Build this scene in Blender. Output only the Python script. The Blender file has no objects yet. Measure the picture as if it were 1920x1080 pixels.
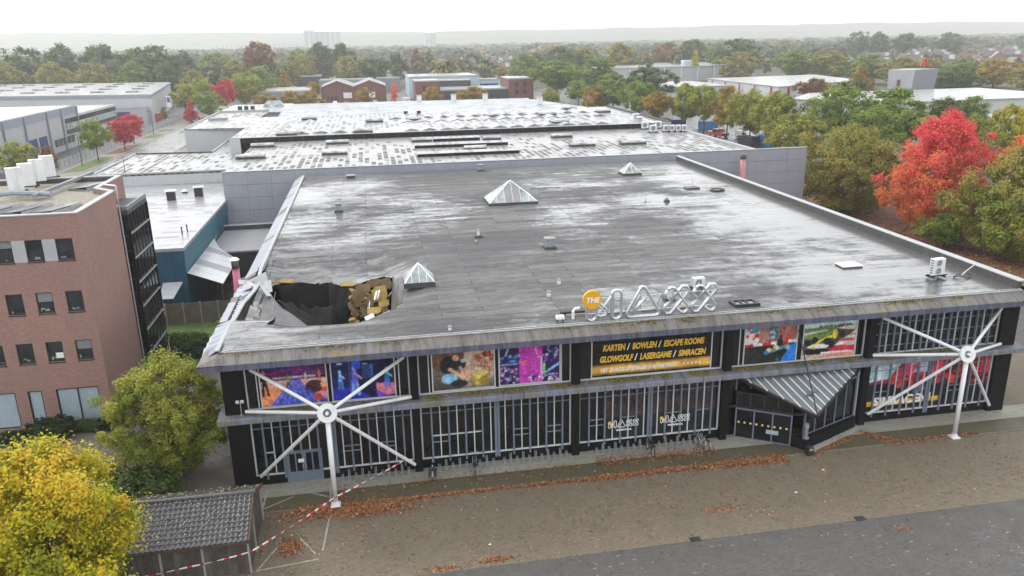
import bpy, math, random
import numpy as np
from mathutils import Vector, Matrix

scene = bpy.context.scene
COL = scene.collection
R = math.radians

# ------------------------------------------------------------------ camera
cam_data = bpy.data.cameras.new("camera")
cam = bpy.data.objects.new("camera", cam_data)
COL.objects.link(cam)
cam_data.sensor_fit = 'HORIZONTAL'
cam_data.sensor_width = 36.0
cam_data.lens = 1490.53 / 1920 * 36
cam_data.clip_start = 0.5
cam_data.clip_end = 20000
_r = Vector((0.98457478, -0.17407092, -0.01765848))
_u = Vector((0.06846645, 0.29043533, 0.95444207))
_f = Vector((0.16101196, 0.9409286, -0.29787332))
cam.matrix_world = Matrix(((_r.x, _u.x, -_f.x, 8.4874), (_r.y, _u.y, -_f.y, -44.5816),
                           (_r.z, _u.z, -_f.z, 25.5683), (0, 0, 0, 1)))
scene.camera = cam

# ------------------------------------------------------------------ world, sun, exposure
SUN_EL, SUN_AZ = R(38), R(-45)          # azimuth from +Y towards +X (sun stands ahead on the left)
world = bpy.data.worlds.new("World")
scene.world = world
world.use_nodes = True
wn = world.node_tree
wn.nodes.clear()
w_out = wn.nodes.new("ShaderNodeOutputWorld")
w_bg = wn.nodes.new("ShaderNodeBackground")
w_sky = wn.nodes.new("ShaderNodeTexSky")
w_sky.sky_type = 'NISHITA'
w_sky.sun_disc = False
w_sky.sun_elevation = SUN_EL
w_sky.sun_rotation = SUN_AZ
w_sky.dust_density = 4.0
w_hs = wn.nodes.new("ShaderNodeHueSaturation")
w_hs.inputs["Saturation"].default_value = 0.25
w_mix = wn.nodes.new("ShaderNodeMixRGB")          # the closed cloud deck in front of the blue
w_mix.inputs[0].default_value = 0.85
w_mix.inputs[2].default_value = (9.1, 9.25, 9.4, 1)
wn.links.new(w_sky.outputs[0], w_hs.inputs["Color"])
wn.links.new(w_hs.outputs[0], w_mix.inputs[1])
wn.links.new(w_mix.outputs[0], w_bg.inputs[0])
w_bg.inputs[1].default_value = 0.125
wn.links.new(w_bg.outputs[0], w_out.inputs[0])

sun_d = bpy.data.lights.new("sun", 'SUN')
sun_d.energy = 1.1
sun_d.angle = R(14)
sun_d.color = (1.0, 0.96, 0.9)
sun = bpy.data.objects.new("sun", sun_d)
COL.objects.link(sun)
sun.rotation_euler = Vector((math.sin(SUN_AZ) * math.cos(SUN_EL), math.cos(SUN_AZ) * math.cos(SUN_EL),
                             math.sin(SUN_EL))).to_track_quat('Z', 'Y').to_euler()

vs = scene.view_settings
vs.view_transform = 'Standard'
vs.look = 'None'
vs.exposure = 0.72
vs.gamma = 1.0
vs.use_curve_mapping = False
scene.render.engine = 'CYCLES'
scene.cycles.use_denoising = True
scene.cycles.max_bounces = 6
scene.cycles.diffuse_bounces = 3
scene.cycles.glossy_bounces = 3
scene.cycles.transmission_bounces = 3
scene.cycles.transparent_max_bounces = 6
scene.cycles.volume_bounces = 4

# ------------------------------------------------------------------ helpers
class MB:
    """collects faces; build() links them as one mesh object"""
    def __init__(s):
        s.v = []; s.f = []
    def add(s, vs, fs):
        n = len(s.v)
        s.v += [tuple(p) for p in vs]
        s.f += [tuple(i + n for i in f) for f in fs]
        return s
    def box(s, x0, x1, y0, y1, z0, z1):
        return s.add([(x0, y0, z0), (x1, y0, z0), (x1, y1, z0), (x0, y1, z0), (x0, y0, z1), (x1, y0, z1), (x1, y1, z1), (x0, y1, z1)],
                     [(0, 3, 2, 1), (4, 5, 6, 7), (0, 1, 5, 4), (1, 2, 6, 5), (2, 3, 7, 6), (3, 0, 4, 7)])
    def bev(s, x0, x1, y0, y1, z0, z1, b):
        """box with its top edges chamfered"""
        return s.add([(x0, y0, z0), (x1, y0, z0), (x1, y1, z0), (x0, y1, z0), (x0, y0, z1 - b), (x1, y0, z1 - b), (x1, y1, z1 - b), (x0, y1, z1 - b),
                      (x0 + b, y0 + b, z1), (x1 - b, y0 + b, z1), (x1 - b, y1 - b, z1), (x0 + b, y1 - b, z1)],
                     [(0, 3, 2, 1), (8, 9, 10, 11), (0, 1, 5, 4), (1, 2, 6, 5), (2, 3, 7, 6), (3, 0, 4, 7),
                      (4, 5, 9, 8), (5, 6, 10, 9), (6, 7, 11, 10), (7, 4, 8, 11)])
    def obox(s, c, ax, ay, az):
        """box from a centre and three half-axis vectors"""
        c, ax, ay, az = map(Vector, (c, ax, ay, az))
        P = [c + i * ax + j * ay + k * az for k in (-1, 1) for i, j in ((-1, -1), (1, -1), (1, 1), (-1, 1))]
        return s.add(P, [(0, 3, 2, 1), (4, 5, 6, 7), (0, 1, 5, 4), (1, 2, 6, 5), (2, 3, 7, 6), (3, 0, 4, 7)])
    def prism(s, poly, z0, z1):
        n = len(poly)
        return s.add([(x, y, z0) for x, y in poly] + [(x, y, z1) for x, y in poly],
                     [tuple(range(n))[::-1], tuple(range(n, 2 * n))] + [(i, (i + 1) % n, n + (i + 1) % n, n + i) for i in range(n)])
    def slab(s, pts, n, t):
        """a flat polygon of 3-D points thickened by t along n"""
        k = len(pts); n = Vector(n).normalized() * t
        P = [Vector(p) for p in pts]
        return s.add(P + [p + n for p in P], [tuple(range(k))[::-1], tuple(range(k, 2 * k))] + [(i, (i + 1) % k, k + (i + 1) % k, k + i) for i in range(k)])
    def tube(s, p, q, r0, r1=None, n=8, cap=True):
        p, q = Vector(p), Vector(q)
        r1 = r0 if r1 is None else r1
        d = (q - p).normalized()
        a = d.orthogonal().normalized(); b = d.cross(a)
        V = []
        for c, r in ((p, r0), (q, r1)):
            for i in range(n):
                t = 2 * math.pi * i / n
                V.append(c + r * (math.cos(t) * a + math.sin(t) * b))
        F = [(i, (i + 1) % n, n + (i + 1) % n, n + i) for i in range(n)]
        if cap: F += [tuple(range(n))[::-1], tuple(range(n, 2 * n))]
        return s.add(V, F)
    def path(s, pts, r, n=6, closed=False):
        """a tube along a polyline with mitred rings"""
        P = [Vector(p) for p in pts]; k = len(P); base = len(s.v); ref = None
        for i, p in enumerate(P):
            a = P[(i - 1) % k] if (closed or i > 0) else p
            b = P[(i + 1) % k] if (closed or i < k - 1) else p
            d = (b - a).normalized()
            if ref is None: ref = d.orthogonal().normalized()
            u = (ref - d * ref.dot(d)).normalized(); ref = u; w = d.cross(u)
            rr = r[i] if isinstance(r, (list, tuple)) else r
            for j in range(n):
                t = 2 * math.pi * j / n
                s.v.append(tuple(p + rr * (math.cos(t) * u + math.sin(t) * w)))
        for i in range(k if closed else k - 1):
            i2 = (i + 1) % k
            for j in range(n):
                s.f.append((base + i * n + j, base + i * n + (j + 1) % n, base + i2 * n + (j + 1) % n, base + i2 * n + j))
        if not closed:
            s.f.append(tuple(base + j for j in range(n))[::-1]); s.f.append(tuple(base + (k - 1) * n + j for j in range(n)))
        return s
    def disc(s, c, axis, r, t, n=16):
        a = Vector(axis).normalized() * t * 0.5
        return s.tube(Vector(c) - a, Vector(c) + a, r, r, n)
    def mesh(s, name):
        m = bpy.data.meshes.new(name); m.from_pydata(s.v, [], s.f); m.update(); return m
    def build(s, name, mat, parent=None, smooth=False, loc=None):
        return ob(name, s.mesh(name), mat, parent, smooth, loc)

def ob(name, me, mat, parent=None, smooth=False, loc=None):
    if mat is not None and not me.materials: me.materials.append(mat)
    if smooth:
        me.polygons.foreach_set("use_smooth", [True] * len(me.polygons))
    o = bpy.data.objects.new(name, me); COL.objects.link(o)
    if parent is not None: o.parent = parent
    if loc is not None: o.location = loc
    return o

def tag(o, label, cat, group=None):
    o["label"] = label; o["category"] = cat
    if group: o["group"] = group
    return o

def empty(name, loc, label, cat, group=None, rz=0.0):
    o = bpy.data.objects.new(name, None); COL.objects.link(o)
    o.empty_display_size = 0.3
    o.location = loc; o.rotation_euler = (0, 0, rz)
    return tag(o, label, cat, group)

def root0(name, label, cat, group=None):
    """an Empty at the origin: for things modelled straight in world coordinates"""
    return empty(name, (0, 0, 0), label, cat, group)

def kind(o, k):
    o["kind"] = k; return o

def fast_mesh(name, V, nper, attr=None, extra=None):
    """mesh of len(V)/nper separate polygons with nper corners each; attr = float per face"""
    V = np.asarray(V, dtype=np.float32); n = len(V); nf = n // nper
    me = bpy.data.meshes.new(name)
    me.vertices.add(n); me.vertices.foreach_set("co", V.ravel())
    me.loops.add(n); me.loops.foreach_set("vertex_index", np.arange(n, dtype=np.int32))
    me.polygons.add(nf); me.polygons.foreach_set("loop_start", np.arange(0, n, nper, dtype=np.int32))
    if attr is not None:
        a = me.attributes.new("tint", 'FLOAT', 'POINT')
        a.data.foreach_set("value", np.repeat(np.asarray(attr, dtype=np.float32), nper))
    me.update(); me.validate()
    return me

# ------------------------------------------------------------------ materials
class NT:
    def __init__(s, name):
        s.m = bpy.data.materials.new(name); s.m.use_nodes = True
        s.t = s.m.node_tree; s.p = s.t.nodes["Principled BSDF"]; s.out = s.t.nodes["Material Output"]
        s.g = None
    def n(s, ty, **kw):
        o = s.t.nodes.new(ty)
        for k, v in kw.items(): setattr(o, k, v)
        return o
    def l(s, a, b): s.t.links.new(a, b)
    def pos(s):
        if s.g is None: s.g = s.n("ShaderNodeNewGeometry")
        return s.g.outputs["Position"]
    def mapped(s, sc=(1, 1, 1), rot=(0, 0, 0), loc=(0, 0, 0)):
        m = s.n("ShaderNodeMapping"); m.inputs["Scale"].default_value = sc; m.inputs["Rotation"].default_value = rot
        m.inputs["Location"].default_value = loc
        s.l(s.pos(), m.inputs["Vector"]); return m.outputs[0]
    def noise(s, vec, scale, detail=4, rough=0.55):
        o = s.n("ShaderNodeTexNoise"); o.inputs["Scale"].default_value = scale; o.inputs["Detail"].default_value = detail
        o.inputs["Roughness"].default_value = rough
        s.l(vec, o.inputs["Vector"]); return o.outputs["Fac"]
    def ramp(s, fac, *stops):
        o = s.n("ShaderNodeValToRGB"); e = o.color_ramp.elements
        while len(e) < len(stops): e.new(0.5)
        for i, (p, c) in enumerate(stops):
            e[i].position = p; e[i].color = (c, c, c, 1) if isinstance(c, (int, float)) else (*c, 1)
        s.l(fac, o.inputs[0]); return o.outputs[0]
    def mix(s, fac, a, b, mode='MIX'):
        o = s.n("ShaderNodeMixRGB", blend_type=mode)
        for i, x in ((0, fac), (1, a), (2, b)):
            if isinstance(x, (int, float)): o.inputs[i].default_value = x if i == 0 else (x, x, x, 1)
            elif isinstance(x, tuple): o.inputs[i].default_value = (*x, 1)
            else: s.l(x, o.inputs[i])
        return o.outputs[0]
    def math(s, op, a, b=0.0):
        o = s.n("ShaderNodeMath", operation=op)
        for i, x in enumerate((a, b)):
            if isinstance(x, (int, float)): o.inputs[i].default_value = x
            else: s.l(x, o.inputs[i])
        return o.outputs[0]
    def xyz(s, vec):
        o = s.n("ShaderNodeSeparateXYZ"); s.l(vec, o.inputs[0]); return o.outputs
    def comb(s, x, y, z=0.0):
        o = s.n("ShaderNodeCombineXYZ")
        for i, v in enumerate((x, y, z)):
            if isinstance(v, (int, float)): o.inputs[i].default_value = v
            else: s.l(v, o.inputs[i])
        return o.outputs[0]
    def bump(s, h, strength=0.3, dist=0.02):
        o = s.n("ShaderNodeBump"); o.inputs["Strength"].default_value = strength; o.inputs["Distance"].default_value = dist
        s.l(h, o.inputs["Height"]); s.l(o.outputs[0], s.p.inputs["Normal"]); return o
    def col(s, c):
        if isinstance(c, tuple): s.p.inputs["Base Color"].default_value = (*c, 1)
        else: s.l(c, s.p.inputs["Base Color"])
        return s
    def set(s, rough=None, metal=None, spec=None):
        if rough is not None:
            if isinstance(rough, (int, float)): s.p.inputs["Roughness"].default_value = rough
            else: s.l(rough, s.p.inputs["Roughness"])
        if metal is not None: s.p.inputs["Metallic"].default_value = metal
        if spec is not None: s.p.inputs["Specular IOR Level"].default_value = spec
        return s

def mul(c, k): return tuple(max(0.0, min(1.0, x * k)) for x in c)

_plain = {}
def plain(name, c, rough=0.6, metal=0.0, var=0.12, scale=1.5, spec=0.5, bump=0.0, stain=None, stain_amt=0.35):
    """painted / cast surface: colour drift, fine grain, optional vertical stains"""
    if name in _plain: return _plain[name]
    t = NT(name)
    f = t.noise(t.pos(), scale, 5, 0.65)
    c1 = t.mix(t.ramp(f, (0.3, 0.0), (0.7, 1.0)), mul(c, 1 - var), mul(c, 1 + var))
    f2 = t.noise(t.pos(), scale * 14, 3)
    c1 = t.mix(t.math('MULTIPLY', t.ramp(f2, (0.45, 0.0), (0.75, 1.0)), var), c1, mul(c, 0.6))
    if stain is not None:
        g = t.noise(t.mapped((2.2, 2.2, 0.25)), 1.0, 5, 0.7)
        c1 = t.mix(t.math('MULTIPLY', t.ramp(g, (0.5, 0.0), (0.72, 1.0)), stain_amt), c1, stain)
    t.col(c1).set(rough, metal, spec)
    if bump: t.bump(f2, bump, 0.01)
    _plain[name] = t.m
    return t.m

# setting
def m_paving(name, c1, c2, mortar, rot, stain, wet=0.45, sx=0.21, sy=0.105):
    t = NT(name)
    v = t.mapped((1, 1, 1), (0, 0, rot))
    b = t.n("ShaderNodeTexBrick"); t.l(v, b.inputs["Vector"])
    b.inputs["Scale"].default_value = 1.0
    b.inputs["Brick Width"].default_value = sx; b.inputs["Row Height"].default_value = sy
    b.inputs["Mortar Size"].default_value = 0.007
    b.inputs["Color1"].default_value = (*c1, 1); b.inputs["Color2"].default_value = (*c2, 1); b.inputs["Mortar"].default_value = (*mortar, 1)
    big = t.noise(t.pos(), 0.16, 5, 0.6)
    mid = t.noise(t.pos(), 0.9, 5, 0.7)
    c = t.mix(t.ramp(big, (0.38, 0.0), (0.62, 0.55)), b.outputs["Color"], stain)
    c = t.mix(t.math('MULTIPLY', t.ramp(mid, (0.5, 0.0), (0.75, 1.0)), 0.4), c, mul(stain, 0.55))
    fine = t.noise(t.pos(), 9.0, 4, 0.8)
    c = t.mix(t.math('MULTIPLY', t.ramp(fine, (0.52, 0.0), (0.7, 1.0)), 0.22), c, mul(c1, 1.5))
    t.col(c)
    t.set(rough=t.ramp(t.noise(t.pos(), 0.35, 4, 0.6), (0.35, wet), (0.65, 0.75)), spec=0.35)
    t.bump(t.mix(0.6, b.outputs["Fac"], fine), -0.25, 0.008)
    return t.m

M = {}
M['pave_brown'] = m_paving("brown_clay_paving", (0.205, 0.162, 0.118), (0.135, 0.11, 0.082), (0.075, 0.065, 0.05), 0.0, (0.135, 0.117, 0.08), wet=0.55)
M['pave_grey'] = m_paving("grey_block_paving", (0.115, 0.11, 0.107), (0.078, 0.075, 0.074), (0.04, 0.04, 0.038), 0.0, (0.075, 0.07, 0.064))
M['pave_moss'] = m_paving("mossy_paving", (0.12, 0.098, 0.066), (0.1, 0.088, 0.055), (0.055, 0.055, 0.035), 1.5708, (0.075, 0.072, 0.036))
M['pave_light'] = m_paving("pale_concrete_blocks", (0.33, 0.32, 0.28), (0.28, 0.27, 0.24), (0.1, 0.1, 0.075), 0.0, (0.2, 0.195, 0.15), sx=0.42, sy=0.21)
M['pave_yard'] = m_paving("yard_paving", (0.17, 0.155, 0.13), (0.145, 0.135, 0.115), (0.08, 0.075, 0.06), 0.6, (0.12, 0.115, 0.085))
M['path'] = m_paving("pavement_slabs", (0.2, 0.18, 0.155), (0.175, 0.16, 0.14), (0.11, 0.1, 0.09), 0.0, (0.15, 0.14, 0.12), sx=0.6, sy=0.3)

def m_asphalt(name, c, wet):
    t = NT(name)
    f = t.noise(t.pos(), 0.25, 5, 0.65)
    t.col(t.mix(t.ramp(f, (0.35, 0.0), (0.65, 1.0)), mul(c, 0.8), mul(c, 1.25)))
    t.set(rough=t.ramp(t.noise(t.mapped((1, 0.2, 1)), 0.6, 4), (0.35, wet), (0.7, 0.6)), spec=0.5)
    t.bump(t.noise(t.pos(), 30, 2), 0.15, 0.006)
    return t.m
M['asphalt'] = m_asphalt("asphalt", (0.06, 0.06, 0.06), 0.25)
M['asphalt_wet'] = m_asphalt("rain_wet_lane", (0.2, 0.2, 0.2), 0.14)

def m_ground():
    t = NT("ground_cover")
    f = t.noise(t.pos(), 0.02, 6, 0.6)
    g = t.noise(t.pos(), 0.4, 4, 0.6)
    c = t.mix(t.ramp(f, (0.4, 0.0), (0.6, 1.0)), (0.055, 0.07, 0.03), (0.11, 0.095, 0.06))
    t.col(t.mix(t.math('MULTIPLY', g, 0.5), c, (0.06, 0.055, 0.035))).set(0.9)
    return t.m
M['ground'] = m_ground()
M['lawn'] = plain("lawn_grass", (0.075, 0.13, 0.028), 0.9, var=0.35, scale=0.8, bump=0.4)
M['soil_leaf'] = plain("leaf_strewn_soil", (0.13, 0.058, 0.032), 0.9, var=0.5, scale=1.2, bump=0.4)

def m_roof_bitumen():
    """rain-wet bitumen felt: lapped sheets laid along X, standing water where it ponds"""
    t = NT("wet_bitumen_roof")
    p = t.pos(); x, y, z = t.xyz(p)
    wob = t.math('MULTIPLY', t.math('SUBTRACT', t.noise(p, 0.6, 3), 0.5), 0.12)
    b = t.n("ShaderNodeTexBrick"); t.l(t.comb(x, t.math('ADD', y, wob)), b.inputs["Vector"]); b.inputs["Scale"].default_value = 1.0
    b.inputs["Brick Width"].default_value = 7.4; b.inputs["Row Height"].default_value = 0.98; b.inputs["Mortar Size"].default_value = 0.035; b.inputs["Mortar Smooth"].default_value = 0.4; b.offset = 0.37
    b.inputs["Color1"].default_value = (0.07, 0.07, 0.073, 1); b.inputs["Color2"].default_value = (0.135, 0.135, 0.137, 1); b.inputs["Mortar"].default_value = (0.022, 0.022, 0.022, 1)
    sheet_ = t.xyz(b.outputs["Color"])[0]
    gr = t.noise(t.mapped((0.5, 1.8, 1)), 1.6, 7, 0.75)
    c = t.mix(t.math('MULTIPLY', t.ramp(gr, (0.45, 0.0), (0.68, 1.0)), 0.6), b.outputs["Color"], (0.22, 0.22, 0.22))
    spk = t.noise(p, 5.0, 5, 0.8)
    c = t.mix(t.math('MULTIPLY', t.ramp(spk, (0.5, 0.0), (0.72, 1.0)), 0.5), c, (0.035, 0.035, 0.036))
    big = t.noise(t.mapped((0.05, 0.06, 1), loc=(2.0, 1.0, 0)), 1.0, 4, 0.55)
    c = t.mix(t.ramp(big, (0.46, 0.0), (0.6, 0.6)), c, (0.055, 0.055, 0.058))
    t.col(c)
    pond = t.noise(t.mapped((0.075, 0.1, 0.1), loc=(0.35, 0.1, 0)), 1.0, 4, 0.6)
    stre = t.noise(t.mapped((0.4, 1.1, 0.3)), 1.0, 4, 0.6)
    brk = t.noise(t.mapped((2.0, 2.4, 0.5)), 1.0, 6, 0.75)
    w = t.math('ADD', t.math('ADD', t.math('MULTIPLY', pond, 0.85), t.math('MULTIPLY', stre, 0.4)), t.math('MULTIPLY', brk, 0.42))
    side = t.math('ABSOLUTE', t.math('SUBTRACT', t.math('DIVIDE', x, 50.0), 0.43))
    w = t.math('ADD', w, t.math('MULTIPLY', side, 0.4))
    w = t.math('ADD', w, t.math('MULTIPLY', t.math('SUBTRACT', sheet_, 0.1), 1.1))
    wet = t.n("ShaderNodeMapRange"); wet.inputs["From Min"].default_value = 0.9; wet.inputs["From Max"].default_value = 1.06
    t.l(w, wet.inputs["Value"])
    wf = wet.outputs[0]
    t.set(rough=t.math('SUBTRACT', 0.78, t.math('MULTIPLY', wf, 0.5)), spec=0.3)
    t.p.inputs["Coat Roughness"].default_value = 0.16
    t.p.inputs["Coat IOR"].default_value = 1.5
    t.l(t.math('MULTIPLY', wf, 0.9), t.p.inputs["Coat Weight"])
    t.bump(t.mix(0.5, gr, b.outputs["Fac"]), 0.3, 0.02)
    return t.m
M['roof'] = m_roof_bitumen()

def m_roof_metal(name, c, dark, ribs=0.9, rough=0.2, patch=0.5, along='Y', coat=1.0, front=0.0):
    """wet factory roof sheet; dry dark strips follow the ribs"""
    t = NT(name)
    x, y, z = t.xyz(t.pos())
    a = x if along == 'Y' else y
    rib = t.math('ABSOLUTE', t.math('SUBTRACT', t.math('FRACT', t.math('ADD', t.math('DIVIDE', a, ribs), 100.0)), 0.5))
    # dry sheets: each sheet between two ribs dries on its own
    bt = t.n("ShaderNodeTexBrick"); t.l(t.comb(y, x) if along == 'Y' else t.comb(x, y), bt.inputs["Vector"]); bt.inputs["Scale"].default_value = 1.0
    bt.inputs["Brick Width"].default_value = 2.7; bt.inputs["Row Height"].default_value = ribs if ribs < 2 else 1.0; bt.inputs["Mortar Size"].default_value = 0.16; bt.inputs["Mortar Smooth"].default_value = 0.3; bt.offset = 0.41
    bt.inputs["Color1"].default_value = (0, 0, 0, 1); bt.inputs["Color2"].default_value = (1, 1, 1, 1); bt.inputs["Mortar"].default_value = (0, 0, 0, 1)
    n1 = t.noise(t.mapped((0.8, 0.8, 1)), 1.0, 5, 0.7)
    n2 = t.noise(t.mapped((0.05, 0.09, 1)), 1.0, 3, 0.5)
    fr_ = t.math('MULTIPLY', t.ramp(t.math('DIVIDE', y, 100.0), (0.775, 1.0), (0.785, 0.0)), front)
    q = t.math('ADD', t.math('ADD', t.math('MULTIPLY', t.xyz(bt.outputs["Color"])[0], 0.3), t.math('MULTIPLY', n1, 0.55)), t.math('ADD', t.math('MULTIPLY', n2, 0.5), fr_))
    d = t.math('MULTIPLY', t.ramp(q, (0.68, 0.0), (0.76, 1.0)), t.math('SUBTRACT', 1.0, bt.outputs["Fac"]))
    d = t.math('MULTIPLY', d, patch)
    cc = t.mix(t.ramp(t.noise(t.pos(), 0.3, 4), (0.35, 0.0), (0.65, 1.0)), mul(c, 0.88), mul(c, 1.08))
    t.col(t.mix(d, cc, dark))
    t.set(rough=t.math('ADD', rough, t.math('MULTIPLY', d, 0.45)), spec=0.6)
    t.p.inputs["Coat Roughness"].default_value = 0.12
    t.l(t.math('MULTIPLY', t.math('SUBTRACT', 1.0, d), coat), t.p.inputs["Coat Weight"])
    t.bump(t.ramp(rib, (0.0, 1.0), (0.1, 0.0)), 0.25, 0.03)
    return t.m
M['roof_white'] = m_roof_metal("wet_factory_roof", (0.23, 0.23, 0.235), (0.1, 0.093, 0.087), patch=1.0, coat=0.35, rough=0.35, front=0.09)
M['roof_hallb'] = m_roof_metal("wet_ribbed_roof", (0.26, 0.26, 0.27), (0.13, 0.13, 0.13), ribs=3.2, patch=0.7, coat=0.4, rough=0.35)
M['roof_pale'] = m_roof_metal("pale_membrane_roof", (0.27, 0.295, 0.32), (0.17, 0.185, 0.2), ribs=1.5, patch=0.6, rough=0.4, coat=0.3, along='X')
M['roof_far'] = m_roof_metal("far_flat_roof", (0.33, 0.33, 0.34), (0.16, 0.16, 0.16), ribs=2.0, patch=0.5, rough=0.35, coat=0.4)
M['roof_annex'] = m_roof_metal("annex_roof", (0.27, 0.27, 0.28), (0.12, 0.12, 0.12), ribs=1.2, patch=0.5, along='X', coat=0.5, rough=0.35)

def m_brick(name, c1, c2, mortar, dirty):
    t = NT(name)
    x, y, z = t.xyz(t.pos())
    v = t.comb(t.math('ADD', x, y), z)
    b = t.n("ShaderNodeTexBrick"); t.l(v, b.inputs["Vector"]); b.inputs["Scale"].default_value = 1.0
    b.inputs["Brick Width"].default_value = 0.22; b.inputs["Row Height"].default_value = 0.065; b.inputs["Mortar Size"].default_value = 0.007
    b.inputs["Color1"].default_value = (*c1, 1); b.inputs["Color2"].default_value = (*c2, 1); b.inputs["Mortar"].default_value = (*mortar, 1)
    n = t.noise(t.mapped((1, 1, 0.5)), 0.5, 6, 0.65)
    g = t.noise(t.pos(), 5.0, 4, 0.8)
    c = t.mix(t.math('MULTIPLY', t.ramp(n, (0.4, 0.0), (0.65, 1.0)), 0.5), b.outputs["Color"], dirty)
    c = t.mix(t.math('MULTIPLY', t.ramp(g, (0.5, 0.0), (0.72, 1.0)), 0.4), c, mul(c1, 1.45))
    t.col(c).set(0.8); t.bump(b.outputs["Fac"], -0.3, 0.006)
    return t.m
M['brick'] = m_brick("office_brick", (0.34, 0.175, 0.15), (0.24, 0.122, 0.105), (0.29, 0.23, 0.2), (0.2, 0.14, 0.122))
M['brick_red'] = m_brick("red_brick", (0.19, 0.055, 0.045), (0.15, 0.045, 0.04), (0.15, 0.09, 0.08), (0.12, 0.04, 0.035))

def m_lichen(name, c, moss, amt, dirt, zones=0.6):
    t = NT(name)
    n = t.noise(t.mapped((0.55, 1.2, 1.2)), zones, 5, 0.7)
    k = t.noise(t.pos(), 7.0, 5, 0.75)
    s = t.noise(t.mapped((2.6, 0.5, 0.3)), 1.0, 5, 0.7)
    c1 = t.mix(t.math('MULTIPLY', t.ramp(s, (0.4, 0.0), (0.66, 1.0)), 0.8), c, dirt)
    c1 = t.mix(t.math('MULTIPLY', t.ramp(k, (0.45, 0.0), (0.75, 1.0)), 0.35), c1, mul(c, 1.5))
    f = t.math('MULTIPLY', t.ramp(n, (0.56 - amt, 0.0), (0.72 - amt, 1.0)), t.ramp(k, (0.4, 0.0), (0.62, 1.0)))
    t.col(t.mix(f, c1, moss)).set(0.55, spec=0.5)
    t.bump(k, 0.25, 0.012)
    return t.m
M['fascia'] = m_lichen("weathered_fascia", (0.15, 0.14, 0.138), (0.23, 0.17, 0.03), 0.04, (0.035, 0.028, 0.025))
M['fascia_edge'] = m_lichen("blue_grey_edge", (0.105, 0.113, 0.165), (0.2, 0.17, 0.06), -0.06, (0.035, 0.033, 0.05))
M['ledge'] = m_lichen("blue_grey_ledge", (0.2, 0.216, 0.28), (0.19, 0.165, 0.04), 0.09, (0.085, 0.085, 0.09), 0.9)
M['panel_blue'] = plain("zinc_cladding", (0.27, 0.3, 0.36), 0.4, 0.0, var=0.12, scale=0.9, stain=(0.2, 0.19, 0.15), stain_amt=0.4)

M['black'] = plain("black_cladding", (0.007, 0.007, 0.008), 0.7, var=0.3, spec=0.15, stain=(0.02, 0.018, 0.016))
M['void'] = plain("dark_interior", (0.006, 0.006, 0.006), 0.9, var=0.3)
M['white_paint'] = plain("white_steel_paint", (0.72, 0.73, 0.74), 0.35, var=0.05, scale=2, stain=(0.36, 0.35, 0.32), stain_amt=0.5)
M['frame_white'] = plain("pale_frame", (0.55, 0.56, 0.58), 0.4, var=0.08, stain=(0.28, 0.28, 0.28))
M['mullion'] = plain("blue_grey_mullion", (0.15, 0.185, 0.235), 0.35, var=0.12, stain=(0.07, 0.075, 0.085))
M['silver'] = plain("galvanised_tube", (0.58, 0.6, 0.62), 0.3, 0.75, var=0.1)
M['rack_steel'] = plain("dull_galvanised", (0.24, 0.25, 0.26), 0.5, 0.3, var=0.15)
M['steel_dark'] = plain("dark_steel", (0.035, 0.036, 0.04), 0.45, 0.3)
M['concrete'] = plain("concrete", (0.3, 0.29, 0.27), 0.8, var=0.15, stain=(0.13, 0.13, 0.11), bump=0.2)
M['kerb'] = plain("kerb_stone", (0.165, 0.15, 0.125), 0.8, var=0.2, scale=2.5, bump=0.2)
M['line'] = plain("worn_white_paint", (0.3, 0.29, 0.265), 0.7, var=0.35, scale=4)
M['alu'] = plain("aluminium_trim", (0.42, 0.43, 0.44), 0.4, 0.2, var=0.1, stain=(0.3, 0.3, 0.28))
M['coping'] = plain("light_coping", (0.36, 0.37, 0.38), 0.45, 0.0, var=0.12, stain=(0.25, 0.25, 0.24))
M['felt'] = plain("dark_felt", (0.055, 0.055, 0.055), 0.6, var=0.25, stain=(0.12, 0.12, 0.115))
M['yellow'] = plain("sign_yellow", (0.72, 0.36, 0.012), 0.4, var=0.05)
M['yellow_text'] = plain("print_yellow", (0.78, 0.47, 0.045), 0.45, var=0.03)
M['white_print'] = plain("print_white", (0.8, 0.8, 0.8), 0.45, var=0.03)
M['pink'] = plain("pink_flue", (0.45, 0.115, 0.2), 0.4, var=0.12, stain=(0.3, 0.1, 0.15))
M['pink_far'] = plain("faded_pink_flue", (0.46, 0.2, 0.2), 0.45, var=0.12)
M['wallpanel'] = plain("grey_wall_panel", (0.3, 0.315, 0.365), 0.45, var=0.07, scale=0.5, stain=(0.23, 0.24, 0.27), stain_amt=0.5)
M['wall_white'] = plain("white_wall_sheet", (0.46, 0.48, 0.5), 0.5, var=0.05, scale=0.4, stain=(0.4, 0.4, 0.38))
M['wall_pale'] = plain("pale_grey_wall", (0.38, 0.395, 0.42), 0.5, var=0.06, scale=0.3, stain=(0.36, 0.36, 0.36))
M['wall_bluegrey'] = plain("blue_grey_band", (0.24, 0.275, 0.33), 0.45, var=0.08, stain=(0.18, 0.2, 0.22))
M['blue'] = plain("blue_sheet_wall", (0.022, 0.1, 0.17), 0.4, var=0.18, scale=0.8, stain=(0.05, 0.13, 0.18))
M['teal'] = plain("teal_sheet_wall", (0.035, 0.165, 0.22), 0.4, var=0.15, scale=0.8, stain=(0.09, 0.2, 0.24))
M['door_blue'] = plain("roller_door_blue", (0.02, 0.04, 0.16), 0.45, var=0.15)
M['dark_wall'] = plain("charcoal_wall", (0.035, 0.037, 0.042), 0.6, var=0.2)
M['grey_wall'] = plain("mid_grey_wall", (0.2, 0.215, 0.235), 0.55, var=0.1)
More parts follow.
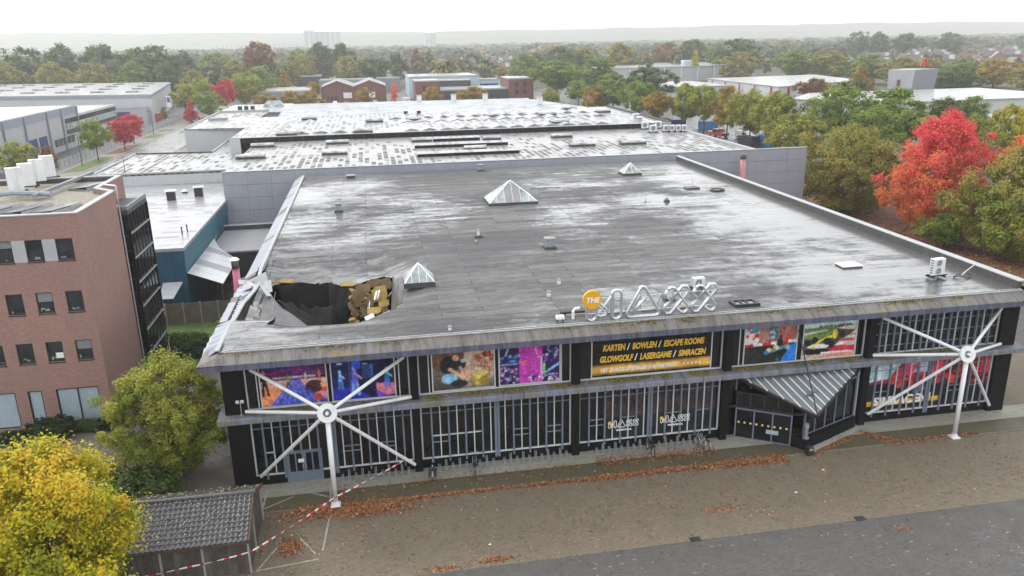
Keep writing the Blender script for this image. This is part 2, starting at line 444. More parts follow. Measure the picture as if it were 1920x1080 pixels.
M['lightblue_wall'] = plain("pale_blue_wall", (0.42, 0.52, 0.58), 0.5, var=0.06)
M['gravel'] = plain("roof_gravel", (0.26, 0.24, 0.2), 0.9, var=0.45, scale=5, bump=0.6)
M['solar'] = plain("solar_glass", (0.2, 0.21, 0.22), 0.2, 0.0, var=0.25, scale=0.6, spec=0.9)  # grey base carries the sky's reflection in its colour
M['wood'] = plain("weathered_boards", (0.075, 0.066, 0.057), 0.85, var=0.35, scale=2.5, bump=0.4, stain=(0.2, 0.185, 0.165), stain_amt=0.6)
M['wood_pale'] = plain("pale_batten", (0.3, 0.29, 0.27), 0.8, var=0.2, bump=0.3)
M['wood_red'] = plain("reddish_barge_board", (0.12, 0.055, 0.036), 0.7, var=0.25, bump=0.3)
M['tile'] = plain("dark_roof_tile", (0.085, 0.084, 0.09), 0.35, var=0.3, scale=3, spec=0.55, stain=(0.11, 0.11, 0.11))
M['sheet_dark'] = plain("corrugated_sheet", (0.06, 0.06, 0.062), 0.4, var=0.35, scale=1.2, stain=(0.3, 0.29, 0.27), stain_amt=0.45)
M['fence_conc'] = plain("mossy_fence_board", (0.15, 0.135, 0.115), 0.8, var=0.25, scale=1.5, bump=0.3, stain=(0.08, 0.075, 0.06))
M['sheet_pale'] = plain("pale_canopy_sheet", (0.5, 0.53, 0.56), 0.25, 0.1, var=0.08, stain=(0.34, 0.34, 0.34))
M['sheet_grey'] = plain("grey_canopy_sheet", (0.27, 0.27, 0.29), 0.4, 0.1, var=0.12)
M['insul'] = plain("yellow_insulation", (0.36, 0.25, 0.075), 0.9, var=0.3, scale=2.5, bump=0.5)
M['insul_wet'] = plain("wet_insulation", (0.12, 0.08, 0.03), 0.8, var=0.45, scale=2.0, bump=0.5)
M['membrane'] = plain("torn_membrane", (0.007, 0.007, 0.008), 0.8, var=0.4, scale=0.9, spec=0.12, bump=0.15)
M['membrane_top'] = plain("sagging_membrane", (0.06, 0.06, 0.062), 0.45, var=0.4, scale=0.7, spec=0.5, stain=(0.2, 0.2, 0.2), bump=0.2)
M['bark'] = plain("bark", (0.055, 0.045, 0.036), 0.9, var=0.3, scale=3, bump=0.5)
M['red_paint'] = plain("red_paint", (0.42, 0.02, 0.02), 0.4, var=0.1)
M['rubber'] = plain("rubber", (0.012, 0.012, 0.012), 0.7)
M['car_white'] = plain("white_car_paint", (0.7, 0.71, 0.72), 0.2, var=0.03)
M['car_red'] = plain("red_car_paint", (0.24, 0.02, 0.02), 0.2, var=0.05)
M['car_green'] = plain("green_van_paint", (0.05, 0.2, 0.1), 0.25, var=0.05)
M['cont_blue'] = plain("blue_container_paint", (0.035, 0.21, 0.42), 0.45, var=0.12)
M['cont_navy'] = plain("navy_container_paint", (0.012, 0.03, 0.16), 0.45, var=0.12)
M['orange'] = plain("orange_paint", (0.45, 0.2, 0.02), 0.5)
M['tile_roof_far'] = plain("dark_house_roof", (0.07, 0.055, 0.055), 0.3, var=0.3, scale=0.5, spec=0.6)
M['house_wall'] = plain("house_brick", (0.24, 0.14, 0.11), 0.8, var=0.2)
M['frost'] = plain("frosted_window_film", (0.34, 0.42, 0.48), 0.25, var=0.1, scale=1.0)
M['stone_white'] = plain("white_stone", (0.6, 0.6, 0.6), 0.7, var=0.15)

def m_glass(name, c, rough=0.06, spec=0.5):
    t = NT(name)
    n = t.noise(t.pos(), 0.8, 3)
    t.col(t.mix(t.ramp(n, (0.35, 0.0), (0.7, 1.0)), mul(c, 0.5), mul(c, 1.5))).set(rough, 0.0, spec)
    t.bump(t.noise(t.pos(), 0.9, 2), 0.02, 0.02)
    return t.m
M['glass'] = m_glass("dark_glazing", (0.010, 0.011, 0.013))
M['glass_sky'] = m_glass("roof_light_glass", (0.36, 0.4, 0.4), 0.3)
M['glass_far'] = m_glass("far_window_glass", (0.03, 0.035, 0.04), 0.1)
M['acrylic'] = m_glass("milky_roof_light", (0.33, 0.33, 0.33), 0.25)

def m_clear():
    t = NT("clear_canopy_glass")
    t.p.inputs["Base Color"].default_value = (0.4, 0.44, 0.46, 1)
    tr = t.n("ShaderNodeBsdfTransparent"); tr.inputs[0].default_value = (0.62, 0.65, 0.67, 1)
    t.set(0.25, 0.0, 0.6)
    mx = t.n("ShaderNodeMixShader"); mx.inputs[0].default_value = 0.45
    t.l(tr.outputs[0], mx.inputs[1]); t.l(t.p.outputs[0], mx.inputs[2]); t.l(mx.outputs[0], t.out.inputs[0])
    return t.m
M['clear'] = m_clear()

def m_print():
    t = NT("printed_banner")
    a = t.n("ShaderNodeAttribute"); a.attribute_name = "Col"
    t.col(a.outputs["Color"]).set(0.55, spec=0.12)
    return t.m
M['print'] = m_print()

_fol = {}
def foliage(a, b, c=None, trans=0.42):
    """leaf material: three leaf colours shared out leaf by leaf through the 'tint' attribute"""
    key = (a, b, c)
    if key in _fol: return _fol[key]
    t = NT("foliage")
    at = t.n("ShaderNodeAttribute"); at.attribute_name = "tint"
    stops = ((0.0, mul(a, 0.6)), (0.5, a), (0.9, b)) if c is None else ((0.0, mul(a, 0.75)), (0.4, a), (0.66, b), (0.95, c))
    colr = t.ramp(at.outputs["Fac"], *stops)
    t.col(colr).set(0.55, spec=0.3)
    tr = t.n("ShaderNodeBsdfTranslucent"); t.l(colr, tr.inputs[0])
    mx = t.n("ShaderNodeMixShader"); mx.inputs[0].default_value = trans
    t.l(t.p.outputs[0], mx.inputs[1]); t.l(tr.outputs[0], mx.inputs[2]); t.l(mx.outputs[0], t.out.inputs[0])
    _fol[key] = t.m
    return t.m
# ------------------------------------------------------------------ the setting
def sheet(name, x0, x1, y0, y1, z, mat):
    m = MB(); m.add([(x0, y0, z), (x1, y0, z), (x1, y1, z), (x0, y1, z)], [(0, 1, 2, 3)])
    return kind(m.build(name, mat), "structure")

sheet("ground", -14000, 14000, -9000, 12000, -0.06, M['ground'])
sheet("industrial_yard_ground", -75, 140, 20, 420, -0.045, M['asphalt'])
sheet("forecourt_paving", -0.6, 140, -10.2, 22, 0.0, M['pave_brown'])
sheet("car_park_paving", -40, 160, -80, -10.45, 0.0, M['pave_grey'])
sheet("yard_paving", -40, -0.6, -10.2, 20.4, -0.004, M['pave_yard'])
sheet("side_lane_asphalt", 51.8, 140, 9.0, 19.0, 0.004, M['pave_grey'])
sheet("lawn", -20, -2, 20.6, 32.0, 0.002, M['lawn'])
sheet("leafy_verge", 62, 104, 19.4, 99.5, 0.004, M['soil_leaf'])
sheet("street_pavement", -59.8, -52.2, 60, 330, 0.02, M['path'])
sheet("wet_lane", -52.2, -41, 60, 330, 0.0, M['asphalt_wet'])
sheet("service_street", 78, 112, 100, 330, 0.0, M['asphalt'])
sheet("pavement_apron", 0.3, 53.2, -1.55, 0.2, 0.05, M['pave_light'])
sheet("mossy_apron", 0.3, 60, -3.05, -1.55, 0.03, M['pave_moss'])
m = MB()
for i in range(60):                                   # kerb of the forecourt and channel stones along the car park
    m.box(0.3 + i, 1.27 + i, -3.19, -3.06, -0.02, 0.045)
kind(m.build("kerb", M['kerb']), "structure")
m = MB()
for i in range(130):
    m.box(-38 + i * 1.5, -36.52 + i * 1.5, -10.44, -10.21, -0.04, 0.005)
kind(m.build("channel_stones", M['pave_brown']), "structure")
# grass plots in the street pavement
for k, (y0, y1, mt) in enumerate(((140, 165, 'lawn'), (170, 189, 'soil_leaf'), (205, 216, 'lawn'), (224, 231, 'lawn'))):
    m = MB(); m.prism([(-57.6, y0), (-53.8, y0 + 1.5), (-53.6, y1 - 1), (-57.2, y1)], 0.02, 0.06)
    kind(m.build("tree_bed", M[mt]), "structure")

# painted bay and hatching by the shed
def stripe(m, p, q, w, z=0.006):
    p, q = Vector((*p, z)), Vector((*q, z)); n = (q - p).cross(Vector((0, 0, 1))).normalized() * w / 2
    m.add([p - n, q - n, q + n, p + n], [(0, 1, 2, 3)])
m = MB()
for p, q in (((1.2, -8.45), (4.3, -8.05)), ((4.75, -3.4), (4.45, -7.4)), ((1.25, -8.4), (2.1, -6.5)), ((3.2, -6.0), (4.1, -7.6))):
    stripe(m, p, q, 0.1)
kind(m.build("parking_line", M['line']), "structure")
m = MB()
for p, q in (((0.9, -0.6), (0.85, -2.75)), ((0.9, -2.75), (2.5, -1.75)), ((1.0, -0.65), (2.45, -1.1)), ((2.9, -1.0), (4.4, -0.25)), ((4.55, -0.2), (4.7, -2.6)), ((2.9, -1.2), (4.6, -2.2))):
    stripe(m, p, q, 0.11, 0.056)
kind(m.build("door_hatching", M['line']), "structure")
# loose pale pavers in the grey car park
rng = random.Random(4)
m = MB()
for i in range(90):
    x, y = rng.uniform(10, 48), rng.uniform(-17, -10.9)
    m.box(x, x + 0.21, y, y + 0.1, -0.02, 0.006)
kind(m.build("odd_pale_pavers", M['kerb']), "structure")
for (x, y) in ((24.0, -10.32), (33.6, -10.32)):
    m = MB(); m.box(x - 0.3, x + 0.3, y - 0.2, y + 0.2, -0.03, 0.012)
    for i in range(5): m.box(x - 0.26 + i * 0.11, x - 0.2 + i * 0.11, y - 0.17, y + 0.17, 0.012, 0.02)
    kind(m.build("drain_grate", M['steel_dark']), "structure")

# far wooded ridge
def hills():
    nx, ny = 260, 10
    V = []; F = []
    rg = np.random.RandomState(3)
    ph = rg.rand(8) * 6.28
    for j in range(ny):
        for i in range(nx):
            x = -6000 + 12500 * i / (nx - 1); y = 2900 + 700 * j / (ny - 1)
            prof = math.sin(min(1, j / (ny - 2)) * 1.5708) if j < ny - 1 else 0.3
            h = 76 + 9 * math.sin(x / 1500 + ph[0]) + 5 * math.sin(x / 600 + ph[1]) + 2.2 * math.sin(x / 90 + ph[2]) + 1.4 * math.sin(x / 37 + ph[3]) + rg.rand() * 2.0
            V.append((x + 60 * math.sin(j * 1.7 + i), y, -2 + h * prof))
    for j in range(ny - 1):
        for i in range(nx - 1):
            a = j * nx + i; F.append((a, a + 1, a + nx + 1, a + nx))
    m = MB(); m.add(V, F)
    return kind(m.build("hills", plain("wooded_ridge", (0.07, 0.085, 0.045), 0.9, var=0.3, scale=0.02), None, True), "structure")
hills()
# ------------------------------------------------------------------ the leisure hall
def smooth(a, b, t):
    t = max(0.0, min(1.0, (t - a) / (b - a))); return t * t * (3 - 2 * t)
def pnoise(x, y, s=0):
    return (math.sin(1.7 * x + 0.9 * y + s) + math.sin(-1.1 * x + 2.3 * y + 1.3 + s) * 0.7 + math.sin(3.1 * x + 2.7 * y + 2 * s) * 0.4) / 2.1

hall = root0("leisure_hall", "black glazed two-storey leisure hall with wet grey flat roof partly caved in at one corner", "building")
HOLE = [(0.3, 15.6), (1.3, 16.5), (2.1, 16.1), (3.0, 16.0), (3.7, 15.6), (4.4, 15.55), (5.3, 15.05), (6.0, 14.95), (6.7, 14.8), (7.4, 15.1), (8.6, 15.4), (9.1, 14.6), (9.4, 14.4), (9.9, 12.6), (9.95, 9.0), (9.8, 6.6), (9.5, 5.3), (8.9, 4.3),
        (8.3, 3.95), (7.5, 3.2), (6.7, 3.0), (5.9, 2.85), (4.6, 3.0), (3.3, 3.1), (2.0, 3.4), (1.35, 3.7), (1.6, 5.0), (1.3, 8.5), (0.7, 11.5), (0.25, 13.8)]
def inside(x, y, P):
    c = False; j = len(P) - 1
    for i in range(len(P)):
        (xi, yi), (xj, yj) = P[i], P[j]
        if (yi > y) != (yj > y) and x < (xj - xi) * (y - yi) / (yj - yi) + xi: c = not c
        j = i
    return c
def seg_dist(x, y, P):
    best = 1e9; bp = None
    for i in range(len(P)):
        a, b = Vector(P[i]), Vector(P[(i + 1) % len(P)])
        d = b - a; t = max(0, min(1, (Vector((x, y)) - a).dot(d) / max(d.length_squared, 1e-9)))
        q = a + t * d; e = (Vector((x, y)) - q).length
        if e < best: best, bp = e, q
    return best, bp
def edge_x(y): return -0.45 - 0.4 * smooth(15.5, 8.5, y)
def roof_z(x, y):
    z = 9.16 + 0.012 * pnoise(x * 0.4, y * 0.5)
    if x < 14 and y < 25:
        back = smooth(22.8, 15.4, y) * smooth(12.3, 7.5, x) * smooth(9.0, 13.5, y)
        back *= 1.0 - 0.45 * smooth(1.2, -0.6, x)
        z -= 1.28 * back
        lf = smooth(4.0, 7.0, y) * smooth(15.5, 11.0, y) * smooth(3.0, 0.3, x)
        z -= 1.15 * lf * (0.3 + 0.7 * smooth(-0.9, 1.3, x))
        rt = smooth(12.0, 9.9, x) * smooth(4.0, 7.0, y) * smooth(14.5, 11.5, y)
        z -= 0.3 * rt
        z += (0.13 * back + 0.09 * lf) * pnoise(x * 1.1, y * 0.8, 1.0) + 0.14 * back * math.sin(y * 1.1 + 0.45 * x) + 0.05 * back * pnoise(x * 2.6, y * 2.1, 3.0)
        fr = smooth(1.4, 3.2, y) * smooth(10.0, 6.5, x) * smooth(0.5, 2.5, x) * (y < 5)
        z -= 0.2 * fr
    return z
def roof_mesh():
    xs = list(np.arange(-0.45, 13.5, 0.3)) + list(np.linspace(13.65, 50.05, 30))
    ys = list(np.arange(-1.0, 25.0, 0.3)) + list(np.linspace(25.2, 60.9, 26))
    nx, ny = len(xs), len(ys)
    V = []; snapped = {}
    for j, y in enumerate(ys):
        for i, x in enumerate(xs):
            px, py = x + (edge_x(y) + 0.45) * smooth(0.6, -0.45, x), y
            if 0 < x < 10.6 and 2 < y < 17.4:
                d, q = seg_dist(x, y, HOLE)
                if d < 0.18: px, py = q.x, q.y
            V.append((px, py, roof_z(px, py)))
    F = []
    for j in range(ny - 1):
        for i in range(nx - 1):
            cx, cy = (xs[i] + xs[i + 1]) / 2, (ys[j] + ys[j + 1]) / 2
            if inside(cx, cy, HOLE): continue
            a = j * nx + i; F.append((a, a + 1, a + nx + 1, a + nx))
    m = MB(); m.add(V, F); return m
roof = roof_mesh().build("roof", M['roof'], hall, True)
# felt lip hanging at the edge of the hole: thickness of the roof build-up
m = MB(); k = len(HOLE)
rg = random.Random(2)
for i in range(k):
    (x0, y0), (x1, y1) = HOLE[i], HOLE[(i + 1) % k]
    d0, d1 = 0.25 + 0.15 * math.sin(i * 2.1), 0.25 + 0.15 * math.sin((i + 1) * 2.1)
    m.add([(x0, y0, roof_z(x0, y0) - 0.005), (x1, y1, roof_z(x1, y1) - 0.005), (x1, y1, roof_z(x1, y1) - d1), (x0, y0, roof_z(x0, y0) - d0)], [(0, 1, 2, 3)])
m.build("torn_edge", M['membrane'], roof)

# outer walls (black), interior floor and back wall so that the hole looks into a dark room
for a_ in (-0.95, 50.75): MB().box(a_, a_ + 0.2, 0.31, 60.9, 0.0, 8.41).build("side_wall", M['black'], hall)
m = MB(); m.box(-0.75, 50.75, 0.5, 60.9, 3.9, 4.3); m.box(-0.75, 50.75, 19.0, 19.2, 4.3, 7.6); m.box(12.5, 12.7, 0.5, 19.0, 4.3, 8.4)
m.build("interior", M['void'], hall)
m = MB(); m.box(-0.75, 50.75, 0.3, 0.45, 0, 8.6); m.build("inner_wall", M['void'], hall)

ZS, ZT = 0.73, 4.5           # sill and head of the lower glazing
# columns: black fins
for kx in range(6):
    m = MB(); x = kx * 10
    if kx == 0: m.bev(-0.98, 0.24, -0.30, 0.3, 0, 8.5, 0.01)
    elif kx == 5: m.bev(49.76, 50.98, -0.30, 0.3, 0, 8.5, 0.01)
    else: m.box(x - 0.24, x + 0.24, -0.41, 0.3, 0, 4.55); m.box(x - 0.24, x + 0.24, -0.5, 0.3, 5.02, 8.5)
    m.build("column", M['black'], hall)

# lower storey: plinth, frames, panes, mullions
def lower_bay(b):
    X0 = b * 10
    if b == 0: spans = ((0.24, 2.05), (4.2, 9.76))
    else: spans = ((0.24, 9.76),)
    for a, c in spans:
        MB().box(X0 + a, X0 + c, -0.02, 0.28, 0.0, ZS - 0.05).build("plinth", M['black'], hall)
        fr = MB(); fr.box(X0 + a + 0.02, X0 + c - 0.02, -0.07, 0.1, ZS - 0.047, ZS + 0.035)
        fr.build("sill", M['frame_white'], hall)
    for xx in (0.26, 9.66): MB().box(X0 + xx, X0 + xx + 0.09, -0.075, 0.1, ZS + 0.036, ZT).build("bay_frame", M['frame_white'], hall)
    mm = MB(); mm.box(X0 + 4.84, X0 + 4.97, -0.12, 0.1, ZS - 0.35, ZT); mm.box(X0 + 5.03, X0 + 5.16, -0.12, 0.1, ZS - 0.35, ZT)
    mm.box(X0 + 4.973, X0 + 5.027, -0.05, 0.1, ZS - 0.3, ZT); mm.build("centre_mullion", M['mullion'], hall)
    xs = [0.35]
    for half in (0, 1):
        base = 0.93 if half == 0 else 5.62
        for i in range(8):
            x = base + i * 0.525 - (0.0 if half == 0 else 0.1)
            xs.append(x)
            door = b == 0 and 2.0 < x < 4.25
            blue = (i % 2 == 0) if half == 0 else (i % 2 == 1)
            zb = 2.14 if door else (ZS - 0.3 if blue else ZS + 0.036)
            w = 0.05 if blue else 0.032
            MB().box(X0 + x - w, X0 + x + w, -0.13 if blue else -0.075, 0.1, zb, ZT).build("mullion", M['mullion'] if blue else M['frame_white'], hall)
        xs.append(5.0)
    xs = sorted(set(xs + [9.66]))
    for x0, x1 in zip(xs, xs[1:]):
        z0 = 2.14 if (b == 0 and x0 > 1.95 and x1 < 4.3) else ZS + 0.036
        MB().box(X0 + x0, X0 + x1, 0.02, 0.05, z0, ZT).build("pane", M['glass'], hall)
    tr = MB(); tr.box(X0 + 0.35, X0 + 9.66, -0.045, 0.018, 3.78, 3.83); tr.build("transom", M['mullion'], hall)
    rr = random.Random(b * 7 + 1)
    for (i0, i1, z, white) in {0: ((1, 2, 2.15, 1), (10, 12, 2.1, 0), (10, 12, 1.75, 0), (14, 16, 2.1, 0), (14, 16, 1.8, 0)),
                               1: ((1, 3, 2.2, 1), (1, 3, 1.75, 0), (3, 7, 2.2, 1), (11, 13, 2.1, 0), (11, 13, 1.7, 0), (15, 17, 2.1, 0), (15, 17, 1.7, 0)),
                               2: ((1, 3, 2.2, 0), (1, 3, 1.8, 0), (5, 7, 2.2, 0), (11, 13, 2.2, 0), (15, 17, 2.2, 0)),
                               4: ((1, 3, 2.2, 0), (1, 3, 1.8, 0), (12, 14, 2.2, 0), (12, 14, 1.8, 0), (15, 17, 2.1, 0))}.get(b, ()):
        MB().box(X0 + xs[i0], X0 + xs[min(i1, len(xs) - 1)], -0.055, 0.016, z, z + 0.06).build("transom", M['frame_white'] if white else M['mullion'], hall)
for b in (0, 1, 2, 4): lower_bay(b)

# blue-grey double door in the first bay
door = MB(); door.box(2.05, 4.2, -0.02, 0.1, 0.0, 0.06); door.box(2.05, 2.13, -0.06, 0.1, 0.06, 2.13); door.box(4.12, 4.2, -0.06, 0.1, 0.06, 2.13)
door.box(2.13, 4.12, -0.06, 0.1, 2.05, 2.13)
dd = door.build("door_frame", M['mullion'], hall)
for x0 in (2.14, 3.13):
    lf = MB(); lf.box(x0, x0 + 0.98, -0.04, 0.05, 0.07, 0.72); lf.box(x0, x0 + 0.12, -0.04, 0.05, 0.72, 2.04); lf.box(x0 + 0.86, x0 + 0.98, -0.04, 0.05, 0.72, 2.04)
    lf.box(x0 + 0.12, x0 + 0.86, -0.04, 0.05, 1.95, 2.04); lf.box(x0 + 0.45, x0 + 0.53, -0.03, 0.04, 0.72, 1.95)
    leaf = lf.build("door_leaf", M['mullion'], hall)
    MB().box(x0 + 0.12, x0 + 0.86, 0.0, 0.03, 0.72, 1.95).build("door_pane", M['glass'], leaf)
    MB().box(x0 + (0.88 if x0 < 3 else 0.05), x0 + (0.92 if x0 < 3 else 0.09), -0.1, -0.045, 0.95, 1.2).build("handle", M['silver'], leaf)
MB().box(2.78, 3.12, -0.075, -0.05, 1.35, 1.58).build("door_notice", M['white_print'], hall)

# ledge between the storeys, wrapped round the three visible sides; every sheet its own piece
led = MB(); led.box(-1.18, 51.18, -0.6, 0.29, 4.62, 4.9); led.box(-1.18, -0.96, 0.29, 60.8, 4.62, 4.9); led.box(50.96, 51.18, 0.29, 60.8, 4.62, 4.9)
ledge = led.build("ledge", M['ledge'], hall)
def strip_panels(name, mat, parent, a0, a1, step, fn, gap=0.012):
    n = max(1, round((a1 - a0) / step)); w = (a1 - a0) / n
    rr = random.Random(int(a1 * 10))
    for i in range(n):
        fn(a0 + i * w + gap, a0 + (i + 1) * w - gap, rr).build(name, mat, parent)
def led_piece(x0, x1, rr):
    d = rr.uniform(-0.006, 0.006)
    P = [(-0.83 + d, 4.56), (-0.83 + d, 4.86), (-0.79, 4.905), (0.26, 5.03 + d), (0.26, 4.96), (-0.62, 4.9), (-0.62, 4.56)]
    m = MB(); k = len(P)
    m.add([(x0, y, z) for y, z in P] + [(x1, y, z) for y, z in P], [tuple(range(k))[::-1], tuple(range(k, 2 * k))] + [(i, k + i, k + (i + 1) % k, (i + 1) % k) for i in range(k)])
    return m
strip_panels("ledge_panel", M['ledge'], ledge, -1.41, 51.4, 1.28, led_piece)
def led_side(y0, y1, rr):
    m = MB()
    m.box(-1.41, -0.97, y0, y1, 4.56, 4.9)
    return m
strip_panels("ledge_panel", M['ledge'], ledge, -0.6, 40, 2.5, led_side)
strip_panels("ledge_panel", M['ledge'], ledge, -0.6, 40, 2.5, lambda a, b, rr: MB().box(50.97, 51.4, a, b, 4.56, 4.9))

# upper storey
for b in range(5):
    X0 = b * 10
    MB().box(X0 + 0.24, X0 + 9.76, 0.0, 0.29, 8.0, 8.5).build("head_panel", M['black'], hall)
    fr = MB()
    fr.box(X0 + 0.26, X0 + 9.74, -0.07, 0.1, 5.06, 5.14)
    for xx in (0.26, 9.66): fr.box(X0 + xx, X0 + xx + 0.08, -0.075, 0.1, 5.143, 8.0)
    fr.build("bay_frame", M['frame_white'], hall)
    if b < 4:
        for x0, x1 in ((0.34, 1.0), (9.02, 9.66), (1.0, 5.0), (5.0, 9.02)):
            MB().box(X0 + x0, X0 + x1, 0.02, 0.05, 5.143, 8.0).build("pane", M['glass'], hall)
        if b != 2:
            for xx in (0.88, 9.1): MB().box(X0 + xx, X0 + xx + 0.06, -0.06, 0.015, 5.143, 8.0).build("mullion", M['frame_white'], hall)
    else:
        xs = [0.34]
        for i in range(17):
            x = 0.85 + i * 0.51; xs.append(x); blue = i % 2 == 0
            w = 0.055 if blue else 0.032
            MB().box(X0 + x - w, X0 + x + w, -0.13 if blue else -0.075, 0.1, 5.143, 8.0).build("mullion", M['mullion'] if blue else M['frame_white'], hall)
        xs.append(9.66)
        for x0, x1 in zip(xs, xs[1:]): MB().box(X0 + x0, X0 + x1, 0.02, 0.05, 5.143, 8.0).build("pane", M['glass'], hall)
        for z in (5.6, 6.4, 7.2): MB().box(X0 + 0.34, X0 + 9.66, -0.04, 0.016, z, z + 0.05).build("transom", M['mullion'], hall)

# eaves: soffit, sloped fascia of separate sheets, gutter
MB().box(-1.7, 51.7, -1.7, 0.3, 8.42, 8.5).build("soffit", M['black'], hall)
MB().box(-1.7, -0.5, 0.3, 60.8, 8.42, 8.5).build("soffit", M['black'], hall)
eave = MB(); eave.box(-0.4, 50.0, -0.9, -0.5, 8.52, 9.0); fas = eave.build("fascia", M['fascia'], hall)
def fas_piece(x0, x1, rr):
    d = rr.uniform(-0.008, 0.008)
    m = MB()
    P = [(-1.80 + d, 8.66), (-1.80 + d, 8.70), (-1.02, 9.13), (-1.0, 9.09), (-1.76, 8.66)]
    k = len(P)
    m.add([(x0 + (0 if x0 > -0.4 else 0), y, z) for y, z in P] + [(x1, y, z) for y, z in P], [tuple(range(k))[::-1], tuple(range(k, 2 * k))] + [(i, k + i, k + (i + 1) % k, (i + 1) % k) for i in range(k)])
    return m
strip_panels("fascia_panel", M['fascia'], fas, -0.45, 50.1, 0.78, fas_piece, 0.006)
strip_panels("fascia_edge", M['fascia_edge'], fas, -1.84, 51.8, 1.3, lambda a, b, rr: MB().box(a, b, -1.815 + rr.uniform(-0.006, 0.006), -1.69, 8.34, 8.655))
# hipped corners of the eaves
for s, xo, xi in ((-1, -1.84, -0.45), (1, 51.8, 50.1)):
    m = MB(); m.slab([(xo, -1.8, 8.68), (xi, -1.8, 8.68), (xi, -1.01, 9.11)], (0, -0.4, 1), 0.03) if s < 0 else m.slab([(xi, -1.8, 8.68), (xo, -1.8, 8.68), (xi, -1.01, 9.11)], (0, -0.4, 1), 0.03)
    m.slab([(xo, -1.8, 8.68), (xi, -1.01, 9.11), (xi, 0.6, 9.11), (xo, 0.6, 8.68)], (s * 0.4, 0, 1), 0.03)
    m.build("fascia_hip", M['fascia'], fas)
gut = MB(); gut.box(-0.45, 50.2, -1.06, -0.98, 9.135, 9.2); gut.box(-0.45, 50.2, -0.86, -0.8, 9.17, 9.23)
gutter = gut.build("gutter", M['alu'], hall)
for i in range(64):
    MB().box(-0.3 + i * 0.8, -0.26 + i * 0.8, -1.075, -0.79, 9.2, 9.245).build("gutter_bracket", M['coping'], gutter)
# right-hand parapet
pr = MB(); pr.box(50.05, 50.35, -0.7, 60.9, 8.5, 9.72); prp = pr.build("parapet", M['felt'], hall)
strip_panels("coping", M['coping'], prp, -0.9, 60.9, 3.0, lambda a, b, rr: MB().bev(49.98, 50.55, a, b, 9.722, 9.8, 0.01))
MB().slab([(50.35, -0.6, 9.4), (51.8, -0.6, 8.68), (51.8, 60.9, 8.68), (50.35, 60.9, 9.4)], (0.4, 0, 1), 0.03).build("fascia_slope", M['fascia'], hall)

# left-hand eaves: zinc sheets on the slope, intact behind, bent and hanging in front of the cave-in
MB().box(-0.62, -0.36, 16.5, 60.9, 9.0, 9.36).build("upstand", M['coping'], hall)
rr = random.Random(9)
le = MB(); le.box(-1.5, -0.6, 0.6, 60.8, 8.505, 8.6); left_eave = le.build("side_eave", M['void'], hall)
y = -0.6; i = 0
while y < 60.5:
    w = 1.0
    bad = smooth(17.5, 9, y) * (1.0 if y > 0 else 0.3)
    xi, zi = -0.62 - 0.25 * bad, 9.33 - 0.2 * bad
    if bad > 0: zi -= 0.45 * smooth(15, 11, y) * smooth(1.5, 6, y)
    xo, zo = -1.62 - 0.42 * bad, 8.72 - 0.3 * bad
    sk = rr.uniform(-0.16, 0.16) * bad; lift = rr.uniform(-0.13, 0.13) * bad
    mt = M['panel_blue'] if rr.random() < 0.8 else M['fascia']
    m = MB(); m.slab([(xo, y + sk, zo + lift), (xi, y, zi), (xi, y + w - 0.015, zi + lift * 0.4), (xo, y + w + sk - 0.02, zo - lift)], (-0.45, 0, 1), 0.03)
    m.build("cladding_sheet", mt, left_eave); y += w; i += 1
# crumpled white trim along the broken rim
rim = [(-0.48, 16.6, 9.32), (-0.45, 14.8, 9.15), (-0.28, 13.8, 8.92), (-0.5, 12.0, 8.8), (-0.88, 9.2, 8.78), (-0.9, 6.4, 8.86), (-0.92, 3.0, 9.05), (-0.88, 1.0, 9.18), (-0.85, -0.9, 9.22)]
for a, b in zip(rim, rim[1:]):
    a, b = Vector(a), Vector(b); d = (b - a)
    s = d.cross(Vector((0, 0, 1))).normalized()
    m = MB(); m.obox((a + b) / 2 + Vector((0, 0, 0.03)), d * 0.5, s * 0.11, Vector((0, 0, 0.035)) + s * 0.02)
    m.build("bent_trim", M['coping'], left_eave)
for (p, ax, ay) in (((-0.55, 13.6, 8.95), (0.75, 0.35, 0.25), (0.1, -0.35, -0.3)), ((-1.0, 13.0, 8.7), (0.5, -0.5, -0.1), (0.25, 0.3, 0.3)), ((0.15, 12.5, 8.65), (0.35, -0.8, -0.25), (0.16, 0.08, -0.05)),
                    ((-1.3, 14.4, 8.75), (0.6, 0.25, -0.15), (-0.1, 0.45, 0.05)), ((0.35, 12.9, 8.75), (0.08, -0.5, -0.3), (0.25, 0.02, 0.06)), ((-1.55, 15.8, 8.75), (0.9, 0.3, 0.12), (0.03, -0.1, 0.02))):
    m = MB(); m.obox(p, ax, ay, Vector(ax).cross(Vector(ay)).normalized() * 0.02); m.build("twisted_flashing", M['coping'], left_eave)

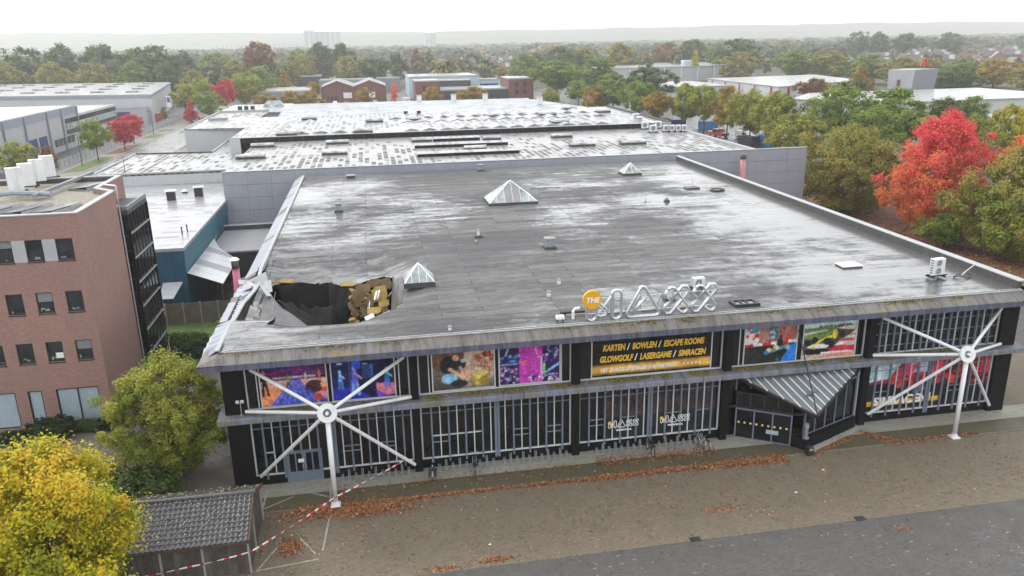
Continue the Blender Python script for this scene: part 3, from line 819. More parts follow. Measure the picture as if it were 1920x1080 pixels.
# torn roof layers inside the hole
def drape(name, mat, A, B, C, D, amp, f, seed, nu=26, nv=26, belly=0.0):
    """wrinkled sheet over the corners A B (upper edge) and D C (lower edge)"""
    A, B, C, D = map(Vector, (A, B, C, D)); V = []; F = []
    for j in range(nv + 1):
        v = j / nv
        for i in range(nu + 1):
            u = i / nu
            p = (A * (1 - u) + B * u) * (1 - v) + (D * (1 - u) + C * u) * v
            w = pnoise(u * f, v * f * 0.6, seed) * amp * math.sin(math.pi * min(1, v * 1.6 + 0.05)) + 0.4 * amp * pnoise(u * f * 2.7, v * f * 1.3, seed + 4)
            edge = 0.25 * amp * math.sin(9 * u + seed) * (v > 0.97)
            p = p + Vector((0.2 * w, 0.45 * w, w - belly * math.sin(math.pi * v) + edge))
            V.append(p)
    for j in range(nv):
        for i in range(nu):
            a = j * (nu + 1) + i; F.append((a, a + 1, a + nu + 2, a + nu + 1))
    m = MB(); m.add(V, F)
    o = m.build(name, mat, roof, True)
    s = o.modifiers.new("thick", 'SOLIDIFY'); s.thickness = 0.02
    return o
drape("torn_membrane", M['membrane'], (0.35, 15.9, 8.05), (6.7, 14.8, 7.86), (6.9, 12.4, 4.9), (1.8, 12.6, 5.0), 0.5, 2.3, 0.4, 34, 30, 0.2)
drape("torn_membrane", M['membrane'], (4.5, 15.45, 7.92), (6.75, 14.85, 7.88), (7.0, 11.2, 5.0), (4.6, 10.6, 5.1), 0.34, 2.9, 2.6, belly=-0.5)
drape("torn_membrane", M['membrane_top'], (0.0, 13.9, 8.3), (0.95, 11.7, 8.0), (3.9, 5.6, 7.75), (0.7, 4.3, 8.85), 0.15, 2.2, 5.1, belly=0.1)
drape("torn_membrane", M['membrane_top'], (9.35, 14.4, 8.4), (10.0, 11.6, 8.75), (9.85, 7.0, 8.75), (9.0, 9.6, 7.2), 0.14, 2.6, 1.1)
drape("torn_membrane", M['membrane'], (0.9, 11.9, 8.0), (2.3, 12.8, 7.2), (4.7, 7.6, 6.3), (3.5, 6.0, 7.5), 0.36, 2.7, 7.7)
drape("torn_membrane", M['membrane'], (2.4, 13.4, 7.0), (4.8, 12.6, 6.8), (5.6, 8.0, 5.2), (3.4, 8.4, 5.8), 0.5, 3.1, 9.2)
# insulation boards and lumps
def board(p, ang, tilt, w, h, mat, seed, t=0.13):
    rr = random.Random(seed); k = rr.randint(5, 7)
    M3 = Matrix.Translation(p) @ Matrix.Rotation(ang, 4, 'Z') @ Matrix.Rotation(tilt, 4, 'X')
    corners = [(-w, -h), (w * rr.uniform(0.3, 0.9), -h), (w, -h * rr.uniform(0.1, 0.6)), (w * rr.uniform(0.85, 1), h), (-w * rr.uniform(0.1, 0.7), h * rr.uniform(0.85, 1.1)), (-w, h * rr.uniform(0.2, 0.8))]
    k = len(corners)
    P = [M3 @ Vector((x, y, 0)) for x, y in corners] + [M3 @ Vector((x * 0.96, y * 0.96, t)) for x, y in corners]
    m = MB(); m.add(P, [tuple(range(k))[::-1], tuple(range(k, 2 * k))] + [(i, (i + 1) % k, k + (i + 1) % k, k + i) for i in range(k)])
    m.build("insulation_board", mat, roof)
for i, (x, y, z, a, t, w, h, mt) in enumerate(((8.3, 12.5, 7.75, 0.25, 0.95, 0.55, 0.6, 'insul'), (8.55, 11.9, 7.15, 0.0, 0.8, 0.4, 0.3, 'insul'), (7.85, 11.5, 6.75, -0.12, 0.6, 0.55, 0.32, 'insul'), (7.65, 12.3, 7.35, -0.5, 1.0, 0.35, 0.5, 'insul_wet'), (8.8, 13.6, 8.15, 0.5, 0.8, 0.5, 0.5, 'insul_wet'), (7.1, 13.4, 7.9, -0.4, 0.9, 0.6, 0.5, 'insul_wet'), (6.75, 12.6, 7.45, 0.7, 0.95, 0.65, 0.6, 'insul_wet'), (7.2, 12.2, 6.8, 0.3, 0.8, 0.45, 0.6, 'insul_wet'), (6.35, 11.9, 6.9, 1.2, 0.95, 0.55, 0.6, 'insul_wet'), (7.9, 13.7, 8.2, 0.1, 0.9, 0.55, 0.35, 'insul_wet'), (6.0, 14.85, 7.93, -0.2, 0.5, 0.62, 0.2, 'insul'), (1.2, 16.3, 8.1, -0.35, 0.5, 0.75, 0.2, 'insul'), (9.72, 5.75, 8.85, 0.9, 0.2, 0.38, 0.25, 'insul'), (0.15, 15.4, 8.45, -0.8, 0.6, 0.55, 0.16, 'insul'), (8.6, 10.9, 6.9, 0.6, 0.7, 0.3, 0.35, 'insul_wet'))):
    board(Vector((x, y, z)), a, t, w, h, M[mt], i + 3, 0.06 if h < 0.26 else 0.12)
rr = random.Random(77)
for i in range(60):                                                       # ragged lumps torn off the boards
    p = Vector((rr.uniform(6.2, 8.9), rr.uniform(11.2, 13.6), 0)); p.z = 7.95 - (13.6 - p.y) * 0.75 + rr.uniform(-0.15, 0.2); s_ = rr.uniform(0.08, 0.24)
    m = MB(); m.obox(p, (s_, s_ * rr.uniform(-0.5, 0.5), s_ * rr.uniform(-0.3, 0.3)), (s_ * rr.uniform(-0.4, 0.4), s_ * 0.7, s_ * rr.uniform(0, 0.6)), (s_ * rr.uniform(-0.3, 0.3), -0.2 * s_, s_ * 0.5)); m.build("insulation_lump", M['insul_wet'] if i % 3 else M['insul'], roof)
for i, (p, ax, ay) in enumerate((((8.0, 11.9, 7.85), (0.1, 0.24, 0.26), (0.05, -0.04, 0.03)), ((8.2, 11.95, 7.88), (0.1, 0.24, 0.26), (0.05, -0.04, 0.03)), ((7.45, 10.9, 6.55), (0.32, 0.16, 0.08), (-0.06, 0.16, 0.1)), ((7.45, 12.2, 7.15), (0.06, 0.3, 0.3), (0.08, -0.1, 0.1)), ((8.7, 10.4, 7.0), (0.3, 0.14, 0.06), (0.03, -0.05, 0.02)))):
    m = MB(); m.obox(p, ax, ay, Vector(ax).cross(Vector(ay)).normalized() * 0.03); m.build("white_debris", M['white_print'], roof)
for (p, q) in (((2.0, 18.5, 7.4), (5.5, 9.0, 5.6)), ((9.6, 13.0, 8.2), (6.0, 10.2, 5.4))):    # broken joists
    m = MB(); p, q = Vector(p), Vector(q); d = q - p; u = d.cross(Vector((0, 0, 1))).normalized(); m.obox((p + q) / 2 - Vector((0, 0, 0.3)), d / 2, u * 0.08, u.cross(d).normalized() * 0.16); m.build("fallen_joist", M['steel_dark'], roof)
# lightning wire sagging over the collapsed corner
m = MB(); m.path([(0.9, 12.2, 8.5), (1.0, 9.8, 8.45), (1.2, 7.2, 8.6), (0.9, 4.2, 9.05), (0.2, 2.4, 9.2), (-0.6, 1.9, 9.22)], 0.013, 5)
m.build("loose_cable", M['grey_wall'], roof)

# moss cushions on the ledge and along the gutter
def moss():
    g = np.random.RandomState(31); P = []
    for i in range(95):
        cx = g.uniform(0, 50.5); top = g.rand() < 0.16
        if min(abs(cx - k_ * 10) for k_ in range(6)) < 0.5: continue
        n = g.randint(40, 130); sx = g.uniform(0.18, 0.55)
        x = g.normal(cx, sx, n)
        if top:
            f = np.clip(np.abs(g.normal(0.1, 0.16, n)), 0, 0.8); P.append(np.stack([x, -1.06 - f * 0.72, 9.12 - f * 0.39 + 0.015], 1))
        else:
            y = np.clip(g.normal(-0.28, 0.13, n), -0.72, 0.05); P.append(np.stack([x, y, 4.975 + (y + 0.26) * 0.119 + g.rand(n) * 0.035], 1))
    P = np.concatenate(P); P = P[(P[:, 0] > -0.3) & (P[:, 0] < 50.4)]; n = len(P)
    nn = g.normal(size=(n, 3)) * 0.6 + np.array([0, -0.2, 1.0]); nn /= np.linalg.norm(nn, axis=1, keepdims=True)
    u = np.cross(nn, g.normal(size=(n, 3))); u /= np.linalg.norm(u, axis=1, keepdims=True); v = np.cross(nn, u); s = (0.045 * g.uniform(0.5, 1.4, n))[:, None]
    V = np.stack([P + u * s, P + v * s, P - u * s, P - v * s], 1).reshape(-1, 3)
    t = NT("moss_cushion"); at = t.n("ShaderNodeAttribute"); at.attribute_name = "tint"
    t.col(t.ramp(at.outputs["Fac"], (0.0, (0.07, 0.065, 0.02)), (0.5, (0.17, 0.15, 0.035)), (0.95, (0.3, 0.24, 0.05)))).set(0.9)
    o = kind(ob("moss", fast_mesh("moss", V, 4, g.rand(n)), t.m), "stuff"); o["label"] = "yellow-green moss cushions on the hall ledge and gutter"
moss()
# ------------------------------------------------------------------ printed banners
class Canvas:
    def __init__(s, w, h, bg=(0, 0, 0)):
        s.w, s.h = w, h; s.a = np.zeros((h, w, 3)); s.a[:] = bg
        s.X, s.Y = np.meshgrid((np.arange(w) + 0.5) / w, 1 - (np.arange(h) + 0.5) / h)   # y up
        s.r = np.random.RandomState(w * 7 + h)
    def put(s, m, c, al=1.0):
        m = m.astype(float)[..., None] * al; s.a = s.a * (1 - m) + np.array(c) * m; return s
    def rect(s, x0, x1, y0, y1, c, al=1.0): return s.put((s.X >= x0) & (s.X < x1) & (s.Y >= y0) & (s.Y < y1), c, al)
    def ell(s, x, y, rx, ry, c, al=1.0): return s.put(((s.X - x) / rx) ** 2 + ((s.Y - y) / ry) ** 2 < 1, c, al)
    def poly(s, P, c, al=1.0):
        m = np.zeros(s.X.shape, bool); j = len(P) - 1
        for i in range(len(P)):
            (xi, yi), (xj, yj) = P[i], P[j]
            if yi != yj: m ^= ((yi > s.Y) != (yj > s.Y)) & (s.X < (xj - xi) * (s.Y - yi) / (yj - yi) + xi)
            j = i
        return s.put(m, c, al)
    def line(s, x0, y0, x1, y1, w, c, al=1.0):
        k = s.w / s.h; dx, dy = (x1 - x0) * k, y1 - y0; L = dx * dx + dy * dy
        t = np.clip((((s.X - x0) * k) * dx + (s.Y - y0) * dy) / L, 0, 1)
        return s.put(((s.X - x0) * k - t * dx) ** 2 + (s.Y - y0 - t * dy) ** 2 < w * w, c, al)
    def grad(s, x0, x1, y0, y1, c0, c1):
        m = (s.X >= x0) & (s.X < x1) & (s.Y >= y0) & (s.Y < y1)
        t = np.clip((s.Y - y0) / max(1e-6, y1 - y0), 0, 1)[..., None]
        s.a = np.where(m[..., None], np.array(c0) * (1 - t) + np.array(c1) * t, s.a); return s
    def spots(s, x0, x1, y0, y1, n, r, cols, al=1.0):
        for _ in range(n):
            c = cols[s.r.randint(len(cols))]; q = r * s.r.uniform(0.5, 1.4)
            s.ell(s.r.uniform(x0, x1), s.r.uniform(y0, y1), q, q * s.w / s.h * s.r.uniform(0.5, 1), c, al)
        return s
    def bricks(s, x0, x1, y0, y1, c, mo, nw, nh):
        m = (s.X >= x0) & (s.X < x1) & (s.Y >= y0) & (s.Y < y1)
        row = np.floor(s.Y * nh); u = s.X * nw + 0.5 * (row % 2)
        j = (np.abs(u % 1 - 0.5) > 0.42) | (np.abs((s.Y * nh) % 1 - 0.5) > 0.34)
        v = 0.75 + 0.5 * ((np.sin(np.floor(u) * 12.9 + row * 78.2) * 43758.5) % 1)
        s.a = np.where(m[..., None], np.where(j[..., None], np.array(mo), np.array(c) * v[..., None]), s.a); return s
    def man(s, x, y, h, body, legs, skin, lean=0.0):
        w = h * 0.16
        s.line(x - w * 0.35 + lean * 0, y, x - w * 0.2 + lean * 0.4, y + h * 0.48, h * 0.055, legs)
        s.line(x + w * 0.5, y, x + w * 0.2 + lean * 0.4, y + h * 0.48, h * 0.055, legs)
        s.line(x + lean * 0.4, y + h * 0.45, x + lean, y + h * 0.78, h * 0.095, body)
        s.line(x + lean, y + h * 0.75, x + lean + w * 0.9, y + h * 0.55, h * 0.035, skin)
        s.ell(x + lean * 1.2, y + h * 0.92, h * 0.075 * s.h / s.w, h * 0.085, skin); return s
    def grain(s, k):
        for ax in (0, 1): s.a = 0.5 * s.a + 0.25 * (np.roll(s.a, 1, ax) + np.roll(s.a, -1, ax))
        for q in (9, 4, 2):                                   # blotchy photographic texture, coarse to fine
            n = s.r.rand(s.h // q + 2, s.w // q + 2, 1)
            n = np.repeat(np.repeat(n, q, 0), q, 1)[:s.h, :s.w]
            s.a = s.a * (1 + 0.35 * (n - 0.5)) + 0.006 * n
        s.a = np.clip(s.a * (1 + k * (s.r.rand(s.h, s.w, 1) - 0.5)), 0, 1); return s
    def mesh(s, name, x0, x1, z0, z1, y):
        w, h = s.w, s.h
        xs = np.linspace(x0, x1, w + 1); zs = np.linspace(z1, z0, h + 1)
        gx, gz = np.meshgrid(xs, zs)
        me = bpy.data.meshes.new(name)
        V = np.stack([gx, np.full_like(gx, y), gz], -1).reshape(-1, 3)
        me.vertices.add(len(V)); me.vertices.foreach_set("co", V.astype(np.float32).ravel())
        i, j = np.meshgrid(np.arange(w), np.arange(h)); a = (j * (w + 1) + i)
        L = np.stack([a + w + 1, a + w + 2, a + 1, a], -1).reshape(-1)
        me.loops.add(len(L)); me.loops.foreach_set("vertex_index", L.astype(np.int32))
        me.polygons.add(w * h); me.polygons.foreach_set("loop_start", np.arange(0, len(L), 4, dtype=np.int32))
        ca = me.color_attributes.new("Col", 'FLOAT_COLOR', 'CORNER')
        c = np.concatenate([s.a.reshape(-1, 3), np.ones((w * h, 1))], 1)
        ca.data.foreach_set("color", np.repeat(c, 4, axis=0).astype(np.float32).ravel())
        me.update(); me.materials.append(M['print']); return me

def banner(c, x0, x1, z0, z1, label, y=-0.045, frame=True, name="printed_banner"):
    r = empty(name, ((x0 + x1) / 2, y, z0), label, "banner", "printed banners on the hall front")
    L = Vector(r.location)
    o = ob("print", c.mesh("print", x0 - L.x, x1 - L.x, 0, z1 - z0, 0), None, r)
    MB().box(x0 - L.x, x1 - L.x, 0.004, 0.025, 0.0, z1 - z0).build("backing", M['black'], r)
    if frame:
        f = MB(); t = 0.07
        X0, X1, H = x0 - L.x, x1 - L.x, z1 - z0
        f.box(X0 - t, X1 + t, -0.05, 0.03, -t, -0.002); f.box(X0 - t, X0 - 0.002, -0.05, 0.03, 0, H); f.box(X1 + 0.002, X1 + t, -0.05, 0.03, 0, H); f.box(X0 - t, X1 + t, -0.05, 0.03, H + 0.002, H + t)
        f.build("frame", M['frame_white'], r)
    return r

_txt = {}
def text(s, size, mat, parent, loc, name="lettering", shear=0.0, bold=0.0, align='LEFT', ext=0.004, rot=(R(90), 0, 0)):
    cu = bpy.data.curves.new(name, 'FONT'); cu.body = s; cu.size = size; cu.shear = shear; cu.offset = bold
    cu.align_x = align; cu.extrude = ext; cu.resolution_u = 3
    t = bpy.data.objects.new("tmp", cu); COL.objects.link(t)
    bpy.context.view_layer.update()
    me = bpy.data.meshes.new_from_object(t.evaluated_get(bpy.context.evaluated_depsgraph_get()))
    bpy.data.objects.remove(t); bpy.data.curves.remove(cu)
    me.name = name; me.materials.clear()
    o = ob(name, me, mat, parent); o.location = loc; o.rotation_euler = rot
    _txt[o.name] = max(v.co.x for v in me.vertices) - min(v.co.x for v in me.vertices)
    return o

# 1 bowling
c = Canvas(110, 66, (0.02, 0.01, 0.03))
c.grad(0, 1, 0.68, 1, (0.12, 0.01, 0.09), (0.05, 0.01, 0.05))
for i in range(26): c.line(c.r.rand(), 0.7 + 0.3 * c.r.rand(), c.r.rand(), 0.75 + 0.25 * c.r.rand(), 0.006, [(0.3, 0.03, 0.2), (0.02, 0.05, 0.25)][i % 2])
c.grad(0, 1, 0.0, 0.62, (0.55, 0.22, 0.3), (0.75, 0.45, 0.42))
c.poly([(0.05, 0), (0.85, 0), (0.6, 0.62), (0.45, 0.62)], (0.05, 0.1, 0.55)); c.poly([(0, 0), (0.12, 0), (0.4, 0.5), (0.0, 0.45)], (0.8, 0.3, 0.12))
for i in range(22): c.line(0.1 + i * 0.036, 0, 0.47 + i * 0.007, 0.6, 0.004, [(0.35, 0.08, 0.55), (0.02, 0.22, 0.7), (0.75, 0.45, 0.65)][i % 3], 0.7)
for i in range(22): c.ell(0.2 + i * 0.03, 0.68 + 0.0 * i, 0.012, 0.028, [(0.8, 0.5, 0.7), (0.3, 0.65, 0.75)][(i // 5) % 2])
c.man(0.06, 0.28, 0.6, (0.02, 0.01, 0.01), (0.02, 0.01, 0.01), (0.5, 0.2, 0.1)); c.man(0.42, 0.46, 0.3, (0.55, 0.3, 0.05), (0.02, 0.02, 0.03), (0.4, 0.2, 0.1)); c.man(0.69, 0.56, 0.24, (0.8, 0.6, 0.7), (0.7, 0.3, 0.3), (0.4, 0.2, 0.1)); c.man(0.9, 0.55, 0.28, (0.6, 0.2, 0.15), (0.5, 0.15, 0.1), (0.4, 0.2, 0.1))
c.ell(0.82, 0.42, 0.15, 0.16, (0.06, 0.02, 0.02)); c.poly([(0.68, 0.35), (0.72, 0.35), (1, 0.05), (1, 0), (0.9, 0)], (0.1, 0.06, 0.4)); c.ell(0.86, 0.15, 0.06, 0.09, (0.7, 0.06, 0.03)); c.ell(0.97, 0.36, 0.05, 0.1, (0.75, 0.05, 0.06)); c.ell(0.97, 0.45, 0.06, 0.08, (0.85, 0.4, 0.15))
banner(c.grain(0.25), 1.12, 4.86, 5.2, 7.75, "bowling alley banner with purple and blue lanes, leftmost on the upper storey")
# 2 laser game
c = Canvas(104, 66, (0.008, 0.008, 0.05))
c.rect(0, 0.42, 0.3, 1, (0.015, 0.015, 0.09)); c.rect(0.28, 0.3, 0.3, 1, (0.05, 0.08, 0.3)); c.poly([(0, 0), (0.6, 0), (0.4, 0.3), (0, 0.3)], (0.02, 0.03, 0.42)); c.rect(0.48, 0.66, 0.5, 0.85, (0.02, 0.06, 0.18)); c.rect(0.62, 0.66, 0.5, 0.85, (0.05, 0.15, 0.5))
c.poly([(0.7, 0.0), (1, 0.05), (1, 0.33), (0.7, 0.36)], (0.6, 0.18, 0.25)); c.poly([(0.7, 0), (0.9, 0), (0.7, 0.2)], (0.15, 0.04, 0.5))
c.man(0.13, 0.3, 0.45, (0.15, 0.4, 0.9), (0.08, 0.25, 0.7), (0.4, 0.7, 0.9)); c.man(0.36, 0.12, 0.72, (0.1, 0.12, 0.65), (0.2, 0.35, 0.85), (0.55, 0.3, 0.6)); c.ell(0.4, 0.88, 0.07, 0.14, (0.03, 0.12, 0.75)); c.man(0.88, 0.22, 0.52, (0.04, 0.15, 0.5), (0.05, 0.15, 0.7), (0.2, 0.7, 0.4))
c.rect(0.1, 0.17, 0.9, 0.93, (0.6, 0.65, 0.8)); c.rect(0.5, 0.58, 0.86, 0.885, (0.7, 0.65, 0.5))
banner(c.grain(0.3), 5.2, 8.85, 5.2, 7.75, "dark blue laser game banner with three glowing players behind the left bracing star")
# 3 escape room
c = Canvas(104, 66, (0.14, 0.07, 0.045))
c.grad(0.45, 1, 0.25, 1, (0.5, 0.33, 0.24), (0.62, 0.45, 0.36)); c.grad(0, 0.45, 0, 0.5, (0.05, 0.045, 0.04), (0.14, 0.11, 0.09)); c.grad(0.45, 1, 0, 0.25, (0.12, 0.1, 0.09), (0.25, 0.2, 0.17))
for i in range(14): c.line(0.62 + 0.36 * c.r.rand(), 0.4 + 0.6 * c.r.rand(), 0.66 + 0.34 * c.r.rand(), 0.4 + 0.6 * c.r.rand(), 0.012, [(0.3, 0.06, 0.03), (0.45, 0.16, 0.08)][i % 2])
c.spots(0.72, 1, 0.7, 1, 14, 0.03, [(0.2, 0.02, 0.02), (0.35, 0.06, 0.03)]); c.poly([(0.75, 0.5), (0.98, 0.36), (0.98, 0.3), (0.75, 0.44)], (0.65, 0.5, 0.45)); c.rect(0.79, 0.83, 0.39, 0.46, (0.5, 0.03, 0.03)); c.rect(0.89, 0.93, 0.32, 0.39, (0.5, 0.03, 0.03)); c.spots(0.02, 0.5, 0.55, 1, 16, 0.05, [(0.2, 0.07, 0.04), (0.1, 0.05, 0.035)], 0.7)
c.ell(0.27, 0.62, 0.15, 0.24, (0.012, 0.014, 0.013)); c.ell(0.46, 0.66, 0.09, 0.16, (0.02, 0.025, 0.03)); c.ell(0.5, 0.72, 0.05, 0.05, (0.35, 0.5, 0.62)); c.ell(0.27, 0.28, 0.13, 0.13, (0.25, 0.47, 0.68)); c.ell(0.44, 0.86, 0.08, 0.12, (0.14, 0.06, 0.025)); c.ell(0.38, 0.8, 0.05, 0.08, (0.6, 0.36, 0.25))
c.line(0.28, 0.52, 0.5, 0.27, 0.045, (0.62, 0.38, 0.25)); c.line(0.45, 0.55, 0.58, 0.28, 0.035, (0.55, 0.28, 0.18)); c.ell(0.57, 0.25, 0.05, 0.06, (0.62, 0.38, 0.27)); c.ell(0.55, 0.1, 0.09, 0.06, (0.3, 0.27, 0.24)); c.ell(0.42, 0.14, 0.14, 0.1, (0.02, 0.02, 0.02))
c.poly([(0.61, 0.37), (0.8, 0.47), (0.92, 0.36), (0.74, 0.22)], (0.62, 0.5, 0.14)); c.poly([(0.61, 0.37), (0.74, 0.22), (0.74, 0.02), (0.66, 0.08)], (0.45, 0.35, 0.07)); c.poly([(0.74, 0.22), (0.92, 0.36), (0.9, 0.1), (0.74, 0.02)], (0.3, 0.21, 0.05))
banner(c.grain(0.2), 11.15, 14.9, 5.25, 7.8, "escape room banner with a crouching figure in a black shirt opening a wooden box")
# 4 glow golf
c = Canvas(104, 66, (0.02, 0.012, 0.08))
c.bricks(0.33, 0.72, 0, 1, (0.55, 0.05, 0.42), (0.16, 0.01, 0.2), 14, 22)
c.spots(0, 0.32, 0, 0.45, 70, 0.02, [(0.5, 0.5, 0.65), (0.05, 0.05, 0.2), (0.55, 0.2, 0.4), (0.1, 0.1, 0.3)]); c.spots(0.5, 1, 0, 0.2, 70, 0.018, [(0.6, 0.6, 0.7), (0.05, 0.04, 0.2), (0.4, 0.2, 0.5)]); c.spots(0.72, 1, 0.5, 1, 40, 0.02, [(0.05, 0.1, 0.5), (0.4, 0.05, 0.3), (0.5, 0.5, 0.7), (0.02, 0.02, 0.1)]); c.spots(0, 0.3, 0.5, 0.75, 20, 0.03, [(0.05, 0.04, 0.35), (0.1, 0.3, 0.45)])
c.rect(0.0, 0.3, 0.5, 0.53, (0.3, 0.4, 0.6)); c.line(0.1, 0.75, 0.15, 0.95, 0.02, (0.5, 0.5, 0.7)); c.line(0.6, 1, 0.6, 0.88, 0.02, (0.7, 0.35, 0.7)); c.line(0.6, 0.88, 0.64, 0.68, 0.02, (0.75, 0.25, 0.5)); c.line(0.64, 0.66, 0.7, 0.64, 0.02, (0.7, 0.4, 0.7)); c.line(0.7, 0.64, 0.7, 0.22, 0.02, (0.6, 0.45, 0.75)); c.rect(0.72, 0.76, 0.2, 0.48, (0.2, 0.6, 0.15)); c.line(0.78, 0.25, 1, 0.45, 0.03, (0.25, 0.4, 0.75)); c.rect(0.33, 0.44, 0.52, 0.58, (0.7, 0.2, 0.12))
banner(c.grain(0.25), 15.25, 19.0, 5.25, 7.8, "violet glow golf banner with a neon pink brick wall")
# 5 text banner
c = Canvas(60, 26, (0.008, 0.008, 0.008)); c.rect(0, 1, 0.06, 0.27, (0.72, 0.42, 0.08))
b5 = banner(c.grain(0.06), 21.1, 28.95, 5.2, 7.85, "black banner listing the activities in yellow capitals above a yellow strip")
def run(items, size, x, z, width, parent, bold=0.012, shear=0.22):
    objs = []; cx = 0.0
    for s, mt in items:
        o = text(s, size, mt, parent, (0, -0.012, z), shear=shear, bold=bold)
        w = _txt[o.name]
        objs.append((o, cx)); cx += w + size * 0.28
    k = width / (cx - size * 0.28)
    for o, p in objs:
        o.location.x = x + p * k; o.scale = (k, 1, 1)
Y_, W_ = M['yellow_text'], M['white_print']
run((("KARTEN", Y_), ("/", W_), ("BOWLEN", Y_), ("/", W_), ("ESCAPE ROOMS", Y_)), 0.56, -3.25, 1.72, 6.7, b5, 0.026)
run((("GLOWGOLF", Y_), ("/", W_), ("LASERGAME", Y_), ("/", W_), ("SIMRACEN", Y_)), 0.56, -3.45, 0.97, 7.05, b5, 0.026)
run((("HET LEUKSTE UITJE BELEEF JE BIJ THE MAXX", W_),), 0.34, -3.35, 0.3, 5.0, b5, 0.01, 0.0)
for i in range(5):
    m = MB(); m.disc((2.15 + i * 0.27, -0.01, 0.43), (0, 1, 0), 0.07, 0.006, 5); m.build("star_mark", W_, b5)
# 6 kart
c = Canvas(104, 66, (0.02, 0.02, 0.022))
c.rect(0, 0.27, 0.52, 1, (0.35, 0.1, 0.1)); c.spots(0, 0.26, 0.55, 0.9, 26, 0.05, [(0.7, 0.65, 0.65), (0.5, 0.03, 0.05), (0.75, 0.7, 0.7)]); c.spots(0.1, 0.26, 0.88, 1, 8, 0.04, [(0.03, 0.3, 0.33)]); c.bricks(0.27, 0.47, 0.52, 1, (0.4, 0.17, 0.13), (0.5, 0.4, 0.37), 22, 22); c.rect(0.47, 0.63, 0.5, 1, (0.02, 0.16, 0.2)); c.spots(0.47, 0.62, 0.55, 0.95, 16, 0.03, [(0.5, 0.6, 0.6), (0.03, 0.35, 0.4), (0.3, 0.05, 0.1)]); c.bricks(0.63, 1, 0.52, 1, (0.38, 0.13, 0.11), (0.42, 0.3, 0.28), 26, 22); c.spots(0.8, 0.95, 0.6, 0.75, 8, 0.03, [(0.55, 0.04, 0.04)])
for i in range(6): c.rect(i * 0.17, i * 0.17 + 0.17, 0.46 + i * 0.008, 0.53 + i * 0.008, [(0.5, 0.02, 0.02), (0.75, 0.75, 0.75)][i % 2])
c.poly([(0.72, 0), (1, 0), (1, 0.47), (0.86, 0.44)], (0.02, 0.2, 0.68)); c.ell(0.68, 0.3, 0.16, 0.14, (0.012, 0.012, 0.012)); c.line(0.42, 0.28, 0.84, 0.42, 0.05, (0.1, 0.25, 0.3)); c.ell(0.62, 0.42, 0.06, 0.09, (0.75, 0.6, 0.3)); c.ell(0.68, 0.52, 0.06, 0.12, (0.015, 0.02, 0.03)); c.ell(0.69, 0.65, 0.035, 0.07, (0.03, 0.04, 0.05)); c.ell(0.48, 0.34, 0.05, 0.05, (0.7, 0.6, 0.4)); c.ell(0.43, 0.27, 0.05, 0.05, (0.03, 0.25, 0.55)); c.ell(0.84, 0.37, 0.04, 0.05, (0.4, 0.45, 0.4)); c.ell(0.66, 0.06, 0.035, 0.05, (0.02, 0.13, 0.08))
banner(c.grain(0.2), 31.25, 34.85, 5.15, 7.75, "indoor kart banner with a kart driver before a graffiti brick wall")
# 7 racing car
c = Canvas(104, 66, (0.045, 0.045, 0.047))
c.grad(0, 1, 0.85, 1, (0.62, 0.76, 0.75), (0.45, 0.66, 0.68)); c.spots(0.3, 1, 0.84, 0.88, 40, 0.02, [(0.03, 0.07, 0.04)]); c.rect(0, 0.6, 0.6, 0.85, (0.13, 0.2, 0.05)); c.poly([(0, 0.72), (0.45, 0.78), (0.45, 0.74), (0, 0.65)], (0.5, 0.5, 0.5)); c.rect(0, 0.5, 0.54, 0.65, (0.17, 0.24, 0.06)); c.poly([(0.55, 0.8), (1, 0.86), (1, 0.72)], (0.66, 0.58, 0.45)); c.poly([(0.5, 0.55), (0.58, 0.8), (0.98, 0.72), (0.5, 0.3), (0, 0.3), (0, 0.52)], (0.06, 0.06, 0.062))
c.poly([(0.38, 0.12), (1, 0.72), (1, 0), (0, 0)], (0.6, 0.52, 0.45)); c.poly([(0.42, 0.17), (0.58, 0.33), (1, 0.3), (1, 0.14)], (0.55, 0.03, 0.07)); c.poly([(0.66, 0.42), (0.74, 0.5), (1, 0.49), (1, 0.42)], (0.45, 0.06, 0.08)); c.poly([(0.85, 0.58), (0.9, 0.62), (1, 0.61), (1, 0.57)], (0.5, 0.12, 0.12)); c.poly([(0.3, 0.0), (0.45, 0.1), (1, 0.1), (1, 0)], (0.6, 0.25, 0.15)); c.poly([(0, 0), (0.3, 0), (0.3, 0.1), (0, 0.12)], (0.55, 0.42, 0.28))
c.ell(0.25, 0.2, 0.28, 0.08, (0.01, 0.01, 0.01)); c.ell(0.22, 0.5, 0.06, 0.1, (0.015, 0.015, 0.015)); c.ell(0.1, 0.42, 0.06, 0.1, (0.015, 0.015, 0.015)); c.ell(0.55, 0.36, 0.06, 0.12, (0.015, 0.015, 0.015)); c.ell(0.74, 0.62, 0.05, 0.1, (0.015, 0.015, 0.015)); c.poly([(0.06, 0.32), (0.2, 0.4), (0.42, 0.4), (0.5, 0.33), (0.45, 0.27), (0.2, 0.28)], (0.72, 0.74, 0.75)); c.line(0.18, 0.3, 0.34, 0.5, 0.035, (0.75, 0.66, 0.05)); c.line(0.34, 0.5, 0.54, 0.58, 0.03, (0.75, 0.66, 0.05)); c.ell(0.6, 0.64, 0.05, 0.13, (0.72, 0.6, 0.05)); c.ell(0.46, 0.45, 0.08, 0.1, (0.02, 0.02, 0.02))
b7 = banner(c.grain(0.12), 35.35, 39.05, 5.15, 7.7, "racing banner with a yellow and white single-seat race car beside a red kerb")
run((("SIMRACE TO THE MAXX", W_),), 0.17, -0.55, 0.3, 2.0, b7, 0.008, 0.0)
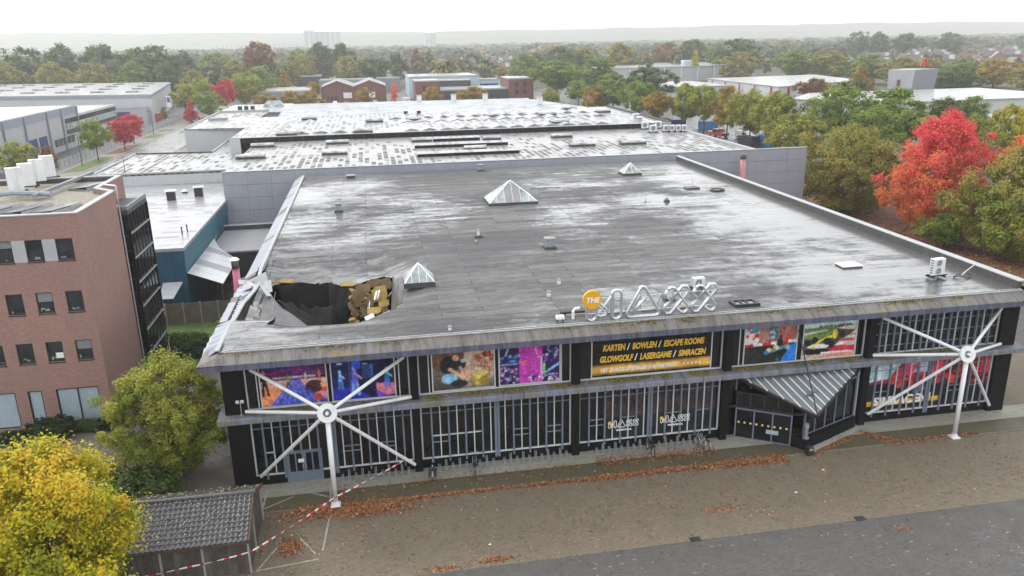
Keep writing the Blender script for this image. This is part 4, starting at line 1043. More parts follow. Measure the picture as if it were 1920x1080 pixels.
# 8 simracing film behind the lower glazing of the last bay
c = Canvas(150, 76, (0.01, 0.01, 0.012))
c.rect(0, 1, 0.55, 1, (0.3, 0.015, 0.03)); c.poly([(0, 0.6), (0.16, 0.64), (0.28, 1), (0, 1)], (0.45, 0.58, 0.66)); c.poly([(0.2, 0.55), (0.35, 0.6), (0.42, 1), (0.3, 1)], (0.6, 0.03, 0.09)); c.ell(0.36, 0.93, 0.04, 0.07, (0.65, 0.2, 0.2)); c.poly([(0.36, 0.72), (0.48, 0.72), (0.53, 1), (0.43, 1)], (0.45, 0.48, 0.62)); c.poly([(0.5, 0.6), (0.6, 0.6), (0.66, 1), (0.54, 1)], (0.62, 0.04, 0.08)); c.rect(0.66, 0.95, 0.72, 1, (0.15, 0.02, 0.025)); c.rect(0.72, 0.9, 0.95, 1, (0.5, 0.35, 0.12)); c.spots(0.2, 0.75, 0.45, 0.7, 60, 0.022, [(0.45, 0.03, 0.04), (0.01, 0.01, 0.01), (0.12, 0.1, 0.18), (0.55, 0.06, 0.05)]); c.spots(0.7, 1, 0.4, 0.7, 40, 0.02, [(0.4, 0.02, 0.03), (0.01, 0.01, 0.01)]); c.rect(0.93, 1, 0.6, 1, (0.5, 0.02, 0.035)); c.spots(0.3, 0.5, 0.25, 0.5, 14, 0.02, [(0.15, 0.13, 0.22)]); c.rect(0.0, 0.6, 0.1, 0.2, (0.7, 0.4, 0.03))
b8 = banner(c.grain(0.2), 40.45, 49.6, 0.8, 4.45, "red and black sim racing film behind the lower glazing of the rightmost bay", y=-0.012, frame=False)
text("SIMRACEN!", 0.86, W_, b8, (-4.05, -0.012, 0.42), bold=0.03, shear=0.12)

# ------------------------------------------------------------------ letter shapes of the name sign
def slot(cx, cz, w, h, ang=0.0, n=7):
    """outline of a rounded slot"""
    r = w / 2; P = []
    for s, a0 in ((1, 0), (-1, math.pi)):
        for i in range(n + 1):
            a = a0 + math.pi * i / n
            P.append((r * math.cos(a), s * (h / 2 - r) + r * math.sin(a)))
    ca, sa = math.cos(ang), math.sin(ang)
    return [(cx + x * ca - z * sa, cz + x * sa + z * ca) for x, z in P], True
def rtri(P, r=0.16, n=5):
    out = []
    for i in range(3):
        a, p, b = Vector(P[i - 1]), Vector(P[i]), Vector(P[(i + 1) % 3])
        u, v = (a - p).normalized(), (b - p).normalized()
        for t in range(n + 1):
            s = t / n
            q = (p + u * r * 1.7) * (1 - s) ** 2 + p * 2 * s * (1 - s) + (p + v * r * 1.7) * s * s
            out.append((q.x, q.y))
    return out, True
def logo():
    """letters in a box about 8.5 wide and 1.85 high"""
    L = {}
    L['M'] = [slot(0.42, 0.62, 0.62, 1.2), slot(1.98, 0.93, 0.62, 1.85), ([(0.75, 1.0), (1.1, 0.72), (1.62, 1.5)], False), ([(0.72, 0.4), (1.0, 0.25), (1.3, 0.3), (1.42, 0.55), (1.3, 0.75), (0.8, 1.2)], False), ([(1.1, 0.72), (0.85, 0.5), (0.72, 0.4)], False)]
    L['A'] = [rtri([(2.5, 0.05), (4.85, 0.05), (3.62, 2.15)], 0.26), ([(2.95, 0.2), (3.85, 1.35)], False)]
    for k, x0 in (('X', 4.95), ('X2', 6.75)):
        a = [(x0 + 0.28, 1.6), (x0 + 0.12, 1.35), (x0 + 0.2, 1.15), (x0 + 0.55, 0.93), (x0 + 0.15, 0.62), (x0 + 0.05, 0.35), (x0 + 0.2, 0.1), (x0 + 0.5, 0.1), (x0 + 1.55, 1.35), (x0 + 1.62, 1.6), (x0 + 1.5, 1.8), (x0 + 1.2, 1.82), (x0 + 0.55, 0.98)]
        b = [(x0 + 0.28, 1.6), (x0 + 0.5, 1.78), (x0 + 0.75, 1.7), (x0 + 1.6, 0.5), (x0 + 1.62, 0.25), (x0 + 1.4, 0.08), (x0 + 1.15, 0.15), (x0 + 0.9, 0.45)]
        L[k] = [(a, False), (b, False)]
    return L
LOGO = logo()

sign = empty("roof_sign", (20.45, -0.6, 9.2), "large silver tube letters with a round yellow disc standing on the roof edge", "sign")
for k, strokes in LOGO.items():
    m = MB()
    for P, cl in strokes:
        m.path([(x, 0, z) for x, z in P], 0.088, 6, cl); m.path([(x + 0.03, 0.18, z) for x, z in P], 0.06, 5, cl)
    m.build("letter", M['silver'], sign, True)
m = MB(); m.disc((0.42, -0.05, 1.38), (0, 1, 0), 0.58, 0.2, 32); dsc = m.build("disc", M['yellow'], sign)
text("THE", 0.46, W_, dsc, (0.42, -0.158, 1.22), shear=0.2, bold=0.014, align='CENTER')
m = MB()
for z in (0.35, 1.3): m.path([(0.1, 0.32, z), (8.5, 0.32, z)], 0.04, 5)
for x in (0.5, 1.9, 3.6, 5.0, 6.6, 8.3):
    m.path([(x, 0.32, -0.04), (x, 0.32, 1.5)], 0.035, 5); m.path([(x, 0.32, 1.3), (x, 1.5, -0.02)], 0.03, 5)
m.build("support_frame", M['silver'], sign)
for x in (-0.9, 1.6, 3.9, 6.2): 
    m = MB(); m.bev(x, x + 1.3, 1.1, 1.5, -0.04, 0.12, 0.02); m.build("ballast_block", M['concrete'], sign)
# small logos stuck on the lower glazing of the middle bay
for i, x0 in enumerate((22.2, 25.7)):
    s = empty("window_logo", (x0, -0.02, 1.28), "white outline logo sticker on dark glazing, %s of the two" % ("left" if i == 0 else "right"), "sticker", "logo stickers on the glazing")
    q = 2.05 / 8.5
    for k, strokes in LOGO.items():
        m = MB()
        for P, cl in strokes: m.path([(x * q, -0.1, z * q * 1.1 + 0.3) for x, z in P], 0.024, 4, cl)
        m.build("letter", W_, s)
    m = MB(); m.disc((0.1, -0.11, 0.66), (0, 1, 0), 0.12, 0.02, 16); m.build("disc", M['yellow_text'], s)
    text("VEENENDAAL", 0.17, W_, s, (1.05, -0.11, 0.06), bold=0.006, align='CENTER')
# dusky picture film behind those panes
for x0, x1, nm in ((21.95, 24.75, "left"), (25.25, 29.5, "right")):
    c = Canvas(70, 70, (0.012, 0.016, 0.018)); c.rect(0, 1, 0.42, 0.62, (0.055, 0.035, 0.032)); c.rect(0, 1, 0.62, 1, (0.03, 0.02, 0.025)); c.spots(0, 1, 0.62, 0.98, 90, 0.03, [(0.02, 0.015, 0.02), (0.06, 0.04, 0.045), (0.03, 0.02, 0.02)])
    banner(c.grain(0.4), x0, x1, 0.8, 4.4, "dusky brown picture film on the %s panes of the middle ground-floor bay" % nm, y=0.012, frame=False, name="window_film")

# ------------------------------------------------------------------ white bracing stars
def star(cx, flip, label):
    s = empty("bracing_star", (cx, -3.12, 0), label, "bracing", "white steel bracing stars")
    n = Vector((0, 0, 5.9))
    m = MB(); m.tube((0, 0, 0.12), (0, 0, 5.4), 0.145, 0.145, 12); m.build("post", M['white_paint'], s, True)
    m = MB(); m.bev(-0.28, 0.28, -0.28, 0.28, 0.0, 0.1, 0.03); m.tube((0, 0, 0.1), (0, 0, 0.3), 0.2, 0.17, 12); m.build("base_plate", M['white_paint'], s)
    # ring plate
    m = MB(); k = 24; V = []
    ax = Vector((0, 0.28, 0.96)); rx = Vector((1, 0, 0)); nn = rx.cross(ax).normalized()
    for d in (-0.06, 0.06):
        for r in (0.55, 0.24):
            for i in range(k):
                a = 2 * math.pi * i / k; V.append(n + rx * r * math.cos(a) + ax * r * math.sin(a) + nn * d)
    F = []
    for i in range(k):
        j = (i + 1) % k
        F += [(i, j, k + j, k + i), (2 * k + i, 3 * k + i, 3 * k + j, 2 * k + j), (i, 2 * k + i, 2 * k + j, j), (k + i, k + j, 3 * k + j, 3 * k + i)]
    m.add(V, F); m.build("ring_plate", M['white_paint'], s)
    m = MB(); m.tube(n - nn * 0.1, n + nn * 0.22, 0.1, 0.1, 10); m.build("hub_pin", M['white_paint'], s)
    ends = [(-4.3, 2.75, 7.75), (4.45, 2.75, 7.75), (-4.8, 2.65, 5.2), (4.75, 2.65, 5.2), (-4.45, 2.9, 0.75), (4.75, 2.7, 0.6)]
    for e in ends:
        e = Vector(e); d = (e - n).normalized()
        m = MB(); m.tube(n + d * 0.45, e, 0.105, 0.105, 10); m.obox(n + d * 0.42, d * 0.18, Vector((0, 0, 1)).cross(d).normalized() * 0.12, nn * 0.05)
        m.build("strut", M['white_paint'], s, False)
    return s
star(5.0, 1, "white steel bracing star on a post at the left end of the hall front")
star(45.0, -1, "white steel bracing star on a post at the right end of the hall front")

# ------------------------------------------------------------------ entrance with triangular glass canopy
ent = root0("entrance_canopy", "pointed triangular glass canopy with white ribs over the hall entrance", "canopy")
A, B_, C_ = Vector((31.0, -0.2, 4.3)), Vector((39.6, -0.2, 4.25)), Vector((34.75, -3.4, 2.75))
nrm = (B_ - A).cross(C_ - A).normalized(); nrm = nrm if nrm.z > 0 else -nrm
MB().slab([A, C_, B_], nrm, 0.02).build("glass_roof", M['clear'], ent)
m = MB()
for p, q in ((A, C_), (B_, C_), (A, B_)):
    d = (q - p); m.obox((p + q) / 2 - nrm * 0.06, d * 0.5, d.cross(nrm).normalized() * 0.07, nrm * 0.09)
m.build("edge_beam", M['steel_dark'], ent)
# ribs run parallel to the line from the tip to the middle of the wall
wm = A + (B_ - A) * 0.30; dirr = (wm - C_)
for i in range(15):
    t = (i + 0.7) / 15.4
    top = A + (B_ - A) * t
    # walk down from top along -dirr until the triangle's edge
    s = t / 0.30 if t < 0.30 else (1 - t) / 0.70
    bot = top - dirr * s
    if (top - bot).length < 0.25: continue
    m = MB(); m.tube(bot + nrm * 0.07 + (top - bot) * 0.02, top + nrm * 0.07 - (top - bot) * 0.1, 0.052, 0.052, 7); m.build("rib", M['white_paint'], ent)
m = MB(); m.tube(C_ + nrm * 0.1, (34.9, -0.1, 7.3), 0.045, 0.045, 7); m.build("stay_rod", M['steel_dark'], ent)
# vestibule
T = (34.6, -2.75)
def wall_run(name, p, q, n, z0, z1, parent, mat_m):
    p, q = Vector((*p, 0)), Vector((*q, 0)); d = (q - p); u = d.normalized(); w = Vector((-u.y, u.x, 0))
    for i in range(n + 1):
        c = p + d * (i / n); m = MB(); m.obox((c.x, c.y, (z0 + z1) / 2), u * 0.045, w * 0.06, Vector((0, 0, (z1 - z0) / 2))); m.build("mullion", mat_m, parent)
    for i in range(n):
        a = p + d * ((i + 0.03) / n); b = p + d * ((i + 0.97) / n); c = (a + b) / 2
        m = MB(); m.obox((c.x, c.y, (z0 + z1) / 2), (b - a) / 2, w * 0.012, Vector((0, 0, (z1 - z0) / 2 - 0.03))); m.build("pane", M['glass'], parent)
    for z in (z0, z1):
        m = MB(); c = (p + q) / 2; m.obox((c.x, c.y, z), d / 2, w * 0.05, Vector((0, 0, 0.04))); m.build("rail", mat_m, parent)
ves = root0("entrance_vestibule", "dark glazed wedge-shaped entrance vestibule below the pointed canopy", "entrance")
wall_run("left", (30.95, -0.15), (33.9, -2.0), 3, 0.08, 2.15, ves, M['mullion'])
wall_run("upper", (30.95, -0.12), (33.9, -1.97), 4, 2.3, 3.3, ves, M['steel_dark'])
wall_run("right", (34.75, -2.1), (39.45, -0.15), 5, 0.75, 3.6, ves, M['mullion'])
m = MB(); m.prism([(30.3, 0.1), (30.95, -0.1), (33.95, -1.98), (34.7, -2.1), (39.5, -0.1), (39.7, 0.1)], 2.16, 2.3); m.build("lintel", M['steel_dark'], ves)
m = MB(); m.prism([(33.9, -2.0), (34.55, -2.75), (39.5, -0.5), (39.5, -0.15), (34.75, -2.08)], 0.0, 0.74); m.build("plinth_wall", M['black'], ves)
m = MB(); m.prism([(34.57, -2.78), (36.2, -2.1), (39.7, -0.55), (39.6, -0.9), (34.9, -3.1)], 0.0, 0.12); m.build("step", M['concrete'], ves)
for i in range(9):
    t = 0.06 + i * 0.108; x, y = 30.95 + 2.95 * t, -0.15 - 1.85 * t
    m = MB(); m.disc((x - 0.04, y - 0.06, 1.22), (0.53, 0.85, 0), 0.075, 0.012, 12); m.build("reflection_dot", plain("pale_yellow_dot", (0.75, 0.58, 0.3), 0.5), ves)  # yellow discs stand in for a string of lights mirrored in the glass
m = MB(); m.obox((32.9, -1.47, 0.82), Vector((0.33, -0.207, 0)), Vector((0.008, 0.012, 0)), Vector((0, 0, 0.14))); m.build("door_notice", M['frost'], ves)
for a_, b_ in ((30.24, 30.95), (39.45, 39.76)): MB().box(a_, b_, 0.2, 0.24, 0, 4.4).build("side_pane", M['glass'], ves)
m = MB(); m.box(30.24, 39.76, 0.25, 0.29, 0.0, 4.55); m.build("rear_glazing", M['glass'], ves)
for i in range(9):
    x = 31 + i * 1.05
    MB().box(x - 0.04, x + 0.04, 0.15, 0.245, 3.3, 4.5).build("mullion", M['mullion'], ves)
for a_ in (30.26, 39.62): MB().box(a_, a_ + 0.09, -0.07, 0.14, 0.1, 4.5).build("bay_frame", M['frame_white'], ves)
lan = empty("wall_lantern", (34.72, -2.45, 0.74), "grey cylindrical lantern under the tip of the entrance canopy", "lamp")
m = MB(); m.tube((0, 0, 0), (0, 0, 0.1), 0.22, 0.2, 12); m.tube((0, 0, 0.1), (0, 0, 0.75), 0.11, 0.13, 12); m.build("body", M['grey_wall'], lan); m = MB(); m.tube((0, 0, 0.75), (0, 0, 1.0), 0.16, 0.14, 12); m.build("lamp_head", M['concrete'], lan)
bn = empty("litter_bin", (34.55, -3.3, 0), "small dark litter bin at the tip of the entrance plinth", "bin")
m = MB(); m.bev(-0.2, 0.2, -0.2, 0.2, 0.03, 0.62, 0.04); m.build("body", M['steel_dark'], bn); MB().box(-0.13, 0.13, -0.22, -0.2, 0.4, 0.52).build("slot_plate", M['concrete'], bn)

# floodlight mast on the ledge
fl = empty("floodlight", (-0.05, -0.5, 4.98), "small twin floodlight on a short mast on the left end of the ledge", "lamp")
m = MB(); m.tube((0, 0, 0), (0, 0, 0.85), 0.03, 0.03, 6); m.box(-0.1, 0.1, -0.1, 0.1, 0, 0.06); m.build("mast", M['silver'], fl)
for x in (-0.14, 0.12): 
    m = MB(); m.obox((x, -0.05, 0.9), (0.09, 0, 0), (0, 0.06, 0.03), (0, -0.03, 0.06)); m.build("lamp_head", M['white_paint'], fl)

# ------------------------------------------------------------------ things standing on the hall roof
def pyramid(x, y, w, d, h, label, curb=0.3, z=9.16, dark=False):
    r = empty("pyramid_skylight", (x, y, z - 0.03), label, "skylight", "glass pyramid skylights on the hall roof")
    m = MB(); m.box(-w / 2, w / 2, -d / 2, d / 2, 0, curb); m.build("curb", M['felt'], r)
    a, b = w / 2 - 0.06, d / 2 - 0.06
    ap = Vector((0, 0, curb + h)); cs = [Vector((-a, -b, curb)), Vector((a, -b, curb)), Vector((a, b, curb)), Vector((-a, b, curb))]
    ns = 6 if w > 3 else 4
    for i in range(4):
        p, q = cs[i], cs[(i + 1) % 4]
        for j in range(ns):
            p0, p1 = p + (q - p) * (j / ns), p + (q - p) * ((j + 1) / ns)
            # pane boundary lines run parallel to the slope line of the face
            mid = (p + q) / 2
            def up(t):
                s = 1 - abs(2 * t - 1); return p + (q - p) * t + (ap - mid) * s
            t0, t1 = j / ns, (j + 1) / ns
            pts = [p0, p1, up(t1), up(t0)]
            pts = [v for k_, v in enumerate(pts) if all((v - u).length > 1e-4 for u in pts[:k_])]
            n = (q - p).cross(ap - p).normalized()
            boarded = dark and i == 0 and j in (2, 3)
            m = MB(); m.slab(pts, n, 0.02); m.build("pane", M['sheet_grey'] if boarded else M['glass_sky'], r)
        m = MB()
        for j in range(1, ns):
            t = j / ns; s = 1 - abs(2 * t - 1); u = p + (q - p) * t
            m.path([u + n * 0.03, u + (ap - mid) * s + n * 0.03], 0.025, 4)
        m.build("glazing_bar", M['white_print'], r)
        m = MB(); m.path([p, ap + Vector((0, 0, 0.03))], 0.05, 5); m.build("hip_bar", M['white_print'], r)
    return r
pyramid(22.55, 37.6, 5.2, 3.8, 2.0, "largest glass pyramid skylight, in the middle of the hall roof", dark=True)
pyramid(11.1, 9.9, 2.2, 2.1, 1.15, "small white glass pyramid skylight beside the roof hole", 0.35)
pyramid(40.2, 51.2, 2.4, 2.2, 1.15, "small white glass pyramid skylight near the far right corner of the hall roof")

def vent(x, y, r0, h, label, mat='frame_white', cap=True, base=None, z=9.16):
    v = empty("roof_vent", (x, y, z - 0.02), label, "roof vent", "vents on the hall roof")
    if base: MB().bev(-base, base, -base, base, 0, 0.22, 0.05).build("base", M['felt'], v)
    m = MB(); m.tube((0, 0, 0.0), (0, 0, h), r0, r0 * 0.97, 12); m.build("pipe", M[mat], v, False)
    if cap:
        m = MB(); m.tube((0, 0, h), (0, 0, h + 0.06), r0 * 1.25, r0 * 1.25, 12); m.tube((0, 0, h + 0.06), (0, 0, h + 0.13), r0 * 1.2, r0 * 0.3, 12); m.build("cap", M['concrete'], v)
    return v
vent(4.7, 37.0, 0.33, 0.85, "blue-grey pipe vent on the left half of the hall roof", 'wall_bluegrey', base=0.42)
vent(22.3, 17.4, 0.4, 0.85, "stout blue-grey pipe vent with moss at its foot in the middle of the hall roof", 'wall_bluegrey', base=0.5)
vent(22.4, 59.3, 0.36, 0.8, "pipe vent at the far edge of the hall roof behind the big pyramid", 'wall_bluegrey', base=0.45)
vent(17.1, 22.6, 0.12, 0.62, "thin white pipe vent on a dark base left of the stout vent", 'white_paint', base=0.33)
vent(16.6, 20.5, 0.1, 0.18, "low round drain cover in front of the thin white vent", 'concrete')
vent(16.5, 30.0, 0.22, 0.1, "small pale dome on the roof below the big pyramid", 'white_paint')
vent(19.45, 4.9, 0.13, 0.3, "small white mushroom vent nearest the roof sign", 'white_paint')
vent(20.75, 7.5, 0.13, 0.3, "small white mushroom vent behind the one nearest the roof sign", 'white_paint')
vent(12.3, -0.2, 0.1, 0.22, "small white mushroom vent near the front edge left of the sign", 'white_paint')
vent(26.9, 2.4, 0.22, 0.55, "white mushroom vent behind the third letter of the roof sign", 'white_paint', base=0.35)
vent(24.9, 1.5, 0.12, 0.4, "slim white vent behind the triangular letter of the roof sign", 'white_paint')
vent(38.4, 33.4, 0.16, 0.35, "small vent among puddles on the right half of the hall roof", 'concrete', base=0.25)
vent(36.5, 34.6, 0.09, 0.4, "thin bent pipe left of the vent among the puddles", 'white_paint', cap=False)
vent(5.55, 58.3, 0.55, 0.35, "dark round dome vent at the far left edge of the hall roof", 'felt')
for (x, y, w, d, lab, mt) in ((43.8, 39.9, 1.5, 1.1, "low mossy hatch with an antenna near the right parapet", 'fascia'), (42.6, 6.9, 1.5, 1.15, "closed pale roof hatch on the right front half of the roof", 'white_paint')):
    h = empty("roof_hatch", (x, y, 9.15), lab, "hatch"); MB().bev(-w / 2, w / 2, -d / 2, d / 2, 0, 0.1, 0.03).build("curb", M['felt'], h); MB().bev(-w / 2 - 0.04, w / 2 + 0.04, -d / 2 - 0.04, d / 2 + 0.04, 0.1, 0.18, 0.03).build("lid", M[mt], h)
    if mt == 'fascia': m = MB(); m.tube((0.1, 0, 0.18), (0.1, 0, 1.2), 0.02, 0.02, 5); m.tube((-0.2, 0, 1.0), (0.4, 0, 1.0), 0.015, 0.015, 5); m.build("antenna", M['silver'], h)
h = empty("roof_drain", (46.0, 37.9, 9.15), "round dark drain ring near the right parapet", "drain"); m = MB(); m.path([(0.75 * math.cos(a), 0.6 * math.sin(a), 0.1) for a in [i * 0.3927 for i in range(16)]], 0.1, 6, True); m.build("ring", M['felt'], h); m = MB(); m.disc((0, 0, 0.05), (0, 0, 1), 0.5, 0.04, 14); m.build("grate", M['concrete'], h)
h = empty("roof_opening", (31.2, 0.3, 9.15), "square black framed roof fan at the front edge right of the sign", "roof fan")
f = MB(); f.box(-0.85, 0.85, -0.5, -0.35, 0, 0.22); f.box(-0.85, 0.85, 0.35, 0.5, 0, 0.22); f.box(-0.85, -0.65, -0.35, 0.35, 0, 0.22); f.box(0.65, 0.85, -0.35, 0.35, 0, 0.22); f.build("curb", M['steel_dark'], h)
MB().box(-0.65, 0.65, -0.35, 0.35, 0, 0.1).build("inner_plate", M['coping'], h)
for x in (-0.3, 0.1): MB().box(x, x + 0.12, -0.3, 0.3, 0.102, 0.2).build("fin", M['steel_dark'], h)
def aircon(x, y, z, w, d, hh, rz, label, group, legs=0.2, fans=1, name="air_conditioner"):
    a = empty(name, (x, y, z), label, "air conditioner", group, rz)
    MB().bev(-w / 2, w / 2, -d / 2, d / 2, legs, legs + hh, 0.03).build("casing", M['white_paint'], a)
    fr = MB(); fr.box(-w / 2 - 0.25, w / 2 + 0.25, -d / 2 - 0.02, -d / 2 + 0.06, legs - 0.1, legs - 0.005); fr.box(-w / 2 - 0.25, w / 2 + 0.25, d / 2 - 0.06, d / 2 + 0.02, legs - 0.1, legs - 0.005)
    for sx in (-1, 1): fr.box(sx * w / 2 - 0.05, sx * w / 2 + 0.05, -d / 2 - 0.15, d / 2 + 0.15, legs - 0.2, legs - 0.102)
    fr.build("support_rail", M['steel_dark'], a)
    for sx in (-1, 1):
        for j in range(6): MB().box(sx * w / 2 - 0.008, sx * w / 2 + 0.008, -d / 2 + 0.05, d / 2 - 0.05, legs + hh * (0.08 + j * 0.15), legs + hh * (0.18 + j * 0.15)).build("louvre", M['grey_wall'], a)
    for i in range(fans):
        zc = legs + hh * (i + 0.5) / fans; rr_ = min(w * 0.36, hh / fans * 0.4)
        m = MB(); m.disc((-w * 0.08, -d / 2 - 0.006, zc), (0, 1, 0), rr_, 0.01, 18); g = m.build("fan_grille", M['grey_wall'], a)
        m = MB(); m.path([(-w * 0.08 + rr_ * math.cos(t), -d / 2 - 0.02, zc + rr_ * math.sin(t)) for t in [k * 0.3927 for k in range(16)]], 0.018, 4, True); m.tube((-w * 0.08, -d / 2 - 0.03, zc - rr_), (-w * 0.08, -d / 2 - 0.03, zc + rr_), 0.012, 0.012, 4); m.tube((-w * 0.08 - rr_, -d / 2 - 0.03, zc), (-w * 0.08 + rr_, -d / 2 - 0.03, zc), 0.012, 0.012, 4)
        m.build("fan_guard", M['frame_white'], g)
    return a
aircon(46.6, 2.7, 9.16, 0.95, 0.42, 1.15, 0.15, "white air conditioner with two fans at the right front corner of the hall roof", "air conditioners on the hall roof", 0.3, 2)
aircon(29.6, 4.0, 9.16, 0.85, 0.4, 0.62, 0.1, "small white air conditioner behind the last letter of the roof sign", "air conditioners on the hall roof", 0.25, 1)
h = empty("cable_coil", (47.9, 2.3, 9.17), "loose white pipe loops beside the right-hand rooftop air conditioner", "pipe")
m = MB(); m.path([(0.45 * math.cos(a) + 0.1 * a, 0.3 * math.sin(a), 0.12 + 0.1 * math.sin(2 * a)) for a in [i * 0.45 for i in range(17)]], 0.03, 5); m.build("pipe_loop", M['rubber'], h); m = MB(); m.path([(0.5, 0.2, 0.1), (1.2, 0.6, 0.3), (2.1, 1.0, 0.55)], 0.03, 5); m.build("pipe_run", M['white_paint'], h)
h = empty("roof_box", (19.0, -0.25, 9.16), "small white box on legs at the front roof edge left of the sign", "box"); MB().bev(-0.25, 0.25, -0.16, 0.16, 0.22, 0.42, 0.02).build("lid", M['white_print'], h)
for sx in (-0.18, 0.18): MB().box(sx - 0.03, sx + 0.03, -0.05, 0.05, 0, 0.219).build("leg", M['steel_dark'], h)
h = empty("roof_pipe", (19.9, 0.1, 9.16), "bent cream pipe and dark duct behind the yellow disc", "pipe"); m = MB(); m.path([(0, 0, 0), (0, 0, 0.5), (0.12, 0, 0.66), (0.4, 0, 0.68)], 0.09, 7); m.build("bend", M['white_print'], h); MB().bev(-0.6, 0.9, 0.55, 0.95, 0, 0.3, 0.04).build("duct", M['steel_dark'], h)
# pink flues
def flue(x, y, z0, z1, r0, mat, label, capdark=0.7, tilt=(0, 0)):
    f_ = empty("flue_pipe", (x, y, 0), label, "flue", "pink metal flues")
    m = MB(); m.tube((0, 0, z0), (tilt[0], tilt[1], z1), r0, r0, 16); m.build("pipe", M[mat], f_, True)
    m = MB(); m.tube((tilt[0], tilt[1], z1), (tilt[0], tilt[1], z1 + capdark), r0 * 1.02, r0 * 1.02, 16); m.build("dark_cap", M['felt'], f_, True)
    for zz in (z1 - 2.9, z1 - 0.02):
        m = MB(); t = (zz - z0) / (z1 - z0); m.tube((tilt[0] * t, tilt[1] * t, zz - 0.05), (tilt[0] * t, tilt[1] * t, zz + 0.05), r0 * 1.08, r0 * 1.08, 16); m.build("band", M[mat], f_)
    return f_
fl1 = flue(-2.35, 15.2, 0, 9.5, 0.27, 'pink', "bright pink flue leaning beside the broken left roof edge", tilt=(0.1, 0.5))
m = MB(); m.tube((0.1, 0.5, 10.2), (0.1, 0.5, 10.36), 0.36, 0.2, 14); m.build("rain_cap", M['white_print'], fl1); m = MB(); m.tube((0.1, 0.3, 7.6), (1.6, 0.3, 8.0), 0.08, 0.08, 6); m.build("bracket", M['red_paint'], fl1)
flue(59.8, 60.3, 0, 9.0, 0.4, 'pink_far', "faded pink flue before the grey panel wall right of the hall", 0.6)
# ------------------------------------------------------------------ brick office block on the left
off = root0("brick_office", "three-storey brown brick office block with dark windows on the left", "building")
OX, OY, OH = -10.92, 11.0, 15.19
WIN = []                                   # (x0, x1, z0, z1, kind)
for i in range(6):
    xc = -12.05 - 1.87 * i
    for z0 in (12.08, 8.45, 4.92):
        WIN.append((xc - 0.53, xc + 0.53, z0, z0 + 1.48, 'w'))
GROUND = [(-14.4, -11.62), (-16.22, -15.3), (-18.9, -17.0), (-21.0, -19.6), (-24.2, -22)]
def wall_with_holes(m, x0, x1, z0, z1, holes, y, t):
    """front wall slab built as strips around rectangular openings"""
    zs = sorted({z0, z1, *[h[2] for h in holes], *[h[3] for h in holes]})
    for za, zb in zip(zs, zs[1:]):
        hs = sorted([h for h in holes if h[2] <= za and h[3] >= zb]); x = x0
        for h in hs:
            if h[0] > x: m.box(x, h[0], y, y + t, za, zb)
            x = h[1]
        if x < x1: m.box(x, x1, y, y + t, za, zb)
m = MB()
holes = [(a, b, c, d) for a, b, c, d, _ in WIN] + [(a, b, 0.2, 2.9) for a, b in GROUND]
wall_with_holes(m, -34, OX, -0.05, OH, holes, OY, 0.35)
m.build("front_wall", M['brick'], off)
m = MB(); m.prism([(OX, OY + 0.352), (OX, 19.3), (-12.55, 21.0), (-12.55, 27.4), (-12.95, 27.4), (-12.95, 20.9), (OX - 0.35, 19.1), (OX - 0.35, OY + 0.352)], -0.05, OH); m.build("side_wall", M['brick'], off)
m = MB(); m.box(-34, -12.95, 27.05, 27.4, 0, OH); m.build("rear_wall", M['brick'], off)
for i, (a, b, c, d, _) in enumerate(WIN):
    w = MB(); w.box(a, b, OY + 0.1, OY + 0.2, c, c + 0.14); w.box(a, b, OY + 0.1, OY + 0.2, d - 0.07, d); w.box(a, a + 0.07, OY + 0.1, OY + 0.2, c + 0.14, d - 0.07); w.box(b - 0.07, b, OY + 0.1, OY + 0.2, c + 0.14, d - 0.07)
    wf = w.build("window", M['steel_dark'], off)
    MB().box(a + 0.07, b - 0.07, OY + 0.14, OY + 0.16, c + 0.14, d - 0.07).build("pane", M['glass_far'], wf)
    MB().box(a - 0.03, b + 0.03, OY - 0.04, OY + 0.098, c - 0.07, c - 0.003).build("window_sill", M['steel_dark'], wf)
rr = random.Random(12)
for i, (a, b, c, d, _) in enumerate(WIN):                 # papers, pots and blinds seen at the window sills
    for k_ in range(rr.randint(1, 3)):
        x = rr.uniform(a + 0.12, b - 0.4); w_ = rr.uniform(0.08, 0.3); MB().box(x, x + w_, OY + 0.118, OY + 0.138, c + 0.142, c + 0.142 + rr.uniform(0.05, 0.22)).build("sill_clutter", M[rr.choice(('wall_pale', 'grey_wall', 'concrete'))], off)
    if rr.random() < 0.3: MB().box(a + 0.075, b - 0.075, OY + 0.12, OY + 0.136, d - rr.uniform(0.25, 0.7), d - 0.072).build("blind", M['grey_wall'], off)
for i in range(5):
    xc = -12.05 - 1.87 * i - 0.935
    if i != 2: MB().box(xc - 0.405, xc + 0.405, OY - 0.012, OY + 0.05, 12.08, 13.56).build("white_panel", M['wall_pale'], off)
for k, (a, b) in enumerate(GROUND):
    w = MB(); n = 2 if b - a > 2 else 1
    w.box(a, b, OY + 0.08, OY + 0.2, 0.2, 0.29); w.box(a, b, OY + 0.08, OY + 0.2, 2.81, 2.9)
    for j in range(n + 1):
        xx = a + (b - a - 0.09) * j / n; w.box(xx, xx + 0.09, OY + 0.08, OY + 0.2, 0.29, 2.81)
    wf = w.build("ground_window", M['steel_dark'], off)
    for j in range(n):
        xa = a + 0.09 + (b - a - 0.09) * j / n; MB().box(xa, xa + (b - a - 0.09) / n - 0.09, OY + 0.13, OY + 0.16, 0.29, 2.81).build("frosted_pane", M['frost'], wf)
MB().box(-13.95, -13.35, OY + 0.118, OY + 0.135, 5.15, 5.55).build("paper_notice", M['white_print'], off)
